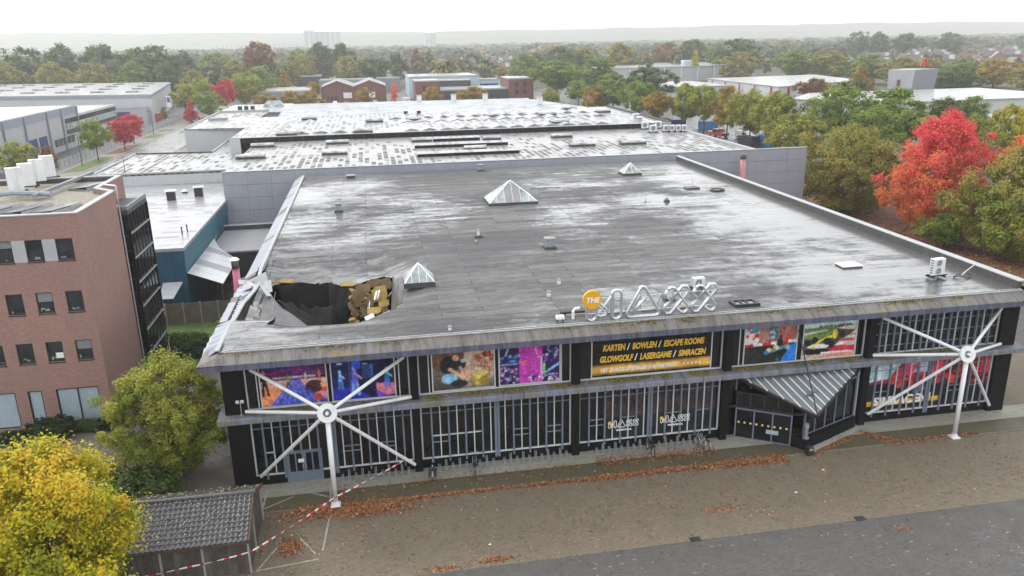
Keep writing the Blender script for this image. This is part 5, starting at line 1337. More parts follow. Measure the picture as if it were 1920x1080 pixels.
m = MB(); m.prism([(-33.9, OY + 0.36), (OX - 0.36, OY + 0.36), (OX - 0.36, 19.0), (-12.96, 20.8), (-12.96, 27.0), (-33.9, 27.0)], OH - 0.9, OH - 0.35); m.build("roof_deck", M['gravel'], off)
m = MB()
for a, b in (((-34, OY + 0.17), (OX, OY + 0.17)), ((OX - 0.17, OY + 0.37), (OX - 0.17, 19.2)), ((OX - 0.15, 19.25), (-12.72, 20.98)), ((-12.75, 21.0), (-12.75, 27.2)), ((-34, 27.22), (-12.95, 27.22))):
    a, b = Vector((*a, OH + 0.03)), Vector((*b, OH + 0.03)); d = b - a; s = d.cross(Vector((0, 0, 1))).normalized()
    mm = MB(); mm.obox((a + b) / 2, d / 2, s * 0.21, Vector((0, 0, 0.035))); mm.build("coping", M['coping'], off)
m = MB(); m.box(-33.9, -12.96, 26.8, 27.0, OH - 0.35, OH - 0.003); m.build("parapet_lining", M['felt'], off)
m = MB(); m.tube((-11.9, 20.6, OH + 0.3), (-10.95, 19.9, OH + 0.3), 0.07, 0.07, 6); m.tube((-10.95, 19.9, OH + 0.3), (-10.85, 19.5, OH - 0.6), 0.07, 0.07, 6); m.tube((-10.85, 19.5, OH - 0.6), (-10.85, 19.5, 0), 0.06, 0.06, 6); m.build("rain_pipe", M['alu'], off)
# solar panels on the office roof
for k, (x, y, w, d, rz, lab) in enumerate(((-13.3, 14.2, 1.7, 3.0, -0.35, "front right"), (-15.3, 14.6, 1.6, 3.0, -0.35, "front middle"), (-17.3, 14.9, 1.6, 3.0, -0.35, "front left"), (-14.1, 23.6, 1.8, 2.8, -0.35, "rear right"))):
    s = empty("solar_panel", (x, y, OH - 0.35), "tilted solar panel on the office roof, %s one" % lab, "solar panel", "solar panels on the office roof", rz)
    m = MB(); m.slab([(-w / 2, -d / 2, 0.12), (w / 2, -d / 2, 0.3), (w / 2, d / 2, 0.3), (-w / 2, d / 2, 0.12)], (-0.1, 0, 1), 0.04); m.build("glass_sheet", M['solar'], s)
    for sy in (-d / 2 + 0.2, d / 2 - 0.25): m = MB(); m.prism([(-w / 2, sy), (w / 2, sy), (w / 2, sy + 0.06), (-w / 2, sy + 0.06)], 0.0, 0.1); m.build("rail", M['alu'], s)
    m = MB(); m.box(w / 2 + 0.0, w / 2 + 0.05, -d / 2, d / 2, 0.0, 0.26); m.build("wind_plate", M['alu'], s)
for k in range(4):
    aircon(-18.3 - 0.02 * k, 20.9 + 2.25 * k, OH - 0.32, 1.05, 0.5, 1.75, R(205), "tall white air conditioner on the brick office, %s in the row of four" % ("nearest", "second", "third", "farthest")[k], "air conditioners on the brick office", 0.45, 2)
b = empty("roof_beam", (-15.9, 21.0, OH - 0.3), "grey steel beam and duct lying across the office roof", "beam"); m = MB(); m.obox((0, 3, 0.35), (0.35, 5.5, 0), (0.14, -0.02, 0), (0, 0, 0.12)); m.build("beam", M['grey_wall'], b); m = MB(); m.path([(-4.0, -3.4, 0.1), (-3.2, -2.2, 0.5), (-2.0, -1.6, 0.5), (0.5, -1.7, 0.3)], 0.2, 8); m.build("duct", M['panel_blue'], b)

# glazed stair tower
st = root0("stair_tower", "slim black-framed glass stair tower against the brick office", "stair tower")
SX0, SX1, SY0, SY1, SH = -12.4, -10.45, 20.0, 25.6, 13.55
m = MB(); m.bev(SX0, SX1, SY0, SY1, SH - 0.35, SH, 0.02); m.build("roof", M['felt'], st)
m = MB(); m.box(SX0, SX1, SY0, SY0 + 0.15, SH + 0.002, SH + 0.3); m.box(SX1 - 0.15, SX1, SY0 + 0.15, SY1, SH + 0.002, SH + 0.3); m.build("parapet", M['grey_wall'], st)
for (x, y) in ((SX1, SY0), (SX1, SY1), (SX0 + 0.1, SY0)): MB().box(x - 0.16, x + 0.0, y, y + 0.16, 0, SH - 0.352).build("corner_post", M['black'], st)
for i in range(1, 6):
    y = SY0 + 0.16 + i * (SY1 - SY0 - 0.16) / 6; MB().box(SX1 - 0.12, SX1 - 0.02, y - 0.05, y + 0.05, 0, SH - 0.352).build("mullion", M['steel_dark'], st)
for j in range(1, 7):
    z = j * 2.0 - 0.3
    MB().box(SX1 - 0.02, SX1 + 0.05, SY0 + 0.1, SY1 - 0.05, z - 0.05, z + 0.05).build("transom", M['alu'], st)
for i in range(6):
    y0 = SY0 + 0.16 + i * (SY1 - SY0 - 0.16) / 6; y1 = y0 + (SY1 - SY0 - 0.16) / 6
    MB().box(SX1 - 0.08, SX1 - 0.06, y0 + 0.05, y1 - 0.05, 0.0, SH - 0.352).build("pane", M['glass'], st)
MB().box(SX0 + 0.12, SX1 - 0.17, SY0 + 0.08, SY0 + 0.1, 0.0, SH - 0.352).build("pane", M['glass'], st)
for j in range(1, 12):
    z = j * 1.15; MB().box(SX0 + 0.12, SX1 - 0.17, SY0 + 0.0, SY0 + 0.07, z - 0.03, z + 0.03).build("transom", M['steel_dark'], st)
pl = empty("rooftop_planter", (-12.1, 20.7, SH), "small pale jars standing on the stair tower roof", "jar"); m = MB()
for x, y, h in ((0, 0, 0.7), (0.3, -0.2, 0.5), (0.5, 0.3, 0.35)):
    m = MB(); m.tube((x, y, 0), (x, y, h * 0.6), 0.18, 0.22, 10); m.tube((x, y, h * 0.6), (x, y, h), 0.22, 0.1, 10); m.build("jar", M['white_print'], pl)

# ------------------------------------------------------------------ blue annex, canopies, link roof
an = root0("blue_annex", "low blue corrugated annex with pale wet roof behind the stair tower", "building")
def corr(m, p, q, z0, z1, pitch, amp):
    """corrugated sheet wall between two ground points"""
    p, q = Vector((*p, 0)), Vector((*q, 0)); d = q - p; n = max(2, int(d.length / pitch) * 2); w = Vector((d.y, -d.x, 0)).normalized()
    V = []
    for i in range(n + 1):
        c = p + d * (i / n) + w * (amp if (i // 1) % 2 else 0)
        V += [(c.x, c.y, z0), (c.x, c.y, z1)]
    m.add(V, [(2 * i, 2 * i + 2, 2 * i + 3, 2 * i + 1) for i in range(n)])
m = MB(); corr(m, (-26, 36.1), (-10.6, 36.1), 0, 6.3, 0.22, 0.05); m.build("front_wall", M['blue'], an)
m = MB(); corr(m, (-10.6, 36.1), (-10.6, 54.0), 0, 6.3, 0.45, 0.02); m.build("side_wall", M['teal'], an)
m = MB(); corr(m, (-10.58, 54.0), (-10.58, 61.8), 0, 6.3, 0.45, 0.02); m.build("side_wall", M['blue'], an)
m = MB(); m.box(-30, -10.55, 36.05, 76.9, 6.3, 6.5); m.build("roof", M['roof_annex'], an)
m = MB(); m.box(-30, -10.5, 36.0, 36.1, 6.25, 6.56); m.box(-10.6, -10.5, 36.1, 61.9, 6.25, 6.56); m.build("roof_edge", M['coping'], an)
for i, (x, y, lab) in enumerate(((-17.6, 63.5, "left"), (-14.6, 65.6, "right"))):
    h = empty("roof_extractor", (x, y, 6.5), "square dark-faced extractor on the blue annex roof, the %s one" % lab, "extractor", "extractors on the annex roof"); MB().bev(-0.5, 0.5, -0.35, 0.35, 0, 1.15, 0.02).build("housing", M['steel_dark'], h); MB().bev(-0.65, 0.65, -0.45, 0.45, 1.152, 1.3, 0.05).build("cap", M['white_paint'], h)
for i, (x, y, lab) in enumerate(((-12.0, 42.6, "front"), (-11.7, 43.7, "rear"))):
    h = empty("vent_pipe", (x, y, 6.5), "thin dark vent pipe near the front edge of the annex roof, the %s one" % lab, "vent pipe"); m = MB(); m.tube((0, 0, 0), (0, 0, 0.7), 0.07, 0.07, 7); m.build("pipe", M['steel_dark'], h); m = MB(); m.tube((0, 0, 0.7), (0, 0, 0.78), 0.11, 0.11, 7); m.build("cap", M['felt'], h)
h = empty("roof_dome", (-17.0, 68.5, 6.5), "small white dome vent on the annex roof between the extractors", "roof vent"); m = MB(); m.tube((0, 0, 0), (0, 0, 0.25), 0.4, 0.35, 12); m.build("base", M['felt'], h); m = MB(); m.tube((0, 0, 0.25), (0, 0, 0.5), 0.42, 0.15, 12); m.build("dome", M['white_paint'], h)
cn = root0("side_canopy", "sloping canopy of pale and grey corrugated sheets beside the blue annex", "canopy")
for i in range(9):
    y0, y1 = 36.0 + i * 1.85, 36.0 + (i + 1) * 1.85 - 0.03
    xr = -6.75 if i < 5 else -6.75 - (i - 5) * 0.9
    m = MB(); m.slab([(-10.5, y0, 3.95), (xr, y0 - 2.6, 3.35), (xr if i < 5 else xr - 0.9, y1 - 2.6, 3.35), (-10.5, y1, 3.95)], (0.15, 0, 1), 0.04); m.build("roof_sheet", M['sheet_pale'] if i % 3 != 2 else M['sheet_grey'], cn)
for y in (33.6, 38.2, 43.0): m = MB(); m.tube((-6.9, y, 0), (-6.9, y, 3.34), 0.07, 0.07, 7); m.build("post", M['wood_red'], cn)
m = MB(); m.obox((-6.8, 38.2, 3.27), (0, 4.8, 0), (0.05, 0, 0), (0, 0, 0.08)); m.build("beam", M['wood_red'], cn)
c2 = root0("low_canopy", "small pale lean-to sheet roof in front of the blue annex", "canopy"); m = MB(); m.slab([(-12.9, 35.9, 3.1), (-11.0, 35.9, 3.1), (-11.3, 32.6, 2.4), (-12.6, 32.6, 2.4)], (0, -0.2, 1), 0.05); m.build("roof_sheet", M['sheet_pale'], c2); m = MB(); m.tube((-11.4, 32.8, 0), (-11.4, 32.8, 2.4), 0.05, 0.05, 6); m.build("post", M['wood'], c2)
lk = root0("link_building", "low flat link roof between the blue annex and the hall", "building"); MB().box(-10.4, -0.97, 46.5, 61.8, 0, 3.2).build("walls", M['dark_wall'], lk); MB().box(-10.45, -0.96, 46.3, 61.9, 3.2, 3.4).build("roof", M['sheet_grey'], lk); MB().box(-10.45, -0.96, 57.5, 57.8, 3.402, 3.95).build("upstand", M['felt'], lk); MB().bev(-10.5, -0.96, 57.4, 57.9, 3.952, 4.02, 0.01).build("coping", M['coping'], lk)

# board fence behind the lawn
fe = root0("board_fence", "weathered grey panel fence behind the small lawn", "fence")
for i in range(7):
    x = -13.6 + i * 1.6
    MB().box(x - 0.06, x + 0.06, 31.95, 32.07, 0, 2.15).build("post", M['concrete'], fe)
    if i < 6:
        for j in range(6): MB().box(x + 0.062, x + 1.538, 31.99 + (j % 2) * 0.006, 32.03 + (j % 2) * 0.006, 0.03 + j * 0.345, 0.03 + j * 0.345 + 0.33).build("board", M['fence_conc'], fe)
# white boulder-like dome on the verge
h = empty("garden_boulder", (-6.5, 16.2, 0), "smooth white boulder half hidden behind the green tree", "boulder"); m = MB(); V = []; F = []
for j in range(7):
    for i in range(14):
        a = i * 2 * math.pi / 14; t = j / 6 * 1.5708; k_ = 1 + 0.08 * math.sin(3 * a + j)
        V.append((1.15 * k_ * math.cos(t) * math.cos(a), 0.9 * k_ * math.cos(t) * math.sin(a), 1.9 * math.sin(t)))
for j in range(6):
    for i in range(14): F.append((j * 14 + i, j * 14 + (i + 1) % 14, (j + 1) * 14 + (i + 1) % 14, (j + 1) * 14 + i))
m.add(V, F); m.build("stone", M['stone_white'], h, True)

# ------------------------------------------------------------------ timber shed with pantiles
sh = root0("timber_shed", "weathered timber shed with dark pantile roof at the lower left", "shed")
S0, S1, YF, YR, YB, ZE, ZR = -5.3, 1.12, -8.75, -6.05, -3.3, 1.98, 3.12
k_ = 0
for (yy, sgn) in ((YF + 0.25, 1), (YB - 0.25, -1)):
    n = 44; w = (S1 - S0 - 0.3) / n
    for i in range(n):
        x = S0 + 0.1 + i * w
        o_ = 0.012 * ((i * 7) % 3)
        MB().box(x, x + w - 0.008, yy + o_, yy + 0.025 + o_, 0.02, ZE - 0.02).build("board", M['wood'], sh)
n = 36; w = (YB - YF - 0.5) / n
for i in range(n):
    y = YF + 0.28 + i * w; yc = y + w / 2; zt = ZE + (ZR - ZE) * (1 - abs(yc - YR) / (YB - YR)) - 0.04
    o_ = 0.012 * ((i * 5) % 3)
    MB().box(S1 - 0.2 + o_, S1 - 0.175 + o_, y, y + w - 0.008, 0.02, zt).build("board", M['wood'], sh)
for (x, y) in ((S1 - 0.19, YF + 0.2), (S1 - 2.4, YF + 0.2), (S1 - 4.4, YF + 0.2), (S1 - 0.15, YF + 2.0), (S1 - 0.15, YB - 0.5)):
    MB().box(x, x + 0.1, y, y + 0.07, 0, ZE - 0.03 if y < YF + 1 or y > YB - 1 else 2.7).build("batten", M['wood_pale'], sh)
for sgn, ye in ((1, YF), (-1, YB)):
    a, b = Vector((S1 - 0.02, ye, ZE - 0.02)), Vector((S1 - 0.02, YR, ZR - 0.02)); m = MB(); m.obox((a + b) / 2, (0.03, 0, 0), (b - a) / 2, Vector((0, 0, 0.12))); m.build("barge_board", M['wood_red'], sh)
m = MB(); m.box(S0, S1, YF + 0.06, YF + 0.13, ZE - 0.17, ZE - 0.03); m.build("eaves_board", M['wood_red'], sh)
m = MB(); m.slab([(S0, YF + 0.02, ZE - 0.02), (S1 - 0.06, YF + 0.02, ZE - 0.02), (S1 - 0.06, YR, ZR - 0.03), (S0, YR, ZR - 0.03)], (0, -0.4, -1), 0.03); m.build("under_roof", M['wood'], sh)
# one pantile, shared by all: S-curved cross-section
def tile_mesh(w, l):
    n = 8; V = []
    for yy, lift in ((0, 0.055), (l, 0.0)):
        for i in range(n + 1):
            u = i / n; z = 0.042 * math.sin(2 * math.pi * (u * 0.95 + 0.1)) + lift
            V.append((u * w * 1.04, yy, z))
    for i in range(n + 1): V.append((V[i][0], 0.006, V[i][2] - 0.06))
    F = [(i, i + 1, n + 2 + i, n + 1 + i) for i in range(n)] + [(2 * n + 2 + i, 2 * n + 3 + i, i + 1, i) for i in range(n)]
    m = MB(); m.add(V, F); return m.mesh("roof_tile")
NX, NY = 26, 10
tw = (S1 + 0.06 - S0) / NX; slope = Vector((0, YR - YF, ZR - ZE)); tl = slope.length / NY
tm = tile_mesh(tw, tl * 1.12); tm.materials.append(M['tile']); ang = math.atan2(ZR - ZE, YR - YF)
rr = random.Random(5)
for j in range(NY):
    for i in range(NX):
        o = bpy.data.objects.new("roof_tile", tm); COL.objects.link(o); o.parent = sh
        p = Vector((S0 + i * tw, YF, ZE + 0.03)) + slope * (j / NY)
        o.location = p + Vector((0, 0, rr.uniform(-0.004, 0.004))); o.rotation_euler = (ang + rr.uniform(-0.012, 0.012), rr.uniform(-0.01, 0.01), rr.uniform(-0.01, 0.01))
for i in range(18):
    x = S0 + i * (S1 + 0.08 - S0) / 18; m = MB(); m.tube((x, YR, ZR + 0.06), (x + 0.36, YR, ZR + 0.068), 0.115, 0.125, 10); m.build("ridge_tile", M['tile'], sh)
# dark corrugated back slope
m = MB(); n = 60; V = []
for i in range(n + 1):
    x = S0 + (S1 - S0) * i / n; dz = 0.05 if i % 2 else 0.0
    V += [(x, YR + 0.1, ZR + dz), (x, YB, ZE + dz)]
m.add(V, [(2 * i, 2 * i + 2, 2 * i + 3, 2 * i + 1) for i in range(n)]); m.build("corrugated_sheet", M['sheet_dark'], sh)
# ------------------------------------------------------------------ factory halls behind the leisure hall
ha = root0("factory_hall", "long factory hall with grey panel wall and white wet roof right behind the leisure hall", "building")
HA0, HA1, HY0, HY1, HZ = -10.75, 70.4, 62.0, 96.0, 9.8
# grey wall of separate panels
px = [HA0 + i * (HA1 - HA0) / 27 for i in range(28)]
rr = random.Random(3)
for j in range(6):
    for i in range(27):
        if 0 < i < 26 and j < 5 and -0.8 < px[i] and px[i + 1] < 50: continue          # hidden by the leisure hall
        d = rr.uniform(-0.008, 0.008)
        MB().box(px[i] + 0.012, px[i + 1] - 0.012, HY0 + d, HY0 + 0.2, 0.02 + j * 1.66, 0.02 + (j + 1) * 1.66 - 0.03).build("wall_panel", M['wallpanel'], ha)
MB().box(HA0 + 0.02, HA1 - 0.02, HY0 + 0.21, HY0 + 0.35, 0, 9.98).build("wall_core", M['felt'], ha)
MB().bev(HA0 - 0.03, HA1 + 0.03, HY0 - 0.06, HY0 + 0.42, 9.99, 10.06, 0.01).build("coping", M['coping'], ha)
MB().box(HA0, 62.3, HY0 + 0.4, HY1, HZ - 0.3, HZ).build("roof", M['roof_white'], ha)
MB().box(HA0, HA0 + 0.3, HY0 + 0.4, HY1, 0, HZ - 0.31).build("left_wall", M['wall_white'], ha)
MB().box(62.0, 62.3, HY0 + 0.4, HY1, 0, HZ - 0.31).build("right_wall", M['wall_white'], ha)
MB().bev(62.2, 62.65, HY0 + 0.45, HY1, HZ, HZ + 0.28, 0.03).build("roof_kerb", M['coping'], ha)
al = root0("side_annex", "low white-walled annex with streaked wet roof left of the factory hall", "building")
m = MB(); m.prism([(-31.3, 77.0), (-10.8, 77.0), (-10.8, 116), (-18.5, 116), (-18.5, 99), (-31.3, 100.5)], 7.8, 8.1); m.build("roof", M['roof_white'], al)
m = MB(); corr(m, (-31.3, 76.9), (-10.8, 76.9), 0, 7.85, 0.5, 0.03); m.build("front_wall", M['wall_white'], al)
MB().box(-31.3, -31.1, 77, 100.4, 0, 7.79).build("side_wall", M['wall_white'], al)
for a, b, mt in (((-31.3, 76.9), (-10.8, 76.9), 'coping'), ((-31.2, 77.1), (-31.2, 100.4), 'coping'), ((-31.2, 100.4), (-18.5, 98.9), 'felt'), ((-18.5, 99), (-18.5, 116), 'coping')):
    a, b = Vector((*a, 8.2)), Vector((*b, 8.2)); d = b - a; s = d.cross(Vector((0, 0, 1))).normalized(); m = MB(); m.obox((a + b) / 2, d / 2, s * 0.13, Vector((0, 0, 0.1))); m.build("roof_edge", M[mt], al)
for (x, y, lab) in ((-27.6, 80.5, "left"), (-13.6, 97, "right")):
    h = empty("roof_mast", (x, y, 8.1), "thin lightning mast on the streaked annex roof, the %s one" % lab, "mast"); m = MB(); m.tube((0, 0, 0), (0, 0, 2.2), 0.05, 0.03, 5); m.build("rod", M['steel_dark'], h); MB().box(-0.2, 0.2, -0.2, 0.2, 0, 0.1).build("foot", M['concrete'], h)

def rooflight(x0, x1, y, d, z, label, h=0.55, grp="long roof lights on the factory hall"):
    r = empty("roof_light", ((x0 + x1) / 2, y, z - 0.02), label, "roof light", grp); w = (x1 - x0) / 2
    MB().box(-w, w, -d / 2, d / 2, 0, 0.36).build("curb", M['felt'], r)
    V = []; 
    for x in (-w - 0.05, w + 0.05):
        for t in range(6):
            a = math.pi * t / 5; V.append((x, -math.cos(a) * (d / 2 + 0.05), 0.36 + math.sin(a) * (h - 0.25)))
    m = MB(); m.add(V, [(i, i + 6, i + 7, i + 1) for i in range(5)] + [(0, 1, 2, 3, 4, 5), (11, 10, 9, 8, 7, 6)]); m.build("dome", M['acrylic'], r)
RL = [(-11.0, -7.0, 76.2, "front row, first from the left"), (-10.6, -7.1, 89.6, "rear row, first from the left"), (1.1, 4.8, 77.0, "front row, second from the left"), (1.1, 4.7, 90.2, "rear row, second from the left"),
      (15.0, 18.3, 88.9, "rear row, left of the long black one"), (26.7, 29.6, 87.7, "rear row, right of the long black one"), (22.2, 25.5, 76.0, "on the middle strip"), (38.2, 41.6, 87.0, "rear row, alone on the right"), (38.4, 42.2, 75.0, "front row, second from the right"), (46.4, 50.3, 74.8, "front row, rightmost")]
for x0, x1, y, lab in RL: rooflight(x0, x1, y, 1.7, HZ, "low milky roof light on the factory hall, " + lab)
for x0, x1, y, lab in ((18.5, 26.2, 88.4, "rear"), (15.0, 29.6, 80.6, "middle"), (14.8, 29.6, 70.6, "front")):
    r = empty("ridge_light", ((x0 + x1) / 2, y, HZ - 0.02), "long pale ridge light with black side on the factory hall, %s one" % lab, "roof light", "long ridge lights on the factory hall"); w = (x1 - x0) / 2
    MB().box(-w, w, -0.55, 0.55, 0, 0.42).build("curb", M['void'], r); m = MB(); m.slab([(-w - 0.05, -0.6, 0.42), (w + 0.05, -0.6, 0.42), (w + 0.05, 0.7, 0.6), (-w - 0.05, 0.7, 0.6)], (0, 0, 1), 0.05); m.build("lid", M['roof_far'], r)
# rooftop units at the far right end of the factory hall
for k, (x, y, lab) in enumerate(((57.0, 94.2, "leftmost"), (56.6, 88.8, "the one standing forward"), (59.6, 94.6, "by the corner"))):
    aircon(x, y, HZ, 1.2, 0.6, 1.1, 0.1, "pale rooftop cooling unit before the black band, %s" % lab, "cooling units on the factory hall", 0.2, 1, "cooling_unit")
for k in range(4): aircon(59.0 + k * 1.0, 89.0 - k * 0.3, HZ, 0.9, 0.5, 1.0, 0.1, "white cooling unit in the row of four by the right roof edge, %s" % ("first", "second", "third", "fourth")[k], "cooling units on the factory hall", 0.2, 1, "cooling_unit")

hb = root0("rear_factory_hall", "wide rear factory hall with ribbed white roof behind a long black upstand", "building")
m = MB(); m.prism([(-15.0, 96.2), (62.6, 96.2), (62.6, 136.5), (-10, 138), (-26.4, 138), (-26.4, 117), (-15, 116)], 10.2, 10.5); m.build("roof", M['roof_hallb'], hb)
MB().box(-13.2, 60.3, 96.02, 96.19, 9.75, 10.62).build("black_upstand", M['void'], hb)
for i in range(37):
    x = -13 + i * 2.0; MB().box(x, x + 0.12, 95.97, 96.018, 9.8, 10.55).build("upstand_post", M['steel_dark'], hb)
MB().bev(-15.1, 62.7, 95.95, 96.3, 10.622, 10.7, 0.01).build("coping", M['coping'], hb)
MB().box(-15.0, -13.25, 96.0, 96.19, 8.0, 10.62).build("end_panel", M['wall_white'], hb)
MB().box(60.35, 62.6, 96.0, 96.19, 0, 10.62).build("end_panel", M['wallpanel'], hb)
for (x0, x1, y0, y1) in ((-26.4, -15.05, 116.9, 117.1), (-26.4, -26.2, 117.1, 155), (-15.0, -14.8, 96.3, 116.9), (62.4, 62.6, 96.3, 136.5)): MB().box(x0, x1, y0, y1, 0, 10.19).build("wall", M['wall_white'], hb)
MB().box(-26.4, -15, 138.05, 155, 10.1, 10.45).build("roof_part", M['roof_white'], hb)
m = MB(); m.box(-26.5, -26.2, 117, 155, 10.502, 10.7); m.box(-26.2, -15, 154.8, 155.1, 10.452, 10.85); m.build("roof_edge", M['coping'], hb)
MB().box(62.3, 62.75, 96.4, 136.4, 10.502, 10.85).build("roof_kerb", M['felt'], hb)
# standing ridges: shallow saw-tooth folds of the rear roof
def folds(x0, x1, y0, y1, n, h):
    w = (x1 - x0) / n
    for i in range(n):
        a = x0 + i * w
        m = MB(); m.add([(a + 0.1, y0, 10.5), (a + w / 2, y0, 10.5 + h), (a + w - 0.1, y0, 10.5), (a + 0.1, y1, 10.5), (a + w / 2, y1, 10.5 + h), (a + w - 0.1, y1, 10.5)], [(0, 1, 2), (0, 3, 4, 1), (1, 4, 5, 2), (5, 4, 3)])
        m.build("roof_fold", M['roof_hallb'], hb)
folds(-8.5, 8, 100.5, 124, 5, 0.45); folds(14, 52, 99.0, 112, 12, 0.42); folds(14, 56, 114.0, 121, 13, 0.42); folds(12, 58, 123, 133, 14, 0.42)
for k, (x0, x1, y, lab) in enumerate(((-7.6, -4.2, 99.3, "first by the black band"), (5.5, 8.8, 99.5, "second by the black band"), (-5.5, -2.5, 128, "far left"), (7.6, 11, 118, "left of the folds"), (15.5, 18.5, 119, "left end of the fold row"), (31.5, 35, 121, "middle of the fold row"), (43, 46.5, 120, "right part of the fold row"), (41.5, 45, 103, "right by the black band"), (56, 58.8, 122, "far right"), (51, 54, 132, "far right rear"))):
    rooflight(x0, x1, y, 1.5, 10.5, "small roof light on the rear factory hall, " + lab, 0.6, "roof lights on the rear factory hall")
for k, (x, y, lab) in enumerate(((58.5, 101.5, "front"), (59.8, 107.5, "rear"), (16.2, 133.5, "left pair"), (19.0, 133.5, "right pair"))):
    h = empty("roof_vent", (x, y, 10.5), "small vent on the rear factory hall roof, %s one" % lab, "roof vent", "vents on the rear hall"); MB().bev(-0.4, 0.4, -0.3, 0.3, 0, 0.7, 0.05).build("housing", M['steel_dark'] if k > 1 else M['wall_pale'], h); MB().bev(-0.6, 0.6, -0.5, 0.5, 0.702, 0.85, 0.05).build("cap", M['white_paint'], h)
h = empty("roof_louvre", (-23.2, 135, 10.5), "dark roof hatch on the left block of the rear hall", "hatch"); MB().bev(-1.8, 1.8, -1.3, 1.3, 0, 0.5, 0.1).build("lid", M['sheet_grey'], h)

hc = root0("pale_hall", "smooth pale blue roofed hall behind the ribbed factory hall", "building")
m = MB(); m.slab([(-11.5, 139.3, 10.1), (47.5, 136.8, 10.1), (47.5, 150, 10.75), (-11.5, 152, 10.75)], (0, 0, 1), 0.2); m.build("front_roof_slope", M['roof_pale'], hc)
m = MB(); m.slab([(-11.5, 152.02, 10.75), (47.5, 150.02, 10.75), (51, 172, 10.3), (-12, 176, 10.3)], (0, 0, 1), 0.2); m.build("rear_roof_slope", M['roof_pale'], hc)
m = MB(); m.box(-11.5, 47.5, 137.0, 175, 0, 10.0); m.build("walls", M['wall_white'], hc)
m = MB(); m.prism([(47.6, 136.9), (58.5, 136.9), (51.2, 168), (47.6, 170)], 0, 10.4); m.build("right_wing", M['roof_pale'], hc)
for i, (x, y, lab) in enumerate(((21.5, 171, "left"), (30.5, 170, "middle"), (38.8, 169, "right"), (49.5, 150, "on the right wing"))):
    h = empty("roof_chimney", (x, y, 10.5), "white box chimney on the pale hall, %s one" % lab, "chimney", "box chimneys on the pale hall"); MB().bev(-0.6, 0.6, -0.6, 0.6, 0, 1.5, 0.05).build("shaft", M['white_paint'], h); MB().bev(-0.7, 0.7, -0.7, 0.7, 1.502, 1.65, 0.05).build("cap", M['coping'], h)
hd = root0("grey_side_hall", "blue-grey side hall with a white roof and a trapezoid skylight behind the factory", "building")
m = MB(); m.box(-29, -13, 168, 196, 0, 9.0); m.build("walls", M['wall_bluegrey'], hd); MB().box(-29.3, -12.8, 167.7, 196.3, 9.0, 9.3).build("roof", M['roof_far'], hd)
for i in range(6): MB().box(-21.5 + i * 1.3, -20.5 + i * 1.3, 167.9, 167.99, 6.6, 7.8).build("window", M['glass_far'], hd)
h = empty("trapezoid_skylight", (-17.2, 186, 9.3), "large trapezoid glass skylight on the grey side hall", "skylight"); m = MB(); m.add([(-3, -1.5, 0), (3, -1.5, 0), (3, 1.5, 0), (-3, 1.5, 0), (-1.6, -0.6, 1.5), (1.6, -0.6, 1.5), (1.6, 0.6, 1.5), (-1.6, 0.6, 1.5)], [(0, 1, 5, 4), (1, 2, 6, 5), (2, 3, 7, 6), (3, 0, 4, 7), (4, 5, 6, 7)]); m.build("glazing", M['glass_sky'], h); m = MB()
for i in range(5): m.path([(-3 + i * 1.5, -1.52, 0), (-1.6 + i * 0.8, -0.62, 1.52)], 0.05, 4)
m.build("glazing_bar", M['white_paint'], h)
for i, x in enumerate((-25, -23.4, -21.8)):
    h = empty("roof_fan", (x, 178, 9.3), "small dark roof fan on the grey side hall, %s of three" % ("first", "second", "third")[i], "roof fan", "roof fans on the grey side hall"); MB().bev(-0.5, 0.5, -0.5, 0.5, 0, 0.9, 0.1).build("housing", M['steel_dark'], h); MB().bev(-0.6, 0.6, -0.6, 0.6, 0.902, 1.05, 0.1).build("cap", M['wall_pale'], h)
# open lattice stack beside the white block
h = root0("pallet_stack", "triangular stack of pale steel racks on the wet lane", "rack")
for i in range(7):
    for j in range(4 - i // 2):
        x, y, z = -29 - i * 1.7, 124 + j * 1.5, 0.0
        m = MB()
        for (a, b) in (((0, 0), (1.5, 0)), ((1.5, 0), (1.5, 1.3)), ((1.5, 1.3), (0, 1.3)), ((0, 1.3), (0, 0))):
            for zz in (0.1, 0.9): m.path([(x + a[0], y + a[1], zz), (x + b[0], y + b[1], zz)], 0.06, 4)
            m.path([(x + a[0], y + a[1], 0), (x + a[0], y + a[1], 1)], 0.06, 4); m.path([(x + a[0], y + a[1], 0.1), (x + b[0], y + b[1], 0.9)], 0.05, 4)
        m.build("rack_frame", M['concrete'], h)
# ------------------------------------------------------------------ buildings farther off
def box_building(name, label, x0, x1, y0, y1, h, wall, roofm, parapet=0.3, wins=(), cat="building", group=None):
    b = root0(name, label, cat, group)
    MB().box(x0, x1, y0, y1, -0.04, h - 0.3).build("walls", M[wall], b)
    MB().box(x0 - 0.15, x1 + 0.15, y0 - 0.15, y1 + 0.15, h - 0.3, h).build("roof", M[roofm], b)
    if parapet: MB().box(x0 - 0.16, x1 + 0.16, y0 - 0.16, y0 - 0.02, h - 0.4, h + parapet).build("parapet", M['coping'], b)
    for (xa, xb, za, zb, mt) in wins: MB().box(xa, xb, y0 - 0.08, y0 - 0.003, za, zb).build("window", M[mt], b)
    return b
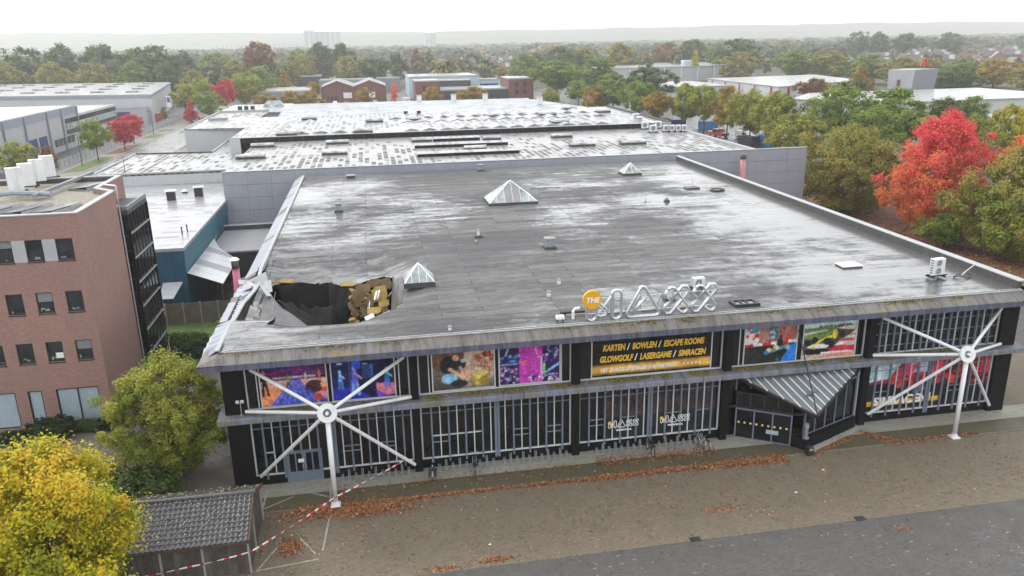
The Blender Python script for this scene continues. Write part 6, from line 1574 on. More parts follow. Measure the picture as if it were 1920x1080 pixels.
# left: grey works with office windows, along the street
gb = root0("grey_works", "pale grey works building with ribbon windows along the fenced street on the left", "building")
MB().box(-112, -71.0, 120, 196, -0.04, 8.6).build("walls", M['wall_pale'], gb); MB().box(-112, -70.9, 119.9, 196.1, 8.6, 10.5).build("top_band", M['wall_bluegrey'], gb); MB().box(-111.8, -71.2, 120.2, 195.8, 10.5, 10.62).build("roof", M['roof_far'], gb)
MB().box(-104, -71.0, 196.1, 232, -0.04, 8.1).build("office_wing", M['wall_white'], gb); MB().box(-103.8, -71.2, 196.3, 231.8, 8.1, 8.25).build("wing_roof", M['roof_far'], gb)
for y in (125, 136, 148.4, 160, 174, 184, 195.8): MB().box(-70.89, -70.65, y, y + 0.5, 0, 10.4).build("downpipe", M['grey_wall'], gb)
for j, (z0, z1, mt) in enumerate(((6.5, 7.7, 'glass_far'), (5.1, 6.2, 'glass_sky'), (3.7, 4.8, 'glass_far'))):
    for i in range(22):
        y = 186.5 + i * 2.05
        if y < 231: MB().box(-71.0 if y > 196 else -70.9, -70.8 if y > 196 else -70.72, y, y + 1.7, z0, z1).build("window", M[mt], gb)
for (y0, y1, z1) in ((161.5, 166, 4.9), (167.5, 172.3, 4.9)): MB().box(-70.98, -70.85, y0, y1, 0.1, z1).build("roller_door", M['door_blue'], gb)
for i in range(4): MB().box(-70.98, -70.86, 141 + i * 1.6, 142.3 + i * 1.6, 1.6, 3.0).build("window", M['glass_far'], gb)
for i in range(5): MB().box(-70.98, -70.86, 177 + i * 3.0, 179.2 + i * 3.0, 1.4, 3.2).build("window", M['glass_far'], gb)
for k, (x, y, lab) in enumerate(((-84, 152, "nearer"), (-88, 178, "farther"))):
    h = empty("roof_unit", (x, y, 10.62), "dark boxy roof unit on the grey works, %s one" % lab, "roof unit", "roof units on the grey works"); MB().bev(-1, 1, -1, 1, 0, 2.2, 0.1).build("casing", M['steel_dark'], h); MB().bev(-1.1, 1.1, -1.1, 1.1, 2.202, 2.4, 0.05).build("cap", M['wall_pale'], h)
ww = root0("white_warehouse", "wide white warehouse with roof lights in front of the wood on the left", "building")
m = MB(); m.prism([(-64, 248), (-79, 345), (-190, 375), (-170, 276)], -0.04, 9.2); m.build("walls", M['wall_white'], ww)
m = MB(); m.prism([(-63.7, 247.6), (-78.7, 345.4), (-190.5, 375.5), (-170.4, 275.6)], 9.2, 10.1); m.build("roof_band", M['wall_bluegrey'], ww)
m = MB(); m.prism([(-64.3, 248.4), (-79.2, 344.6), (-189.5, 374.5), (-169.6, 276.4)], 10.1, 10.2); m.build("roof", M['roof_far'], ww)
k = 0
for r_ in range(4):
    for c_ in range(8):
        t, u = (r_ + 0.7) / 4.6, (c_ + 0.6) / 8.4
        a = Vector((-64, 248)).lerp(Vector((-79, 345)), t); b = Vector((-170, 276)).lerp(Vector((-190, 375)), t); p = a.lerp(b, u)
        h = empty("warehouse_roof_light", (p.x, p.y, 10.2), "low roof light dome on the white warehouse, %s row, %s from the right" % (("front", "second", "third", "rear")[r_], ("first", "second", "third", "fourth", "fifth", "sixth", "seventh", "eighth")[c_]), "roof light", "roof light domes on the white warehouse"); V = []
        MB().bev(-2.2, 2.2, -1.0, 1.0, 0, 0.5, 0.2).build("dome", M['roof_white'], h)
b = box_building("door_block", "low grey block with blue roller doors beside the white warehouse", -81, -65.5, 243, 247.4, 6.4, 'wall_pale', 'roof_far', 0.2)
for x0 in (-79.6, -74.2): MB().box(x0, x0 + 4.2, 242.85, 242.99, 0.1, 5.0).build("roller_door", M['door_blue'], b)
MB().box(-64.9, -64.75, 249, 263, 0.2, 3.2).build("red_panel", plain("orange_brick", (0.35, 0.09, 0.04), 0.7), ww)
for i, (x, y) in enumerate(((-62.5, 262), (-62.5, 275))):
    f = empty("advertising_flag", (x, y, 0), "white and violet banner flag on a pole at the warehouse yard, the %s one" % ("nearer" if i == 0 else "farther"), "flag", "flags at the warehouse yard"); m = MB(); m.tube((0, 0, 0), (0, 0, 9), 0.06, 0.04, 6); m.build("pole", M['white_paint'], f)
    m = MB(); m.slab([(0.1, 0, 5.0), (1.5, 0.3, 4.6), (1.5, 0.3, 8.6), (0.1, 0, 8.9)], (0, -1, 0), 0.03); m.build("cloth", M['white_print'], f); m = MB(); m.slab([(0.3, -0.04, 6.6), (1.3, 0.2, 6.4), (1.3, 0.2, 8.2), (0.3, -0.04, 8.4)], (0, -1, 0), 0.03); m.build("printed_field", plain("violet_print", (0.12, 0.1, 0.35), 0.6), f)
# street fence
fn = root0("mesh_fence", "long white mesh fence along the pavement of the left street", "fence")
for i in range(56):
    y = 118 + i * 2.9
    MB().box(-60.15, -60.05, y, y + 0.1, 0, 2.0).build("post", M['grey_wall'], fn)
    m = MB()
    for z in (0.15, 0.75, 1.35, 1.85): m.box(-60.12, -60.08, y + 0.1, y + 2.9, z, z + 0.06)
    for j in range(9): m.box(-60.11, -60.09, y + 0.15 + j * 0.31, y + 0.27 + j * 0.31, 0.2, 1.86)
    m.build("mesh_panel", M['wall_white'], fn)
for i, y in enumerate((150, 215, 262)):
    l = empty("lamp_post", (-56.5, y, 0), "slim dark lamp post on the left street, %s from the camera" % ("first", "second", "third")[i], "lamp post", "lamp posts on the left street"); m = MB(); m.tube((0, 0, 0), (0, 0, 7), 0.09, 0.05, 7); m.build("pole", M['steel_dark'], l); m = MB(); m.obox((-0.5, 0, 7), (0.6, 0, 0.05), (0, 0.12, 0), (0, 0, 0.06)); m.build("lamp_head", M['steel_dark'], l)

# middle distance
def gable_shed(name, label, x0, x1, y0, y1, he, hr, n, wall, roofm):
    b = root0(name, label, "building"); w = (x1 - x0) / n
    for i in range(n):
        a = x0 + i * w; c = a + w / 2; e = a + w
        m = MB(); m.add([(a, y0, -0.04), (e, y0, -0.04), (e, y0, he), (c, y0, hr), (a, y0, he), (a, y1, -0.04), (e, y1, -0.04), (e, y1, he), (c, y1, hr), (a, y1, he)], [(0, 1, 2, 3, 4), (9, 8, 7, 6, 5), (0, 4, 9, 5), (1, 6, 7, 2)]); m.build("gable_wall", M[wall], b)
        for p, q in (((a - 0.2, he), (c, hr + 0.1)), ((e + 0.2, he), (c, hr + 0.1))):
            m = MB(); m.slab([(p[0], y0 - 0.4, p[1]), (q[0], y0 - 0.4, q[1]), (q[0], y1, q[1]), (p[0], y1, p[1])], (0, 0, 1), 0.25); m.build("roof_slope", M[roofm], b)
    return b
g = gable_shed("gabled_shed", "red brick shed with two shallow gables in the middle distance", -12.5, 16.5, 335, 365, 6.4, 9.0, 2, 'brick_red', 'roof_far')
MB().box(-2.8, 1.0, 334.7, 334.97, 1.5, 4.0).build("white_door", M['white_paint'], g); MB().box(8.5, 11.5, 334.7, 334.97, 1.5, 4.0).build("white_door", M['white_paint'], g)
for i in range(3): MB().box(-10 + i * 1.6, -8.9 + i * 1.6, 334.9, 334.98, 0.8, 2.4).build("window", M['glass_far'], g)
box_building("grey_shed", "low blue-grey shed with a white flat roof behind the yellow trees", -36.5, -16.5, 310, 345, 6.6, 'wall_bluegrey', 'roof_far')
box_building("dark_row_house", "dark brown block behind the orange cone-shaped tree", -27.5, -17, 420, 440, 8.6, 'dark_wall', 'roof_far')
box_building("long_pale_shed", "long grey shed with pale roof behind the two brick gables", -16.8, 11.5, 400, 420, 6.9, 'grey_wall', 'roof_far')
box_building("far_pale_shed", "grey shed with pale roof right of the long shed behind the gables", 13.5, 26, 410, 425, 6.9, 'grey_wall', 'roof_far')
box_building("pale_blue_hall", "pale blue hall with a white ribbed roof behind the brick blocks", 27.8, 60.9, 345, 385, 9.6, 'lightblue_wall', 'roof_far', wins=((56, 57, 5, 7, 'glass_far'),))
box_building("brick_block", "dark red brick office block at the left end of the black low building", 28.3, 38.8, 306, 325, 9.6, 'brick_red', 'roof_far', 0.15, ((31.5, 33.2, 5.5, 7.6, 'glass_far'), (33.6, 35.3, 5.5, 7.6, 'glass_far'), (31.5, 35.3, 1.2, 3.4, 'glass_far')))
b = box_building("black_low_building", "long low black building with a white flat roof between two brick blocks", 38.9, 68.0, 305, 330, 5.7, 'dark_wall', 'roof_far', 0.2, tuple((41 + i * 3.2, 42.2 + i * 3.2, 0.8, 3.2, 'glass_far') for i in range(8)))
MB().box(40.6, 55, 330.3, 344, 0, 8.2).build("rear_block", M['dark_wall'], b); MB().box(40.4, 55.2, 330.2, 344.2, 8.2, 8.5).build("rear_roof", M['roof_far'], b)
box_building("brick_tower_block", "square dark red brick block with tall windows at the right end of the black building", 68.2, 79.0, 303, 325, 9.8, 'brick_red', 'roof_far', 0.15, ((71, 72.2, 6.2, 8.2, 'glass_far'), (74.6, 75.8, 6.2, 8.2, 'glass_far'), (71, 72.2, 3.2, 5.2, 'glass_far'), (74.6, 75.8, 3.2, 5.2, 'glass_far')))
box_building("light_blue_block", "small pale blue block with white trim behind the black building", 60.9, 72, 350, 365, 7.4, 'lightblue_wall', 'roof_far', 0.4, ((62, 71, 4.6, 5.6, 'door_blue'),))
# right-hand warehouses
wr = root0("panelled_warehouse", "white warehouse with thin red posts beyond the street trees on the right", "building")
m = MB(); m.prism([(153, 227), (200, 251), (210, 302), (155, 294)], -0.04, 7.7); m.build("walls", M['wall_white'], wr); m = MB(); m.prism([(152.7, 226.6), (200.3, 250.7), (210.4, 302.4), (154.7, 294.4)], 7.7, 8.0); m.build("roof", M['roof_far'], wr)
for i in range(5): MB().box(152.7, 152.98, 232 + i * 13, 232.7 + i * 13, 0, 7.6).build("red_post", M['red_paint'], wr)
for i in range(5):
    x = 158 + i * 9.5; y = 227 + (x - 153) * 24 / 47; m = MB(); m.box(x, x + 0.7, y - 0.35, y + 0.05, 0, 7.6); m.build("red_post", M['red_paint'], wr)
MB().box(188, 197, 243.5, 244.5, 3.5, 7.4).build("dark_glazing", M['dark_wall'], wr)
bw = root0("big_grey_warehouse", "very long pale grey warehouse standing farthest back on the right", "building")
m = MB(); m.prism([(143, 420), (246, 430), (250, 500), (145, 500)], -0.04, 8.2); m.build("walls", M['wall_pale'], bw); m = MB(); m.prism([(142.6, 419.6), (246.4, 429.6), (250.4, 500.4), (144.6, 500.4)], 8.2, 8.7); m.build("roof", M['roof_far'], bw)
for i in range(9):
    x = 150 + i * 11; MB().box(x, x + 0.5, 420.2 + i * 1.07, 420.55 + i * 1.07, 0, 8.1).build("joint_post", M['white_paint'], bw)
h = empty("roof_plant", (205, 440, 8.7), "pale blue plant box on the big grey warehouse", "roof unit"); MB().bev(-4, 4, -3, 3, 0, 3.0, 0.2).build("casing", M['lightblue_wall'], h)
lw = root0("low_white_warehouse", "low white-roofed warehouse just beyond the right-hand trees", "building")
m = MB(); m.prism([(128, 172), (150, 150), (204, 152), (204, 192), (145, 192)], -0.04, 7.6); m.build("walls", M['wall_white'], lw); m = MB(); m.prism([(127.7, 172), (149.9, 149.7), (204.3, 151.7), (204.3, 192.3), (144.8, 192.3)], 7.6, 8.0); m.build("roof", M['roof_far'], lw)
rw = root0("right_edge_warehouse", "white wet roofed shed at the right edge behind the yellow tree", "building"); MB().box(150, 200, 104, 128, -0.04, 6.2).build("walls", M['wall_white'], rw); MB().box(149.7, 200.3, 103.7, 128.3, 6.2, 6.5).build("roof", M['roof_far'], rw)
mw = root0("middle_white_shed", "white flat shed seen between the street tree crowns", "building"); MB().box(122, 150, 262, 300, -0.04, 6.4).build("walls", M['wall_white'], mw); MB().box(121.7, 150.3, 261.7, 300.3, 6.4, 6.8).build("roof", M['roof_far'], mw)
sb = root0("slanted_block", "grey show block with a slanted front wall and a red three-pointed sign on top", "building")
P0 = Vector((192, 196, 0)); 
m = MB(); m.add([(190, 200, 0), (197, 193, 0), (212, 196, 0), (206, 206, 0), (189, 200, 13.6), (198.5, 192.5, 13.6), (215.5, 196, 13.6), (206, 207, 13.6)], [(0, 1, 5, 4), (2, 3, 7, 6), (3, 0, 4, 7), (4, 5, 6, 7)]); m.build("body", M['wall_pale'], sb)
m = MB(); m.add([(197, 193, 0), (212, 196, 0), (215.5, 196, 13.6), (198.5, 192.5, 13.6)], [(0, 1, 2, 3)]); m.build("slanted_front", M['grey_wall'], sb)
m = MB(); m.slab([(192.6, 197.2, 5), (193.6, 196.2, 5), (193.4, 196.0, 10.5), (192.4, 197.0, 10.5)], (-0.7, -0.7, 0), 0.1); m.build("tall_window", M['brick_red'], sb)
h = empty("emblem_sign", (207, 200, 13.6), "red three-pointed emblem sign on top of the slanted block", "sign")
for a in (90, 210, 330):
    m = MB(); d = Vector((math.cos(R(a)), 0, math.sin(R(a)))); n = Vector((-d.z, 0, d.x)); c = Vector((0, 0, 2.0)); m.slab([c, c + d * 0.95 + n * 0.62, c + d * 1.9, c + d * 0.95 - n * 0.62], (0, 1, 0), 0.4); m.build("emblem_leaf", M['red_paint'], h)
m = MB(); m.tube((0, 0.2, 0), (0, 0.2, 2.0), 0.12, 0.12, 6); m.build("stand", M['grey_wall'], h); h.location = (190.8, 201, 13.95)
sb.location = (0, 0, 0); sb.scale = (0.62, 0.7, 1.03); sb.location = (61.2, 62.0, 0)
# apartment slabs on the skyline
def slab_block(name, label, x0, x1, y0, dep, h, floors, bays, steps):
    b = root0(name, label, "apartment block")
    for i, (a, c, hh) in enumerate(steps): MB().box(x0 + (x1 - x0) * a, x0 + (x1 - x0) * c, y0, y0 + dep, 0, hh).build("tower_section", M['wall_white'] if i % 2 == 0 else M['wall_pale'], b)
    for f in range(floors):
        z = h * (f + 0.35) / floors
        for k_ in range(bays):
            x = x0 + (x1 - x0) * (k_ + 0.2) / bays; MB().box(x, x + (x1 - x0) / bays * 0.6, y0 - 0.6, y0 - 0.01, z, z + h / floors * 0.45).build("balcony_window", M['grey_wall'], b)
slab_block("apartment_block", "tall cream apartment slab rising above the far trees", -145, -52, 2150, 30, 54, 13, 7, ((0, 0.28, 58.5), (0.28, 0.7, 54.5), (0.7, 1.0, 52.5)))
slab_block("far_tower", "faint grey tower block on the far skyline", 175, 205, 2300, 28, 46, 12, 4, ((0, 0.45, 34), (0.45, 1.0, 47)))
slab_block("long_apartment_row", "long low faded apartment row left of the tall slab", -440, -190, 2600, 20, 26, 8, 18, ((0, 0.5, 26.5), (0.5, 1.0, 28)))
slab_block("hazy_tower", "faint tower on the left skyline above the wood", -800, -755, 2600, 20, 46, 10, 5, ((0, 0.4, 50), (0.4, 1, 40)))

# houses with pitched roofs
def house_meshes():
    w, d, he, hr = 6.0, 9.0, 5.2, 9.0
    a = MB(); a.add([(-w, -d / 2, 0), (w, -d / 2, 0), (w, d / 2, 0), (-w, d / 2, 0), (-w, -d / 2, he), (w, -d / 2, he), (w, d / 2, he), (-w, d / 2, he), (-w, 0, hr), (w, 0, hr)], [(0, 1, 5, 4), (2, 3, 7, 6), (1, 2, 6, 9, 5), (3, 0, 4, 8, 7)])
    r = MB(); r.slab([(-w - 0.3, -d / 2 - 0.4, he - 0.2), (w + 0.3, -d / 2 - 0.4, he - 0.2), (w + 0.3, 0, hr + 0.05), (-w - 0.3, 0, hr + 0.05)], (0, -0.6, 1), 0.15); r.slab([(w + 0.3, d / 2 + 0.4, he - 0.2), (-w - 0.3, d / 2 + 0.4, he - 0.2), (-w - 0.3, 0, hr + 0.05), (w + 0.3, 0, hr + 0.05)], (0, 0.6, 1), 0.15)
    c = MB(); c.box(-w + 1, -w + 1.8, -0.4, 0.4, hr - 0.6, hr + 1.2)
    l = MB(); l.slab([(1.0, -d / 2 + 0.3, he + 0.35), (4.4, -d / 2 + 0.3, he + 0.35), (4.4, -1.0, hr - 0.7), (1.0, -1.0, hr - 0.7)], (0, -0.6, 1), 0.25)
    wn_ = MB(); wn_.box(-3.6, -1.4, -d / 2 - 0.05, -d / 2 + 0.05, 1.0, 2.6)
    out = []
    for mm, nm, mt in ((a, "wall", 'house_wall'), (r, "roof", 'tile_roof_far'), (c, "chimney", 'house_wall'), (l, "dormer", 'roof_far'), (wn_, "window", 'white_paint')):
        me = mm.mesh(nm); me.materials.append(M[mt]); out.append((nm, me))
    return out
HM = house_meshes()
def house(x, y, rz, s, label, group):
    h = empty("house", (x, y, 0), label, "house", group, rz); h.scale = (s, s, s)
    for nm, me in HM:
        o = bpy.data.objects.new(nm, me); COL.objects.link(o); o.parent = h
rr = random.Random(21)
for i in range(34):
    x = 15 + (i % 9) * 24 + rr.uniform(-7, 7); y = 600 + (i // 9) * 75 + rr.uniform(-20, 20)
    house(x + (y - 600) * 0.12, y, rr.choice((0, 0, 1.57, 0.4)) + rr.uniform(-0.2, 0.2), rr.uniform(0.9, 1.1), "dark-roofed house among the far trees in the middle of the skyline", "houses in the far middle estate")
for i in range(42):
    y = 430 + (i // 9) * 75 + rr.uniform(-20, 20); x = 330 + (i % 9) * 32 + (y - 430) * 0.65 + rr.uniform(-9, 9)
    house(x, y, rr.choice((0, 0, 1.57, 0.5)) + rr.uniform(-0.2, 0.2) - 0.5, rr.uniform(0.9, 1.15), "dark-roofed house with pale wet gables in the far estate on the right", "houses in the far right estate")

# ------------------------------------------------------------------ vehicles and containers
def vehicle(name, label, x, y, rz, L, W, prof, glass, body, cat, group=None):
    """prof: side outline (x,z); glass: list of side-window outlines"""
    v = empty(name, (x, y, 0), label, cat, group, rz)
    k = len(prof)
    m = MB(); ins = [(px_, pz, (0.06 if pz > 1.0 else 0.0)) for px_, pz in prof]
    m.add([(a, -W / 2 + c, b) for a, b, c in ins] + [(a, W / 2 - c, b) for a, b, c in ins], [tuple(range(k)), tuple(range(k, 2 * k))[::-1]] + [(i, k + i, k + (i + 1) % k, (i + 1) % k) for i in range(k)])
    m.build("body", M[body], v)
    for gl in glass:
        for s in (-1, 1):
            m = MB(); m.slab([(a, s * (W / 2 - 0.05), b) for a, b in gl], (0, s, 0), 0.02); m.build("side_window", M['glass'], v)
    for sx in (-L * 0.31, L * 0.31):
        for s in (-1, 1):
            m = MB(); m.tube((sx, s * (W / 2 - 0.2), 0.34), (sx, s * (W / 2 + 0.02), 0.34), 0.34, 0.34, 14); w = m.build("wheel", M['rubber'], v)
            m = MB(); m.tube((sx, s * (W / 2 + 0.021), 0.34), (sx, s * (W / 2 + 0.03), 0.34), 0.2, 0.2, 10); m.build("rim", M['silver'], w)
    for s in (-1, 1): m = MB(); m.box(L / 2 - 0.02, L / 2 + 0.02, s * W * 0.32 - 0.15, s * W * 0.32 + 0.15, 0.65, 0.85); m.build("headlight", M['white_print'], v)
    return v
VAN = [(-2.9, 0.35), (2.9, 0.35), (2.92, 1.0), (2.2, 1.25), (1.5, 2.2), (1.2, 2.35), (-2.85, 2.35), (-2.95, 1.2)]
VG = [[(0.75, 1.35), (1.95, 1.35), (1.45, 2.05), (0.75, 2.05)]]
CAR = [(-2.1, 0.3), (2.1, 0.3), (2.15, 0.75), (1.2, 0.95), (0.5, 1.45), (-1.2, 1.48), (-1.9, 1.0), (-2.15, 0.9)]
CG = [[(-0.35, 0.98), (0.95, 0.98), (0.42, 1.38), (-0.35, 1.4)], [(-1.6, 1.02), (-0.45, 1.0), (-0.45, 1.4), (-1.15, 1.4)]]
v = vehicle("delivery_van", "large white van with a blue stripe parked behind the street fence", -66.5, 262, R(70), 5.9, 2.1, VAN, VG, 'car_white', "van"); v.scale = (1.35, 1.35, 1.35)
for s in (-1, 1): m = MB(); m.slab([(-2.5, s * 1.05, 1.0), (0.3, s * 1.05, 1.0), (-0.2, s * 1.05, 1.7), (-2.5, s * 1.05, 1.7)], (0, s, 0), 0.012); m.build("blue_stripe", M['door_blue'], v)
vehicle("pickup_truck", "dark red pickup with white top parked under the street trees on the right", 99.0, 156.5, R(-72), 4.8, 1.9, [(-2.4, 0.45), (2.4, 0.45), (2.45, 1.0), (1.4, 1.15), (0.8, 1.8), (-0.5, 1.8), (-0.7, 1.15), (-2.45, 1.15)], [[(-0.3, 1.15), (1.1, 1.15), (0.7, 1.68), (-0.3, 1.68)]], 'car_red', "pickup").scale = (1.3, 1.3, 1.2)
vehicle("small_van", "small white van parked next to the red pickup under the trees", 103.2, 149.0, R(-72), 4.4, 1.8, [(-2.2, 0.3), (2.2, 0.3), (2.25, 0.85), (1.5, 1.05), (0.9, 1.75), (-2.1, 1.8), (-2.25, 0.9)], [[(0.0, 1.05), (1.2, 1.05), (0.8, 1.6), (0.0, 1.6)]], 'car_white', "van").scale = (1.2, 1.2, 1.2)
vehicle("camper_van", "white and green van parked beside the thin red tree", 24.5, 305, R(60), 5.9, 2.1, VAN, VG, 'car_white', "van").scale = (1.25, 1.25, 1.25)
rr = random.Random(8)
for i, (x, y, c) in enumerate(((-6, 318, 'car_white'), (-1.5, 318, 'car_red'), (5.5, 317, 'car_white'), (11, 318, 'wall_bluegrey'))):
    vehicle("parked_car", "car parked before the brick gables, %s from the left" % ("first", "second", "third", "fourth")[i], x, y, R(90 + rr.uniform(-6, 6)), 4.3, 1.75, CAR, CG, c, "car", "cars before the brick gables")
def container(x, y, rz, L, W, H, mat, label):
    c = empty("shipping_container", (x, y, 0), label, "container", "containers under the right-hand street trees", rz)
    m = MB(); n = int(L / 0.3)
    V = []
    for s in (-1, 1): pass
    m.box(-L / 2, L / 2, -W / 2 + 0.06, W / 2 - 0.06, 0.12, H - 0.06); m.build("box", M[mat], c)
    for i in range(n):
        xx = -L / 2 + (i + 0.3) * L / n
        m = MB(); m.box(xx, xx + 0.13, -W / 2, W / 2, 0.2, H - 0.15); m.build("corrugation", M[mat], c)
    for a, b in ((-1, -1), (1, -1), (1, 1), (-1, 1)): MB().box(a * L / 2 - 0.08, a * L / 2 + 0.08, b * W / 2 - 0.08, b * W / 2 + 0.08, 0, H).build("corner_post", M[mat], c)
container(103.5, 173, R(15), 5.0, 2.4, 2.6, 'cont_blue', "bright blue container behind the red pickup")
container(101.5, 133.5, R(-75), 4.2, 2.4, 2.9, 'cont_blue', "light blue container at the right end of the tree row")
container(97.8, 135.8, R(-75), 4.5, 2.4, 2.6, 'dark_wall', "dark container left of the light blue one")
container(98.2, 184, R(10), 4.5, 2.2, 2.2, 'cont_navy', "navy container beside a yellow skip under the trees")
container(76.0, 262, R(5), 4.6, 2.2, 2.2, 'cont_navy', "navy container at the far corner of the pale hall")
h = empty("skip", (94.5, 185.5, 0), "orange-yellow skip next to the navy container", "skip"); m = MB(); m.add([(-1.6, -1, 0), (1.6, -1, 0), (1.6, 1, 0), (-1.6, 1, 0), (-2.1, -1.1, 2.4), (2.1, -1.1, 2.4), (2.1, 1.1, 2.4), (-2.1, 1.1, 2.4)], [(0, 3, 2, 1), (0, 1, 5, 4), (1, 2, 6, 5), (2, 3, 7, 6), (3, 0, 4, 7)]); m.build("tub", M['orange'], h); MB().box(-2.15, 2.15, -1.15, -1.05, 2.3, 2.45).build("rim", M['orange'], h)
# ------------------------------------------------------------------ trees
def crown(seed, r, h, z0, shape, ncl, nleaf, leaf, flat=0.75, grad=0.0):
    """leaf-sized rhombi gathered in clumps; returns verts, tints and the clump centres"""
    g = np.random.RandomState(seed)
    t = g.rand(ncl * 4)
    if shape == 'round': p = np.sqrt(np.clip(1 - (2 * t - 1) ** 2, 0, 1))
    elif shape == 'egg': p = np.sqrt(np.clip(1 - (2 * t - 1) ** 2, 0, 1)) * (1.15 - 0.45 * t)
    elif shape == 'cone': p = np.clip(1.05 - t, 0, 1) ** 0.8 * np.clip(t * 8, 0.3, 1)
    elif shape == 'column': p = np.clip(np.sin(np.pi * np.clip(t * 0.92 + 0.06, 0, 1)), 0.15, 1) ** 0.5
    else: p = np.clip(np.sin(np.pi * (t ** 1.4) * 0.93 + 0.08), 0, 1) ** 0.7                       # vase: widest above the middle
    keep = g.rand(len(t)) < p ** 1.2
    t, p = t[keep][:ncl], p[keep][:ncl]; n = len(t)
    a = g.rand(n) * 2 * np.pi; q = g.rand(n) ** 0.42
    lob = 1 + 0.22 * np.sin(3 * a + seed) + 0.2 * np.sin(5 * a + 9 * t + seed)
    C = np.stack([np.cos(a) * p * q * lob * r * 0.88, np.sin(a) * p * q * lob * r * 0.88, z0 + t * (h - z0) * 0.96], 1)
    rc = r * g.uniform(0.1, 0.3, n) * (70.0 / max(ncl, 30)) ** 0.3
    ct = g.rand(n)
    per = max(3, nleaf // n); N = n * per
    idx = np.repeat(np.arange(n), per)
    d = g.normal(size=(N, 3)); d[:, 2] += 0.25; d /= np.linalg.norm(d, axis=1, keepdims=True)
    rad = g.rand(N) ** 0.6 * (1 + 0.5 * (g.rand(N) < 0.12))
    P = C[idx] + d * (rc[idx] * rad)[:, None] * np.array([1, 1, flat])
    out = (P - np.array([0, 0, (h + z0) / 2])); out /= (np.linalg.norm(out, axis=1, keepdims=True) + 1e-6)
    nn = d * 0.7 + out * 0.5 + g.normal(size=(N, 3)) * 0.55 + np.array([0, 0, 0.35]); nn /= np.linalg.norm(nn, axis=1, keepdims=True)
    u = np.cross(nn, g.normal(size=(N, 3))); u /= (np.linalg.norm(u, axis=1, keepdims=True) + 1e-6); v = np.cross(nn, u)
    s = leaf * g.uniform(0.6, 1.3, N)[:, None]
    V = np.stack([P + u * s, P + v * s * 0.62 + nn * s * 0.12, P - u * s, P - v * s * 0.62 + nn * s * 0.12], 1).reshape(-1, 3)
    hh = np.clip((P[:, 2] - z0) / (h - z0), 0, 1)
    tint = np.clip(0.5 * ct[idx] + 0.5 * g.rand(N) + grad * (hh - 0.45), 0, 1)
    return V, tint, C
def trunk_mesh(seed, h, z0, r0, C, nb=12, top=0.72, n=7):
    rg = random.Random(seed); m = MB()
    pts = [(0, 0, -0.1)]; rad = [r0 * 1.25]
    for i in range(1, 6):
        f = i / 5; pts.append((rg.uniform(-0.05, 0.05) * h * f * 0.4, rg.uniform(-0.05, 0.05) * h * f * 0.4, top * h * f)); rad.append(r0 * (1 - 0.8 * f))
    m.path(pts, rad, n)
    cs = list(range(len(C))); rg.shuffle(cs)
    for k in cs[:nb]:
        e = Vector(C[k]); f = max(0.25, min(0.95, (e.z / (top * h)) * 0.62)); i = f * 5; i0 = min(4, int(i)); s = Vector(pts[i0]).lerp(Vector(pts[i0 + 1]), i - i0)
        mid = s.lerp(e, 0.5) + Vector((0, 0, -0.03 * h)); rr_ = r0 * (1 - 0.8 * f) * 0.55
        m.path([s, mid, e], [rr_, rr_ * 0.6, rr_ * 0.2], 5)
    return m.mesh("trunk")
PROTO = {}
def proto(key, seed, shape, r, h, z0, ncl, nleaf, leaf, r0=0.2, nb=12, flat=0.75, grad=0.0):
    V, t, C = crown(seed, r, h, z0, shape, ncl, nleaf, leaf, flat, grad)
    PROTO[key] = (fast_mesh("crown", V, 4, t), trunk_mesh(seed, h, z0, r0, C, nb), r, h)
    PROTO[key][1].materials.append(M['bark']); PROTO[key][0].materials.append(M['bark'])
def tree(key, x, y, H, rad, pal, name, label, group=None, rz=None, z=0):
    cm, tm_, r, h = PROTO[key]
    t = empty(name, (x, y, z), label, "tree", group, (x * 1.7 + y * 0.9) % 6.28 if rz is None else rz)
    t.scale = (rad / r, rad / r, H / h)
    a = bpy.data.objects.new("trunk", tm_); COL.objects.link(a); a.parent = t
    c = bpy.data.objects.new("crown", cm); COL.objects.link(c); c.parent = t
    c.material_slots[0].link = 'OBJECT'; c.material_slots[0].material = foliage(*pal)
    return t
G_ = ((0.168, 0.252, 0.042), (0.372, 0.432, 0.072))                        # mid green
GD = ((0.0938, 0.144, 0.04), (0.188, 0.231, 0.0625))                      # dark green
OL = ((0.207, 0.23, 0.0403), (0.368, 0.322, 0.069), (0.483, 0.299, 0.103))     # olive turning brown
GY = ((0.209, 0.264, 0.0385), (0.396, 0.407, 0.066), (0.572, 0.462, 0.077))     # green-yellow
YE = ((0.3, 0.33, 0.02), (0.62, 0.54, 0.02), (0.72, 0.46, 0.05))      # yellow
RE = ((0.76, 0.26, 0.08), (0.78, 0.13, 0.11), (0.74, 0.08, 0.11))      # red maple, orange below
RD = ((0.55, 0.045, 0.065), (0.74, 0.09, 0.09))                        # deep red
RU = ((0.228, 0.12, 0.042), (0.372, 0.216, 0.072))                           # rust
LG = ((0.196, 0.276, 0.0345), (0.345, 0.391, 0.0575))                            # light green
OR = ((0.322, 0.23, 0.0287), (0.575, 0.368, 0.0345))                            # orange-yellow
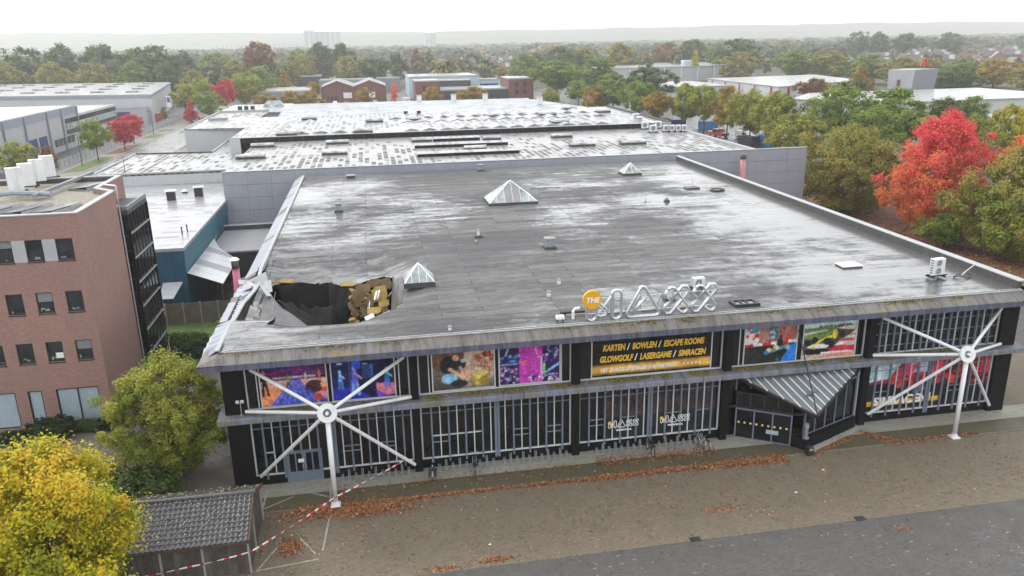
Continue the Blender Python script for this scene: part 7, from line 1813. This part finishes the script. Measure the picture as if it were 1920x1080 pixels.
# prototypes
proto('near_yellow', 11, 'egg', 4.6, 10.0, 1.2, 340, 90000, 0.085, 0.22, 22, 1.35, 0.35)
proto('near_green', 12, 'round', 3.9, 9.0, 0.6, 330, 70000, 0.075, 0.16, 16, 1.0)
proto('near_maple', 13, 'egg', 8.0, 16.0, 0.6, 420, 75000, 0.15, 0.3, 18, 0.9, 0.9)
proto('near_olive', 14, 'round', 8.6, 13.0, 0.3, 420, 65000, 0.16, 0.3, 14, 0.8)
for i in range(5): proto('mid%d' % i, 30 + i, ('round', 'egg', 'vase', 'round', 'egg')[i], 5.2, 12.5, (2.6, 3.0, 3.8, 1.6, 3.2)[i], 150, 17000, 0.2, 0.2, 12, 0.9)
for i in range(5): proto('street%d' % i, 50 + i, ('round', 'egg', 'round', 'column', 'cone')[i], 3.8, 9.0, (2.8, 2.4, 2.0, 1.0, 0.6)[i], 110, 8000, 0.19, 0.13, 9, 0.9)
for i in range(6): proto('far%d' % i, 70 + i, ('round', 'egg', 'vase', 'round', 'cone', 'column')[i], 8.0, 18.0, (1.5, 2.0, 3.0, 0.8, 0.6, 0.6)[i], 150, 7000, 0.46, 0.3, 6, 0.9)

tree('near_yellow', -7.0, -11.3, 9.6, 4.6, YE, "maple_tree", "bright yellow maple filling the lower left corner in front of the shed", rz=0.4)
tree('near_yellow', -13.2, -7.5, 9.6, 4.3, YE, "maple_tree", "second yellow maple cut off by the left picture edge", rz=2.4)
tree('near_yellow', -9.4, -16.5, 8.2, 3.2, YE, "maple_tree", "low yellow maple at the very bottom left edge", rz=4.1)
tree('near_green', -4.85, 2.3, 8.2, 3.85, GY, "field_maple", "green and yellowing tree close to the left wall of the hall", rz=1.0)
tree('near_olive', 78.0, 63.5, 12.8, 9.2, OL, "hornbeam_tree", "broad olive-brown tree at the end of the grey panel wall", rz=0.3)
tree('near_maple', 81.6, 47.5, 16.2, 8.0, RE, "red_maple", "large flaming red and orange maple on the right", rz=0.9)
tree('near_olive', 82.0, 34.0, 13.2, 7.6, OL, "hornbeam_tree", "olive-brown tree right of the red maple at the picture edge", rz=2.3)
tree('mid3', 79.5, 33.5, 9.2, 4.9, GY, "field_maple", "green bushy tree in front of the red maple at the right edge")
tree('mid3', 77.5, 40.5, 4.4, 3.2, G_, "field_maple", "low green shrub-like tree at the foot of the red maple")
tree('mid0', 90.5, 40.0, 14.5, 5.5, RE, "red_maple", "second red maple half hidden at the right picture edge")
# right-hand street row
row = [('mid2', 88.9, 300, 16.5, 13.5, G_, "farthest broad green tree"), ('mid1', 109.5, 310, 17.2, 11.5, G_, "second farthest broad green tree"), ('street0', 88.5, 262, 10.2, 6.0, G_, "small green tree at the far street corner"), ('street1', 74.5, 250, 8.6, 4.2, GY, "smallest pale green tree by the navy container"),
       ('mid0', 108.6, 240, 16.4, 10.0, GD, "darkest large oak"), ('mid1', 91.9, 228, 13.8, 8.6, G_, "full green tree before the oak"), ('mid3', 84.0, 225, 10.5, 5.0, OR, "orange-tinged tree left of the full green one"), ('mid4', 93.8, 205, 12.7, 6.8, G_, "tall green tree right of the full one"), ('mid2', 91.0, 181, 10.4, 5.4, OR, "orange-yellow tree above the skip"),
       ('mid4', 97.8, 176, 13.0, 5.4, GY, "sixth street tree, green-yellow"), ('mid2', 98.3, 164, 12.9, 5.3, GY, "thin-crowned tree behind the pickup"), ('mid1', 99.6, 152, 13.4, 5.2, OR, "yellowest tree of the near row"), ('mid0', 100.3, 140.5, 13.4, 5.7, GY, "tree above the small white van"), ('mid4', 101.0, 129, 13.4, 5.8, GY, "nearest tree of the row by the light blue container")]
for k, (p, x, y, H, rd, pal, lab) in enumerate(row): tree(p, x, y, H, rd, pal, "street_tree", lab + " in the right-hand street row", "trees of the right-hand street")
for p, x, y, H, rd, pal, lab in (('mid3', 94.5, 106, 10.6, 6.2, GY, "round green-yellow tree just behind the panel wall end"), ('mid0', 112.0, 121, 15.6, 8.0, G_, "tall bright green tree behind the olive-brown one"), ('mid1', 113.5, 104, 15.0, 8.4, G_, "wide green tree left above the red maple"), ('mid4', 104.0, 96, 12.0, 6.0, G_, "green tree between the olive-brown tree and the wide green one"), ('mid2', 130.0, 110, 12.0, 6.2, GD, "dark green tree above the red maple"), ('mid1', 141.0, 116, 11.9, 5.2, G_, "loose green tree before the low white warehouse"), ('mid4', 132.5, 95, 12.0, 4.0, YE, "clear yellow tree at the right edge behind the red maples"), ('mid3', 123.0, 92, 10.5, 4.5, GY, "yellow-green tree left of the clear yellow one"),
                               ('mid1', 176.5, 214, 14.6, 4.6, OR, "slim orange-yellow tree left of the slanted block"), ('mid0', 169.5, 206, 11.5, 5.5, GD, "dark tree below the slim orange-yellow one"), ('mid0', 231, 238, 12.5, 11.0, GD, "dark round tree right of the slanted block"), ('mid2', 160.5, 216, 11.0, 6.2, RU, "half bare brownish tree before the white warehouse with red posts")):
    tree(p, x, y, H, rd, pal, "broadleaf_tree", lab)
# left street
for p, x, y, H, rd, pal, lab in (('street0', -55.4, 158, 9.3, 4.0, LG, "bright green street tree in front of the grey works"), ('street2', -54.8, 178, 8.6, 3.7, RD, "first red street tree beside the mesh fence"), ('street0', -56.2, 192, 8.0, 3.4, RD, "second red street tree, just behind the first"), ('street2', -61.5, 130, 8.2, 3.9, GY, "yellow-green tree between the office air conditioners and the grey works"), ('street3', -57.0, 132.5, 6.8, 1.9, RU, "narrow brownish tree right beside the yellow-green one"), ('street3', -62.0, 255, 5.6, 1.4, OL, "tiny columnar tree in front of the white van"),
                               ('street0', -59.0, 275, 12.1, 5.4, GY, "yellow-green tree right of the white warehouse"), ('street1', -57.8, 300, 13.5, 7.0, GY, "larger yellow-green tree behind it, left of the red ones"), ('street2', -48.5, 262, 10.2, 5.8, LG, "green tree behind the small red tree"), ('street4', -52.5, 252, 7.8, 3.0, RD, "small cone-shaped red tree at the corner of the rear hall"), ('street1', -46.0, 286, 13.6, 5.2, RD, "tallest deep red tree behind the rear hall"), ('street2', -40.8, 300, 14.9, 7.3, GY, "big yellow-green tree right of the tallest red tree"), ('street0', -40.0, 345, 15.8, 7.2, LG, "light green tree behind the big yellow-green one"), ('street4', -32.3, 370, 14.6, 5.4, OR, "orange cone-shaped tree left of the dark block"),
                               ('street2', -29, 268, 8.8, 4.4, OR, "olive-yellow low tree at the grey shed's left corner"), ('street0', -19.5, 265, 9.2, 4.6, OR, "olive-yellow low tree before the grey shed, second of three"), ('street2', -13.0, 264, 9.5, 4.8, OR, "olive-yellow low tree before the grey shed, third of three"), ('street1', 6.5, 290, 8.8, 3.9, OR, "yellow tree between the two brick gables"), ('street0', -16.2, 340, 9.0, 3.6, OR, "small ochre tree left of the brick gables"), ('street3', 19.0, 300, 9.2, 1.9, RE, "slender scarlet tree right of the brick gables"), ('street0', 32.5, 270, 9.0, 4.3, OR, "round yellow tree before the left brick block"), ('street2', 43.2, 265, 7.6, 3.9, OR, "low yellow tree before the black building, left of the pair"), ('street0', 49.0, 268, 8.8, 5.2, OR, "wider yellow tree before the black building, right of the pair")):
    tree(p, x, y, H, rd, pal, "street_tree", lab)
# trees standing out of the woods
ords = ("first", "second", "third", "fourth", "fifth", "sixth", "seventh", "eighth", "ninth", "tenth", "eleventh", "twelfth", "thirteenth", "fourteenth", "fifteenth", "sixteenth", "seventeenth", "eighteenth", "nineteenth", "twentieth")
W1 = [(-166, 420, 27, 12, GD), (-152, 430, 27.6, 13, GD), (-134, 440, 27, 15, GD), (-120, 450, 25, 12, G_), (-99, 400, 26.5, 17, GD), (-90, 430, 23, 9, GD)]
for i, (x, y, H, rd, pal) in enumerate(W1): tree('far%d' % (i % 4), x, y, H, rd, pal, "forest_tree", "tall dark tree in the wood behind the white warehouse, %s from the left" % ords[i], "tall trees of the left wood")
W2 = [(-178, 372, 18, 9, OL), (-160, 378, 20, 9, OL), (-141, 384, 20, 9, OL), (-124, 388, 19, 9.5, OL), (-103, 382, 18.5, 10, G_), (-86, 370, 18, 8.5, GD), (-72, 360, 15, 7, OL)]
for i, (x, y, H, rd, pal) in enumerate(W2): tree('far%d' % ((i + 1) % 4), x, y, H, rd, pal, "forest_tree", "lower olive tree at the edge of the left wood, %s from the left" % ords[i], "edge trees of the left wood")
W3 = [(-77, 450, 22, 11, G_), (-59, 400, 18.5, 9, OL), (-50, 430, 27, 10, RU), (-36, 520, 23, 10, G_), (-28, 435, 20.5, 10, OL), (-21, 520, 26, 13, GD), (-7, 500, 25.5, 8.5, GD), (-2, 440, 19, 10, OL), (9, 445, 17, 8.5, GD), (16.6, 430, 18.3, 4.6, GD), (27, 470, 19, 7, GD), (42, 520, 21.5, 5.2, RU), (51, 520, 20.3, 6.6, GD), (70, 540, 14, 7, OR), (94, 480, 10, 5.6, OR)]
for i, (x, y, H, rd, pal) in enumerate(W3): tree('far4' if i in (9, 12) else ('far5' if i == 11 else 'far%d' % (i % 4)), x, y, H, rd, pal, "woodland_tree", "woodland tree behind the middle sheds, %s from the left" % ords[i], "woodland behind the middle sheds")
W4 = [(98, 420, 18, 12, G_), (127, 520, 17, 11, GD), (125.6, 450, 21.8, 15, GD), (147, 480, 19.5, 13, OL), (174, 480, 22.5, 15, OL), (205, 430, 17.4, 2.6, YE), (215, 505, 22.5, 11, RU), (240, 520, 23.5, 11, GD), (250, 500, 21, 12, G_), (240, 445, 24.2, 17, GD), (221, 405, 17, 13, OL), (246, 385, 17, 14, G_), (259, 372, 16.8, 13, OL), (269, 352, 15.6, 13, G_), (276, 332, 14.4, 12, OL), (311, 360, 12, 11, OL), (291, 310, 13.2, 11, G_), (300, 298, 13.2, 11, OR), (296, 272, 12.6, 10, OL)]
for i, (x, y, H, rd, pal) in enumerate(W4): tree('far5' if i == 5 else 'far%d' % ((i * 3 + 1) % 4), x, y, H, rd, pal, "woodland_tree", "woodland tree behind the right-hand warehouses, %s counted from the left" % ords[i] if i != 5 else "golden spindle-shaped tree on the far right skyline", "woodland behind the right-hand warehouses")
for i, (x, y, H, rd) in enumerate(((485, 700, 28, 12), (508, 700, 26.6, 14), (531, 690, 25, 16), (577, 690, 25.4, 17))): tree('far%d' % i, x, y, H, rd, GD, "skyline_tree", "tall grey-green tree on the far right skyline, %s from the left" % ords[i], "skyline trees on the right")

# the wood and gardens beyond: one mass
def woodland():
    g = np.random.RandomState(5)
    Vs = []; Ts = []
    base = []
    for s in range(5):
        V, t, _ = crown(200 + s, 6.0, 12.0, 0.8, ('round', 'egg', 'vase', 'round', 'cone')[s], 20, 190, 1.25, 0.8); base.append((V, t))
    n = 0
    while n < 2700:
        y = 395 + 2600 * g.rand() ** 1.6; lim0, lim1 = -0.62 * (y + 45) + 5, 0.92 * (y + 45) + 10
        x = g.uniform(lim0, lim1)
        estate = (5 < x - 0.12 * (y - 600) < 235 and 565 < y < 870) or (300 < x - (y - 430) * 0.65 < 630 and 400 < y < 800)
        if estate and g.rand() < 0.55: continue
        if y < 455 and (60 < x < 270 or -30 < x < 45): continue
        if y < 560 and -40 < x < 40 and g.rand() < 0.5: continue
        s = g.randint(5); V, t = base[s]
        H = g.uniform(9, 17) if not estate else g.uniform(5, 9)
        if y > 800: H *= 1.15
        k = H / 12.0; r = k * g.uniform(0.75, 1.35) * (0.9 if y < 900 else 1.4 + y / 2500); a = g.rand() * 6.28
        c, sn = np.cos(a), np.sin(a)
        Q = V.copy(); Q[:, 0] = (V[:, 0] * c - V[:, 1] * sn) * r + x; Q[:, 1] = (V[:, 0] * sn + V[:, 1] * c) * r + y; Q[:, 2] = V[:, 2] * k
        hue = g.choice([0.1, 0.25, 0.25, 0.4, 0.4, 0.55, 0.7, 0.85], p=[.2, .2, .15, .12, .13, .1, .06, .04])
        Vs.append(Q); Ts.append(np.clip(hue + (t - 0.5) * 0.18, 0, 1)); n += 1
    me = fast_mesh("woodland", np.concatenate(Vs), 4, np.concatenate(Ts))
    t = NT("woodland_leaves"); at = t.n("ShaderNodeAttribute"); at.attribute_name = "tint"
    t.col(t.ramp(at.outputs["Fac"], (0.0, (0.05, 0.075, 0.026)), (0.25, (0.085, 0.11, 0.034)), (0.42, (0.12, 0.14, 0.04)), (0.58, (0.17, 0.155, 0.05)), (0.75, (0.26, 0.17, 0.055)), (0.95, (0.38, 0.22, 0.05)))).set(0.7)
    o = kind(ob("woodland", me, t.m), "stuff"); o["label"] = "hazy autumn wood and gardens reaching to the ridge"
woodland()

# shrubs and hedges
for i in range(2): 
    V, t, C = crown(300 + i, 1.6, 1.7, 0.1, 'round', 60, 9000, 0.09, 0.9); PROTO['shrub%d' % i] = (fast_mesh("foliage", V, 4, t), None, 1.6, 1.7); PROTO['shrub%d' % i][0].materials.append(M['bark'])
def shrub(x, y, w, d, H, pal, label, key='shrub0', name="shrub"):
    cm, _, r, h = PROTO[key]; s = empty(name, (x, y, 0), label, "shrub", None, 0.0); s.scale = (w / r, d / r, H / h)
    c = bpy.data.objects.new("foliage", cm); COL.objects.link(c); c.parent = s; c.material_slots[0].link = 'OBJECT'; c.material_slots[0].material = foliage(*pal)
    m = MB()
    for k in range(5): a = k * 1.25; m.path([(0.2 * math.cos(a), 0.2 * math.sin(a), 0), (0.7 * math.cos(a), 0.7 * math.sin(a), 0.9)], [0.05, 0.02], 5)
    m.build("stems", M['bark'], s)
DG = ((0.028, 0.055, 0.018), (0.05, 0.085, 0.025)); HG = ((0.06, 0.12, 0.022), (0.1, 0.17, 0.03))
shrub(-14.4, 9.3, 1.9, 1.0, 1.5, DG, "dark green clipped shrub under the office ground-floor windows")
shrub(-12.4, 10.0, 1.5, 0.6, 0.8, HG, "low bright hedge under the double frosted window", 'shrub1')
shrub(-16.6, 8.6, 1.2, 0.9, 1.0, DG, "small dark shrub left of the clipped one before the office", 'shrub1')
shrub(-10.9, 10.0, 0.8, 0.8, 1.1, DG, "dark bush at the office corner beside the green tree")
shrub(-8.9, 24.6, 2.1, 1.5, 1.5, HG, "flat-topped bright green hedge on the lawn", 'shrub1')
shrub(-7.3, 21.3, 1.9, 1.5, 1.5, DG, "dark green rounded hedge in front of the bright one")
shrub(-5.2, 28.9, 1.4, 1.3, 1.8, GY, "yellowish bush in front of the panel fence", 'shrub1')
shrub(-6.3, -0.9, 2.4, 1.7, 2.2, GD, "dark undergrowth between the shed and the green tree", 'shrub1')
shrub(-5.4, 38.5, 1.1, 1.0, 2.2, G_, "climbing green plant under the side canopy")
# ------------------------------------------------------------------ bicycles, racks, tape, fallen leaves
def bicycle(x, y, rz, lean, mat, label, crate=False):
    b = empty("bicycle", (x, y, 0.05), label, "bicycle", "bicycles parked at the hall front", rz); b.rotation_euler = (lean, 0, rz)
    r = 0.34
    for wx in (-0.54, 0.54):
        m = MB(); m.path([(wx + r * math.cos(a), 0, r + r * math.sin(a)) for a in [k * 2 * math.pi / 20 for k in range(20)]], 0.024, 5, True); w = m.build("wheel", M['rubber'], b)
        m = MB()
        for k in range(9): a = k * math.pi / 4.5; m.path([(wx, 0.02 * (-1) ** k, r), (wx + (r - 0.02) * math.cos(a), 0, r + (r - 0.02) * math.sin(a))], 0.004, 3)
        m.tube((wx, -0.05, r), (wx, 0.05, r), 0.025, 0.025, 6); m.build("spokes", M['silver'], w)
        m = MB(); m.path([(wx + (r + 0.045) * math.cos(a), 0, r + (r + 0.045) * math.sin(a)) for a in [0.2 + k * 0.3 for k in range(10)]], 0.022, 4); m.build("mudguard", M[mat], b)
    m = MB(); bb, st, hd = (-0.05, 0, 0.3), (-0.2, 0, 0.78), (0.38, 0, 0.82)
    for p, q in ((bb, st), (st, hd), (bb, (0.41, 0, 0.7)), (bb, (-0.54, 0, r)), (st, (-0.54, 0, r)), ((0.36, 0, 0.9), (0.54, 0, r)), (st, (-0.23, 0, 0.9))): m.path([p, q], 0.02, 5)
    m.build("frame", M[mat], b)
    m = MB(); m.add([(-0.38, -0.09, 0.92), (-0.38, 0.09, 0.92), (-0.08, 0.03, 0.93), (-0.08, -0.03, 0.93), (-0.36, -0.07, 0.97), (-0.36, 0.07, 0.97), (-0.1, 0.02, 0.96), (-0.1, -0.02, 0.96)], [(0, 3, 2, 1), (4, 5, 6, 7), (0, 1, 5, 4), (1, 2, 6, 5), (2, 3, 7, 6), (3, 0, 4, 7)]); m.build("saddle", M['rubber'], b)
    m = MB(); m.path([(0.22, -0.3, 1.0), (0.36, -0.2, 1.04), (0.36, 0, 1.02), (0.36, 0.2, 1.04), (0.22, 0.3, 1.0)], 0.016, 5); m.path([(0.36, 0, 0.9), (0.36, 0, 1.02)], 0.016, 5); m.build("handlebar", M['silver'], b)
    m = MB(); m.box(-0.75, -0.35, -0.07, 0.07, 0.74, 0.76); m.path([(-0.7, 0.05, 0.74), (-0.54, 0.05, r)], 0.01, 4); m.path([(-0.7, -0.05, 0.74), (-0.54, -0.05, r)], 0.01, 4); m.build("luggage_rack", M['steel_dark'], b)
    m = MB(); m.path([(-0.05, -0.1, 0.3), (-0.05, 0.1, 0.3)], 0.02, 5); m.path([(-0.05, 0.1, 0.3), (0.06, 0.1, 0.17)], 0.012, 4); m.path([(-0.05, -0.1, 0.3), (-0.16, -0.1, 0.43)], 0.012, 4); m.box(0.0, 0.12, 0.1, 0.19, 0.15, 0.18); m.box(-0.22, -0.1, -0.19, -0.1, 0.42, 0.45); m.build("pedals", M['steel_dark'], b)
    if crate:
        for s in (-1, 1): m = MB(); m.bev(-0.78, -0.36, s * 0.1, s * 0.24, 0.38, 0.74, 0.03) if s > 0 else m.bev(-0.78, -0.36, -0.24, -0.1, 0.38, 0.74, 0.03); m.build("pannier_bag", M['steel_dark'], b)
bicycle(10.75, -1.0, R(86), 0.06, 'lightblue_wall', "pale blue bicycle with double pannier bags by the first column", True)
bicycle(13.5, -0.85, R(78), -0.1, 'steel_dark', "black bicycle parked in the rack of the second bay")
bicycle(24.75, -0.95, R(90), 0.08, 'steel_dark', "dark bicycle with a white rear mudguard in the middle bay")
bicycle(28.15, -1.05, R(108), 0.16, 'silver', "silver bicycle leaning at the right end of the racks")
def rack(x0, x1, lab):
    r_ = empty("bicycle_rack", ((x0 + x1) / 2, -0.55, 0.05), "low grey steel bicycle rack at the hall front, %s" % lab, "bicycle rack", "bicycle racks along the hall front"); w = (x1 - x0) / 2
    m = MB(); m.box(-w, w, -0.22, -0.17, 0.02, 0.08); m.box(-w, w, 0.17, 0.22, 0.02, 0.08); m.build("ground_rail", M['rack_steel'], r_)
    n = max(2, int((x1 - x0) / 0.38))
    for i in range(n):
        x = -w + 0.15 + i * (2 * w - 0.3) / (n - 1); h = 0.72 if i % 2 else 0.45
        m = MB()
        for dx in (-0.045, 0.045): m.path([(x + dx, -0.19, 0.05), (x + dx, 0.06, h), (x + dx, 0.19, 0.05)], 0.018, 4)
        m.build("wheel_holder", M['rack_steel'], r_)
rack(5.2, 9.5, "left of the first column"); rack(11.1, 14.8, "left half of the second bay"); rack(15.2, 19.5, "right half of the second bay"); rack(21.2, 24.4, "left half of the middle bay"); rack(25.4, 28.6, "right half of the middle bay")

def tape(pts, label, sag=0.0, step=0.12, w=0.045):
    P = [Vector(p) for p in pts]; V = []; T = []; s_tot = 0.0
    for a, b in zip(P, P[1:]):
        n = max(2, int((b - a).length / step)); d = b - a; side = Vector((0, 0, 1)); nrm = d.cross(side).normalized()
        for i in range(n):
            t0, t1 = i / n, (i + 1) / n
            f = lambda t: a + d * t - Vector((0, 0, sag * 4 * t * (1 - t)))
            tw0, tw1 = math.sin(t0 * 9 + s_tot) * 0.5, math.sin(t1 * 9 + s_tot) * 0.5
            u0 = side * math.cos(tw0) + nrm * math.sin(tw0); u1 = side * math.cos(tw1) + nrm * math.sin(tw1)
            p, q = f(t0), f(t1); V += [p - u0 * w, q - u1 * w, q + u1 * w, p + u0 * w]; T.append(1.0 if int((s_tot + (t0 + t1) / 2 * d.length) / 0.3) % 2 else 0.0)
        s_tot += d.length
    me = fast_mesh("barrier_tape", [tuple(v) for v in V], 4, T)
    o = ob("barrier_tape", me, M['tape']); s = o.modifiers.new("thick", 'SOLIDIFY'); s.thickness = 0.004
    return tag(o, label, "barrier tape", "red and white barrier tapes")
t_ = NT("red_white_tape"); at = t_.n("ShaderNodeAttribute"); at.attribute_name = "tint"; t_.col(t_.ramp(at.outputs["Fac"], (0.45, (0.75, 0.75, 0.75)), (0.55, (0.55, 0.02, 0.03)))).set(0.35); M['tape'] = t_.m
tape([(9.6, -0.45, 1.0), (9.2, -0.5, 1.05), (5.1, -4.1, 1.15), (1.1, -8.55, 1.25), (-2.0, -8.65, 0.85), (-6.5, -8.8, 0.5)], "red and white tape stretched from the hall front across the shed wall", 0.05)
tape([(-10.4, 25.5, 4.4), (-8.4, 18.0, 2.4), (-8.2, 17.0, 0.9)], "red and white tape hanging from the stair tower to the lawn", 0.1)
tape([(-7.9, 1.4, 1.0), (-8.6, -2.4, 1.1), (-9.5, -6.0, 1.0)], "short red and white tape between the green tree and the yellow maple", 0.05)

def leaves():
    g = np.random.RandomState(9); P = []
    def add(n, fx, fy, z=0.06): 
        x, y = fx(n), fy(n); P.append(np.stack([x, y, np.full(n, z) + g.rand(n) * 0.03], 1))
    U = lambda a, b: (lambda n: g.uniform(a, b, n)); N = lambda a, s: (lambda n: g.normal(a, s, n))
    add(6000, U(2.5, 33.0), N(-3.28, 0.1), 0.04); add(2600, U(20, 33), N(-3.33, 0.2), 0.035); add(1800, U(28.5, 33), N(-3.3, 0.28), 0.035); add(170, N(26.5, 0.6), N(-7.9, 0.2), 0.004); add(60, N(35.3, 0.3), N(-11.6, 0.2), 0.004)
    add(3400, N(5.4, 1.9), N(-3.55, 0.5), 0.02); add(1500, N(7.3, 1.2), N(-3.9, 0.35), 0.02); add(650, N(2.75, 0.35), N(-6.75, 0.4), 0.02)
    t = g.rand(1700); P.append(np.stack([34.7 + 4.6 * t + g.normal(0, 0.12, 1700), -3.25 + 1.9 * t + g.normal(0, 0.16, 1700), np.full(1700, 0.03)], 1))
    t = g.rand(900); P.append(np.stack([39.4 + 1.6 * t + g.normal(0, 0.1, 900), -1.2 - 1.6 * t + g.normal(0, 0.15, 900), np.full(900, 0.05)], 1))
    add(900, U(40, 47), N(-3.0, 0.12), 0.05); add(1300, U(21, 29), N(-1.5, 0.4), 0.065); add(500, U(5, 20), N(-1.6, 0.5), 0.065)
    add(2600, U(0, 50), U(-10, -3), 0.012); add(700, U(0, 50), U(-17, -10), 0.012); add(300, N(13.4, 0.5), N(-9.9, 0.12), 0.012); add(200, N(10.6, 0.5), N(-10.1, 0.1), 0.012)
    add(900, U(-9, -1), U(-3, 9), 0.012); add(7000, U(63, 82), U(20, 80), 0.03)
    P = np.concatenate(P); n = len(P)
    nn = g.normal(size=(n, 3)) * 0.4 + np.array([0, 0, 1.0]); nn /= np.linalg.norm(nn, axis=1, keepdims=True)
    u = np.cross(nn, g.normal(size=(n, 3))); u /= np.linalg.norm(u, axis=1, keepdims=True); v = np.cross(nn, u); s = (0.052 * g.uniform(0.5, 1.5, n))[:, None]
    s[P[:, 0] > 60] *= 2.8
    V = np.stack([P + u * s, P + v * s * 0.7, P - u * s, P - v * s * 0.7], 1).reshape(-1, 3)
    me = fast_mesh("fallen_leaves", V, 4, g.rand(n))
    t = NT("fallen_leaf"); at = t.n("ShaderNodeAttribute"); at.attribute_name = "tint"
    t.col(t.ramp(at.outputs["Fac"], (0.0, (0.07, 0.03, 0.016)), (0.35, (0.2, 0.07, 0.025)), (0.75, (0.36, 0.13, 0.045)), (0.97, (0.45, 0.27, 0.1)))).set(0.6)
    o = kind(ob("fallen_leaves", me, t.m), "stuff"); o["label"] = "orange-brown fallen leaves drifted along the kerbs"
    # yellow leaves on the shed roof
    n = 330; x = g.uniform(-5.2, 1.0, n); y = g.uniform(-8.6, -3.4, n); z = 1.98 + 1.14 * (1 - np.abs(y + 6.05) / 2.7) + 0.12
    P = np.stack([x, y, z], 1); nn = g.normal(size=(n, 3)) * 0.3 + np.array([0, 0, 1.0]); nn /= np.linalg.norm(nn, axis=1, keepdims=True)
    u = np.cross(nn, g.normal(size=(n, 3))); u /= np.linalg.norm(u, axis=1, keepdims=True); v = np.cross(nn, u); s = 0.05
    V = np.stack([P + u * s, P + v * s * 0.7, P - u * s, P - v * s * 0.7], 1).reshape(-1, 3)
    o = kind(ob("roof_leaves", fast_mesh("roof_leaves", V, 4, g.rand(n)), plain("pale_leaf", (0.4, 0.33, 0.15), 0.6)), "stuff"); o["label"] = "pale leaves scattered over the shed roof"
leaves()
for i, (x, y, lab) in enumerate(((13.2, -8.6, "in front of the second bay"), (31.5, -7.2, "before the entrance"), (34.4, -5.2, "below the entrance canopy tip"))):
    m = MB(); k = 7; m.prism([(0.07 * (1 + 0.4 * math.sin(2 * a + i)) * math.cos(a), 0.05 * math.sin(a)) for a in [j * 2 * math.pi / k for j in range(k)]], 0.004, 0.03 + 0.01 * i)
    o = m.build("paper_litter", M['white_print'], None, loc=(x, y, 0.002)); tag(o, "scrap of white litter on the brown paving, %s" % lab, "litter")

# ------------------------------------------------------------------ the hazy rain-wet air
hz = MB(); hz.box(-6500, 7000, -400, 3900, -3.0, 112.0)
ht = bpy.data.materials.new("haze"); ht.use_nodes = True; ht.node_tree.nodes.clear()
ho = ht.node_tree.nodes.new("ShaderNodeOutputMaterial"); hv = ht.node_tree.nodes.new("ShaderNodeVolumePrincipled")
hv.inputs["Color"].default_value = (0.97, 0.98, 1.0, 1); hv.inputs["Density"].default_value = 0.00027; hv.inputs["Anisotropy"].default_value = 0.4
ht.node_tree.links.new(hv.outputs[0], ho.inputs["Volume"])
hob = hz.build("haze", ht); hob["kind"] = "stuff"; hob["label"] = "pale rainy haze filling the air"
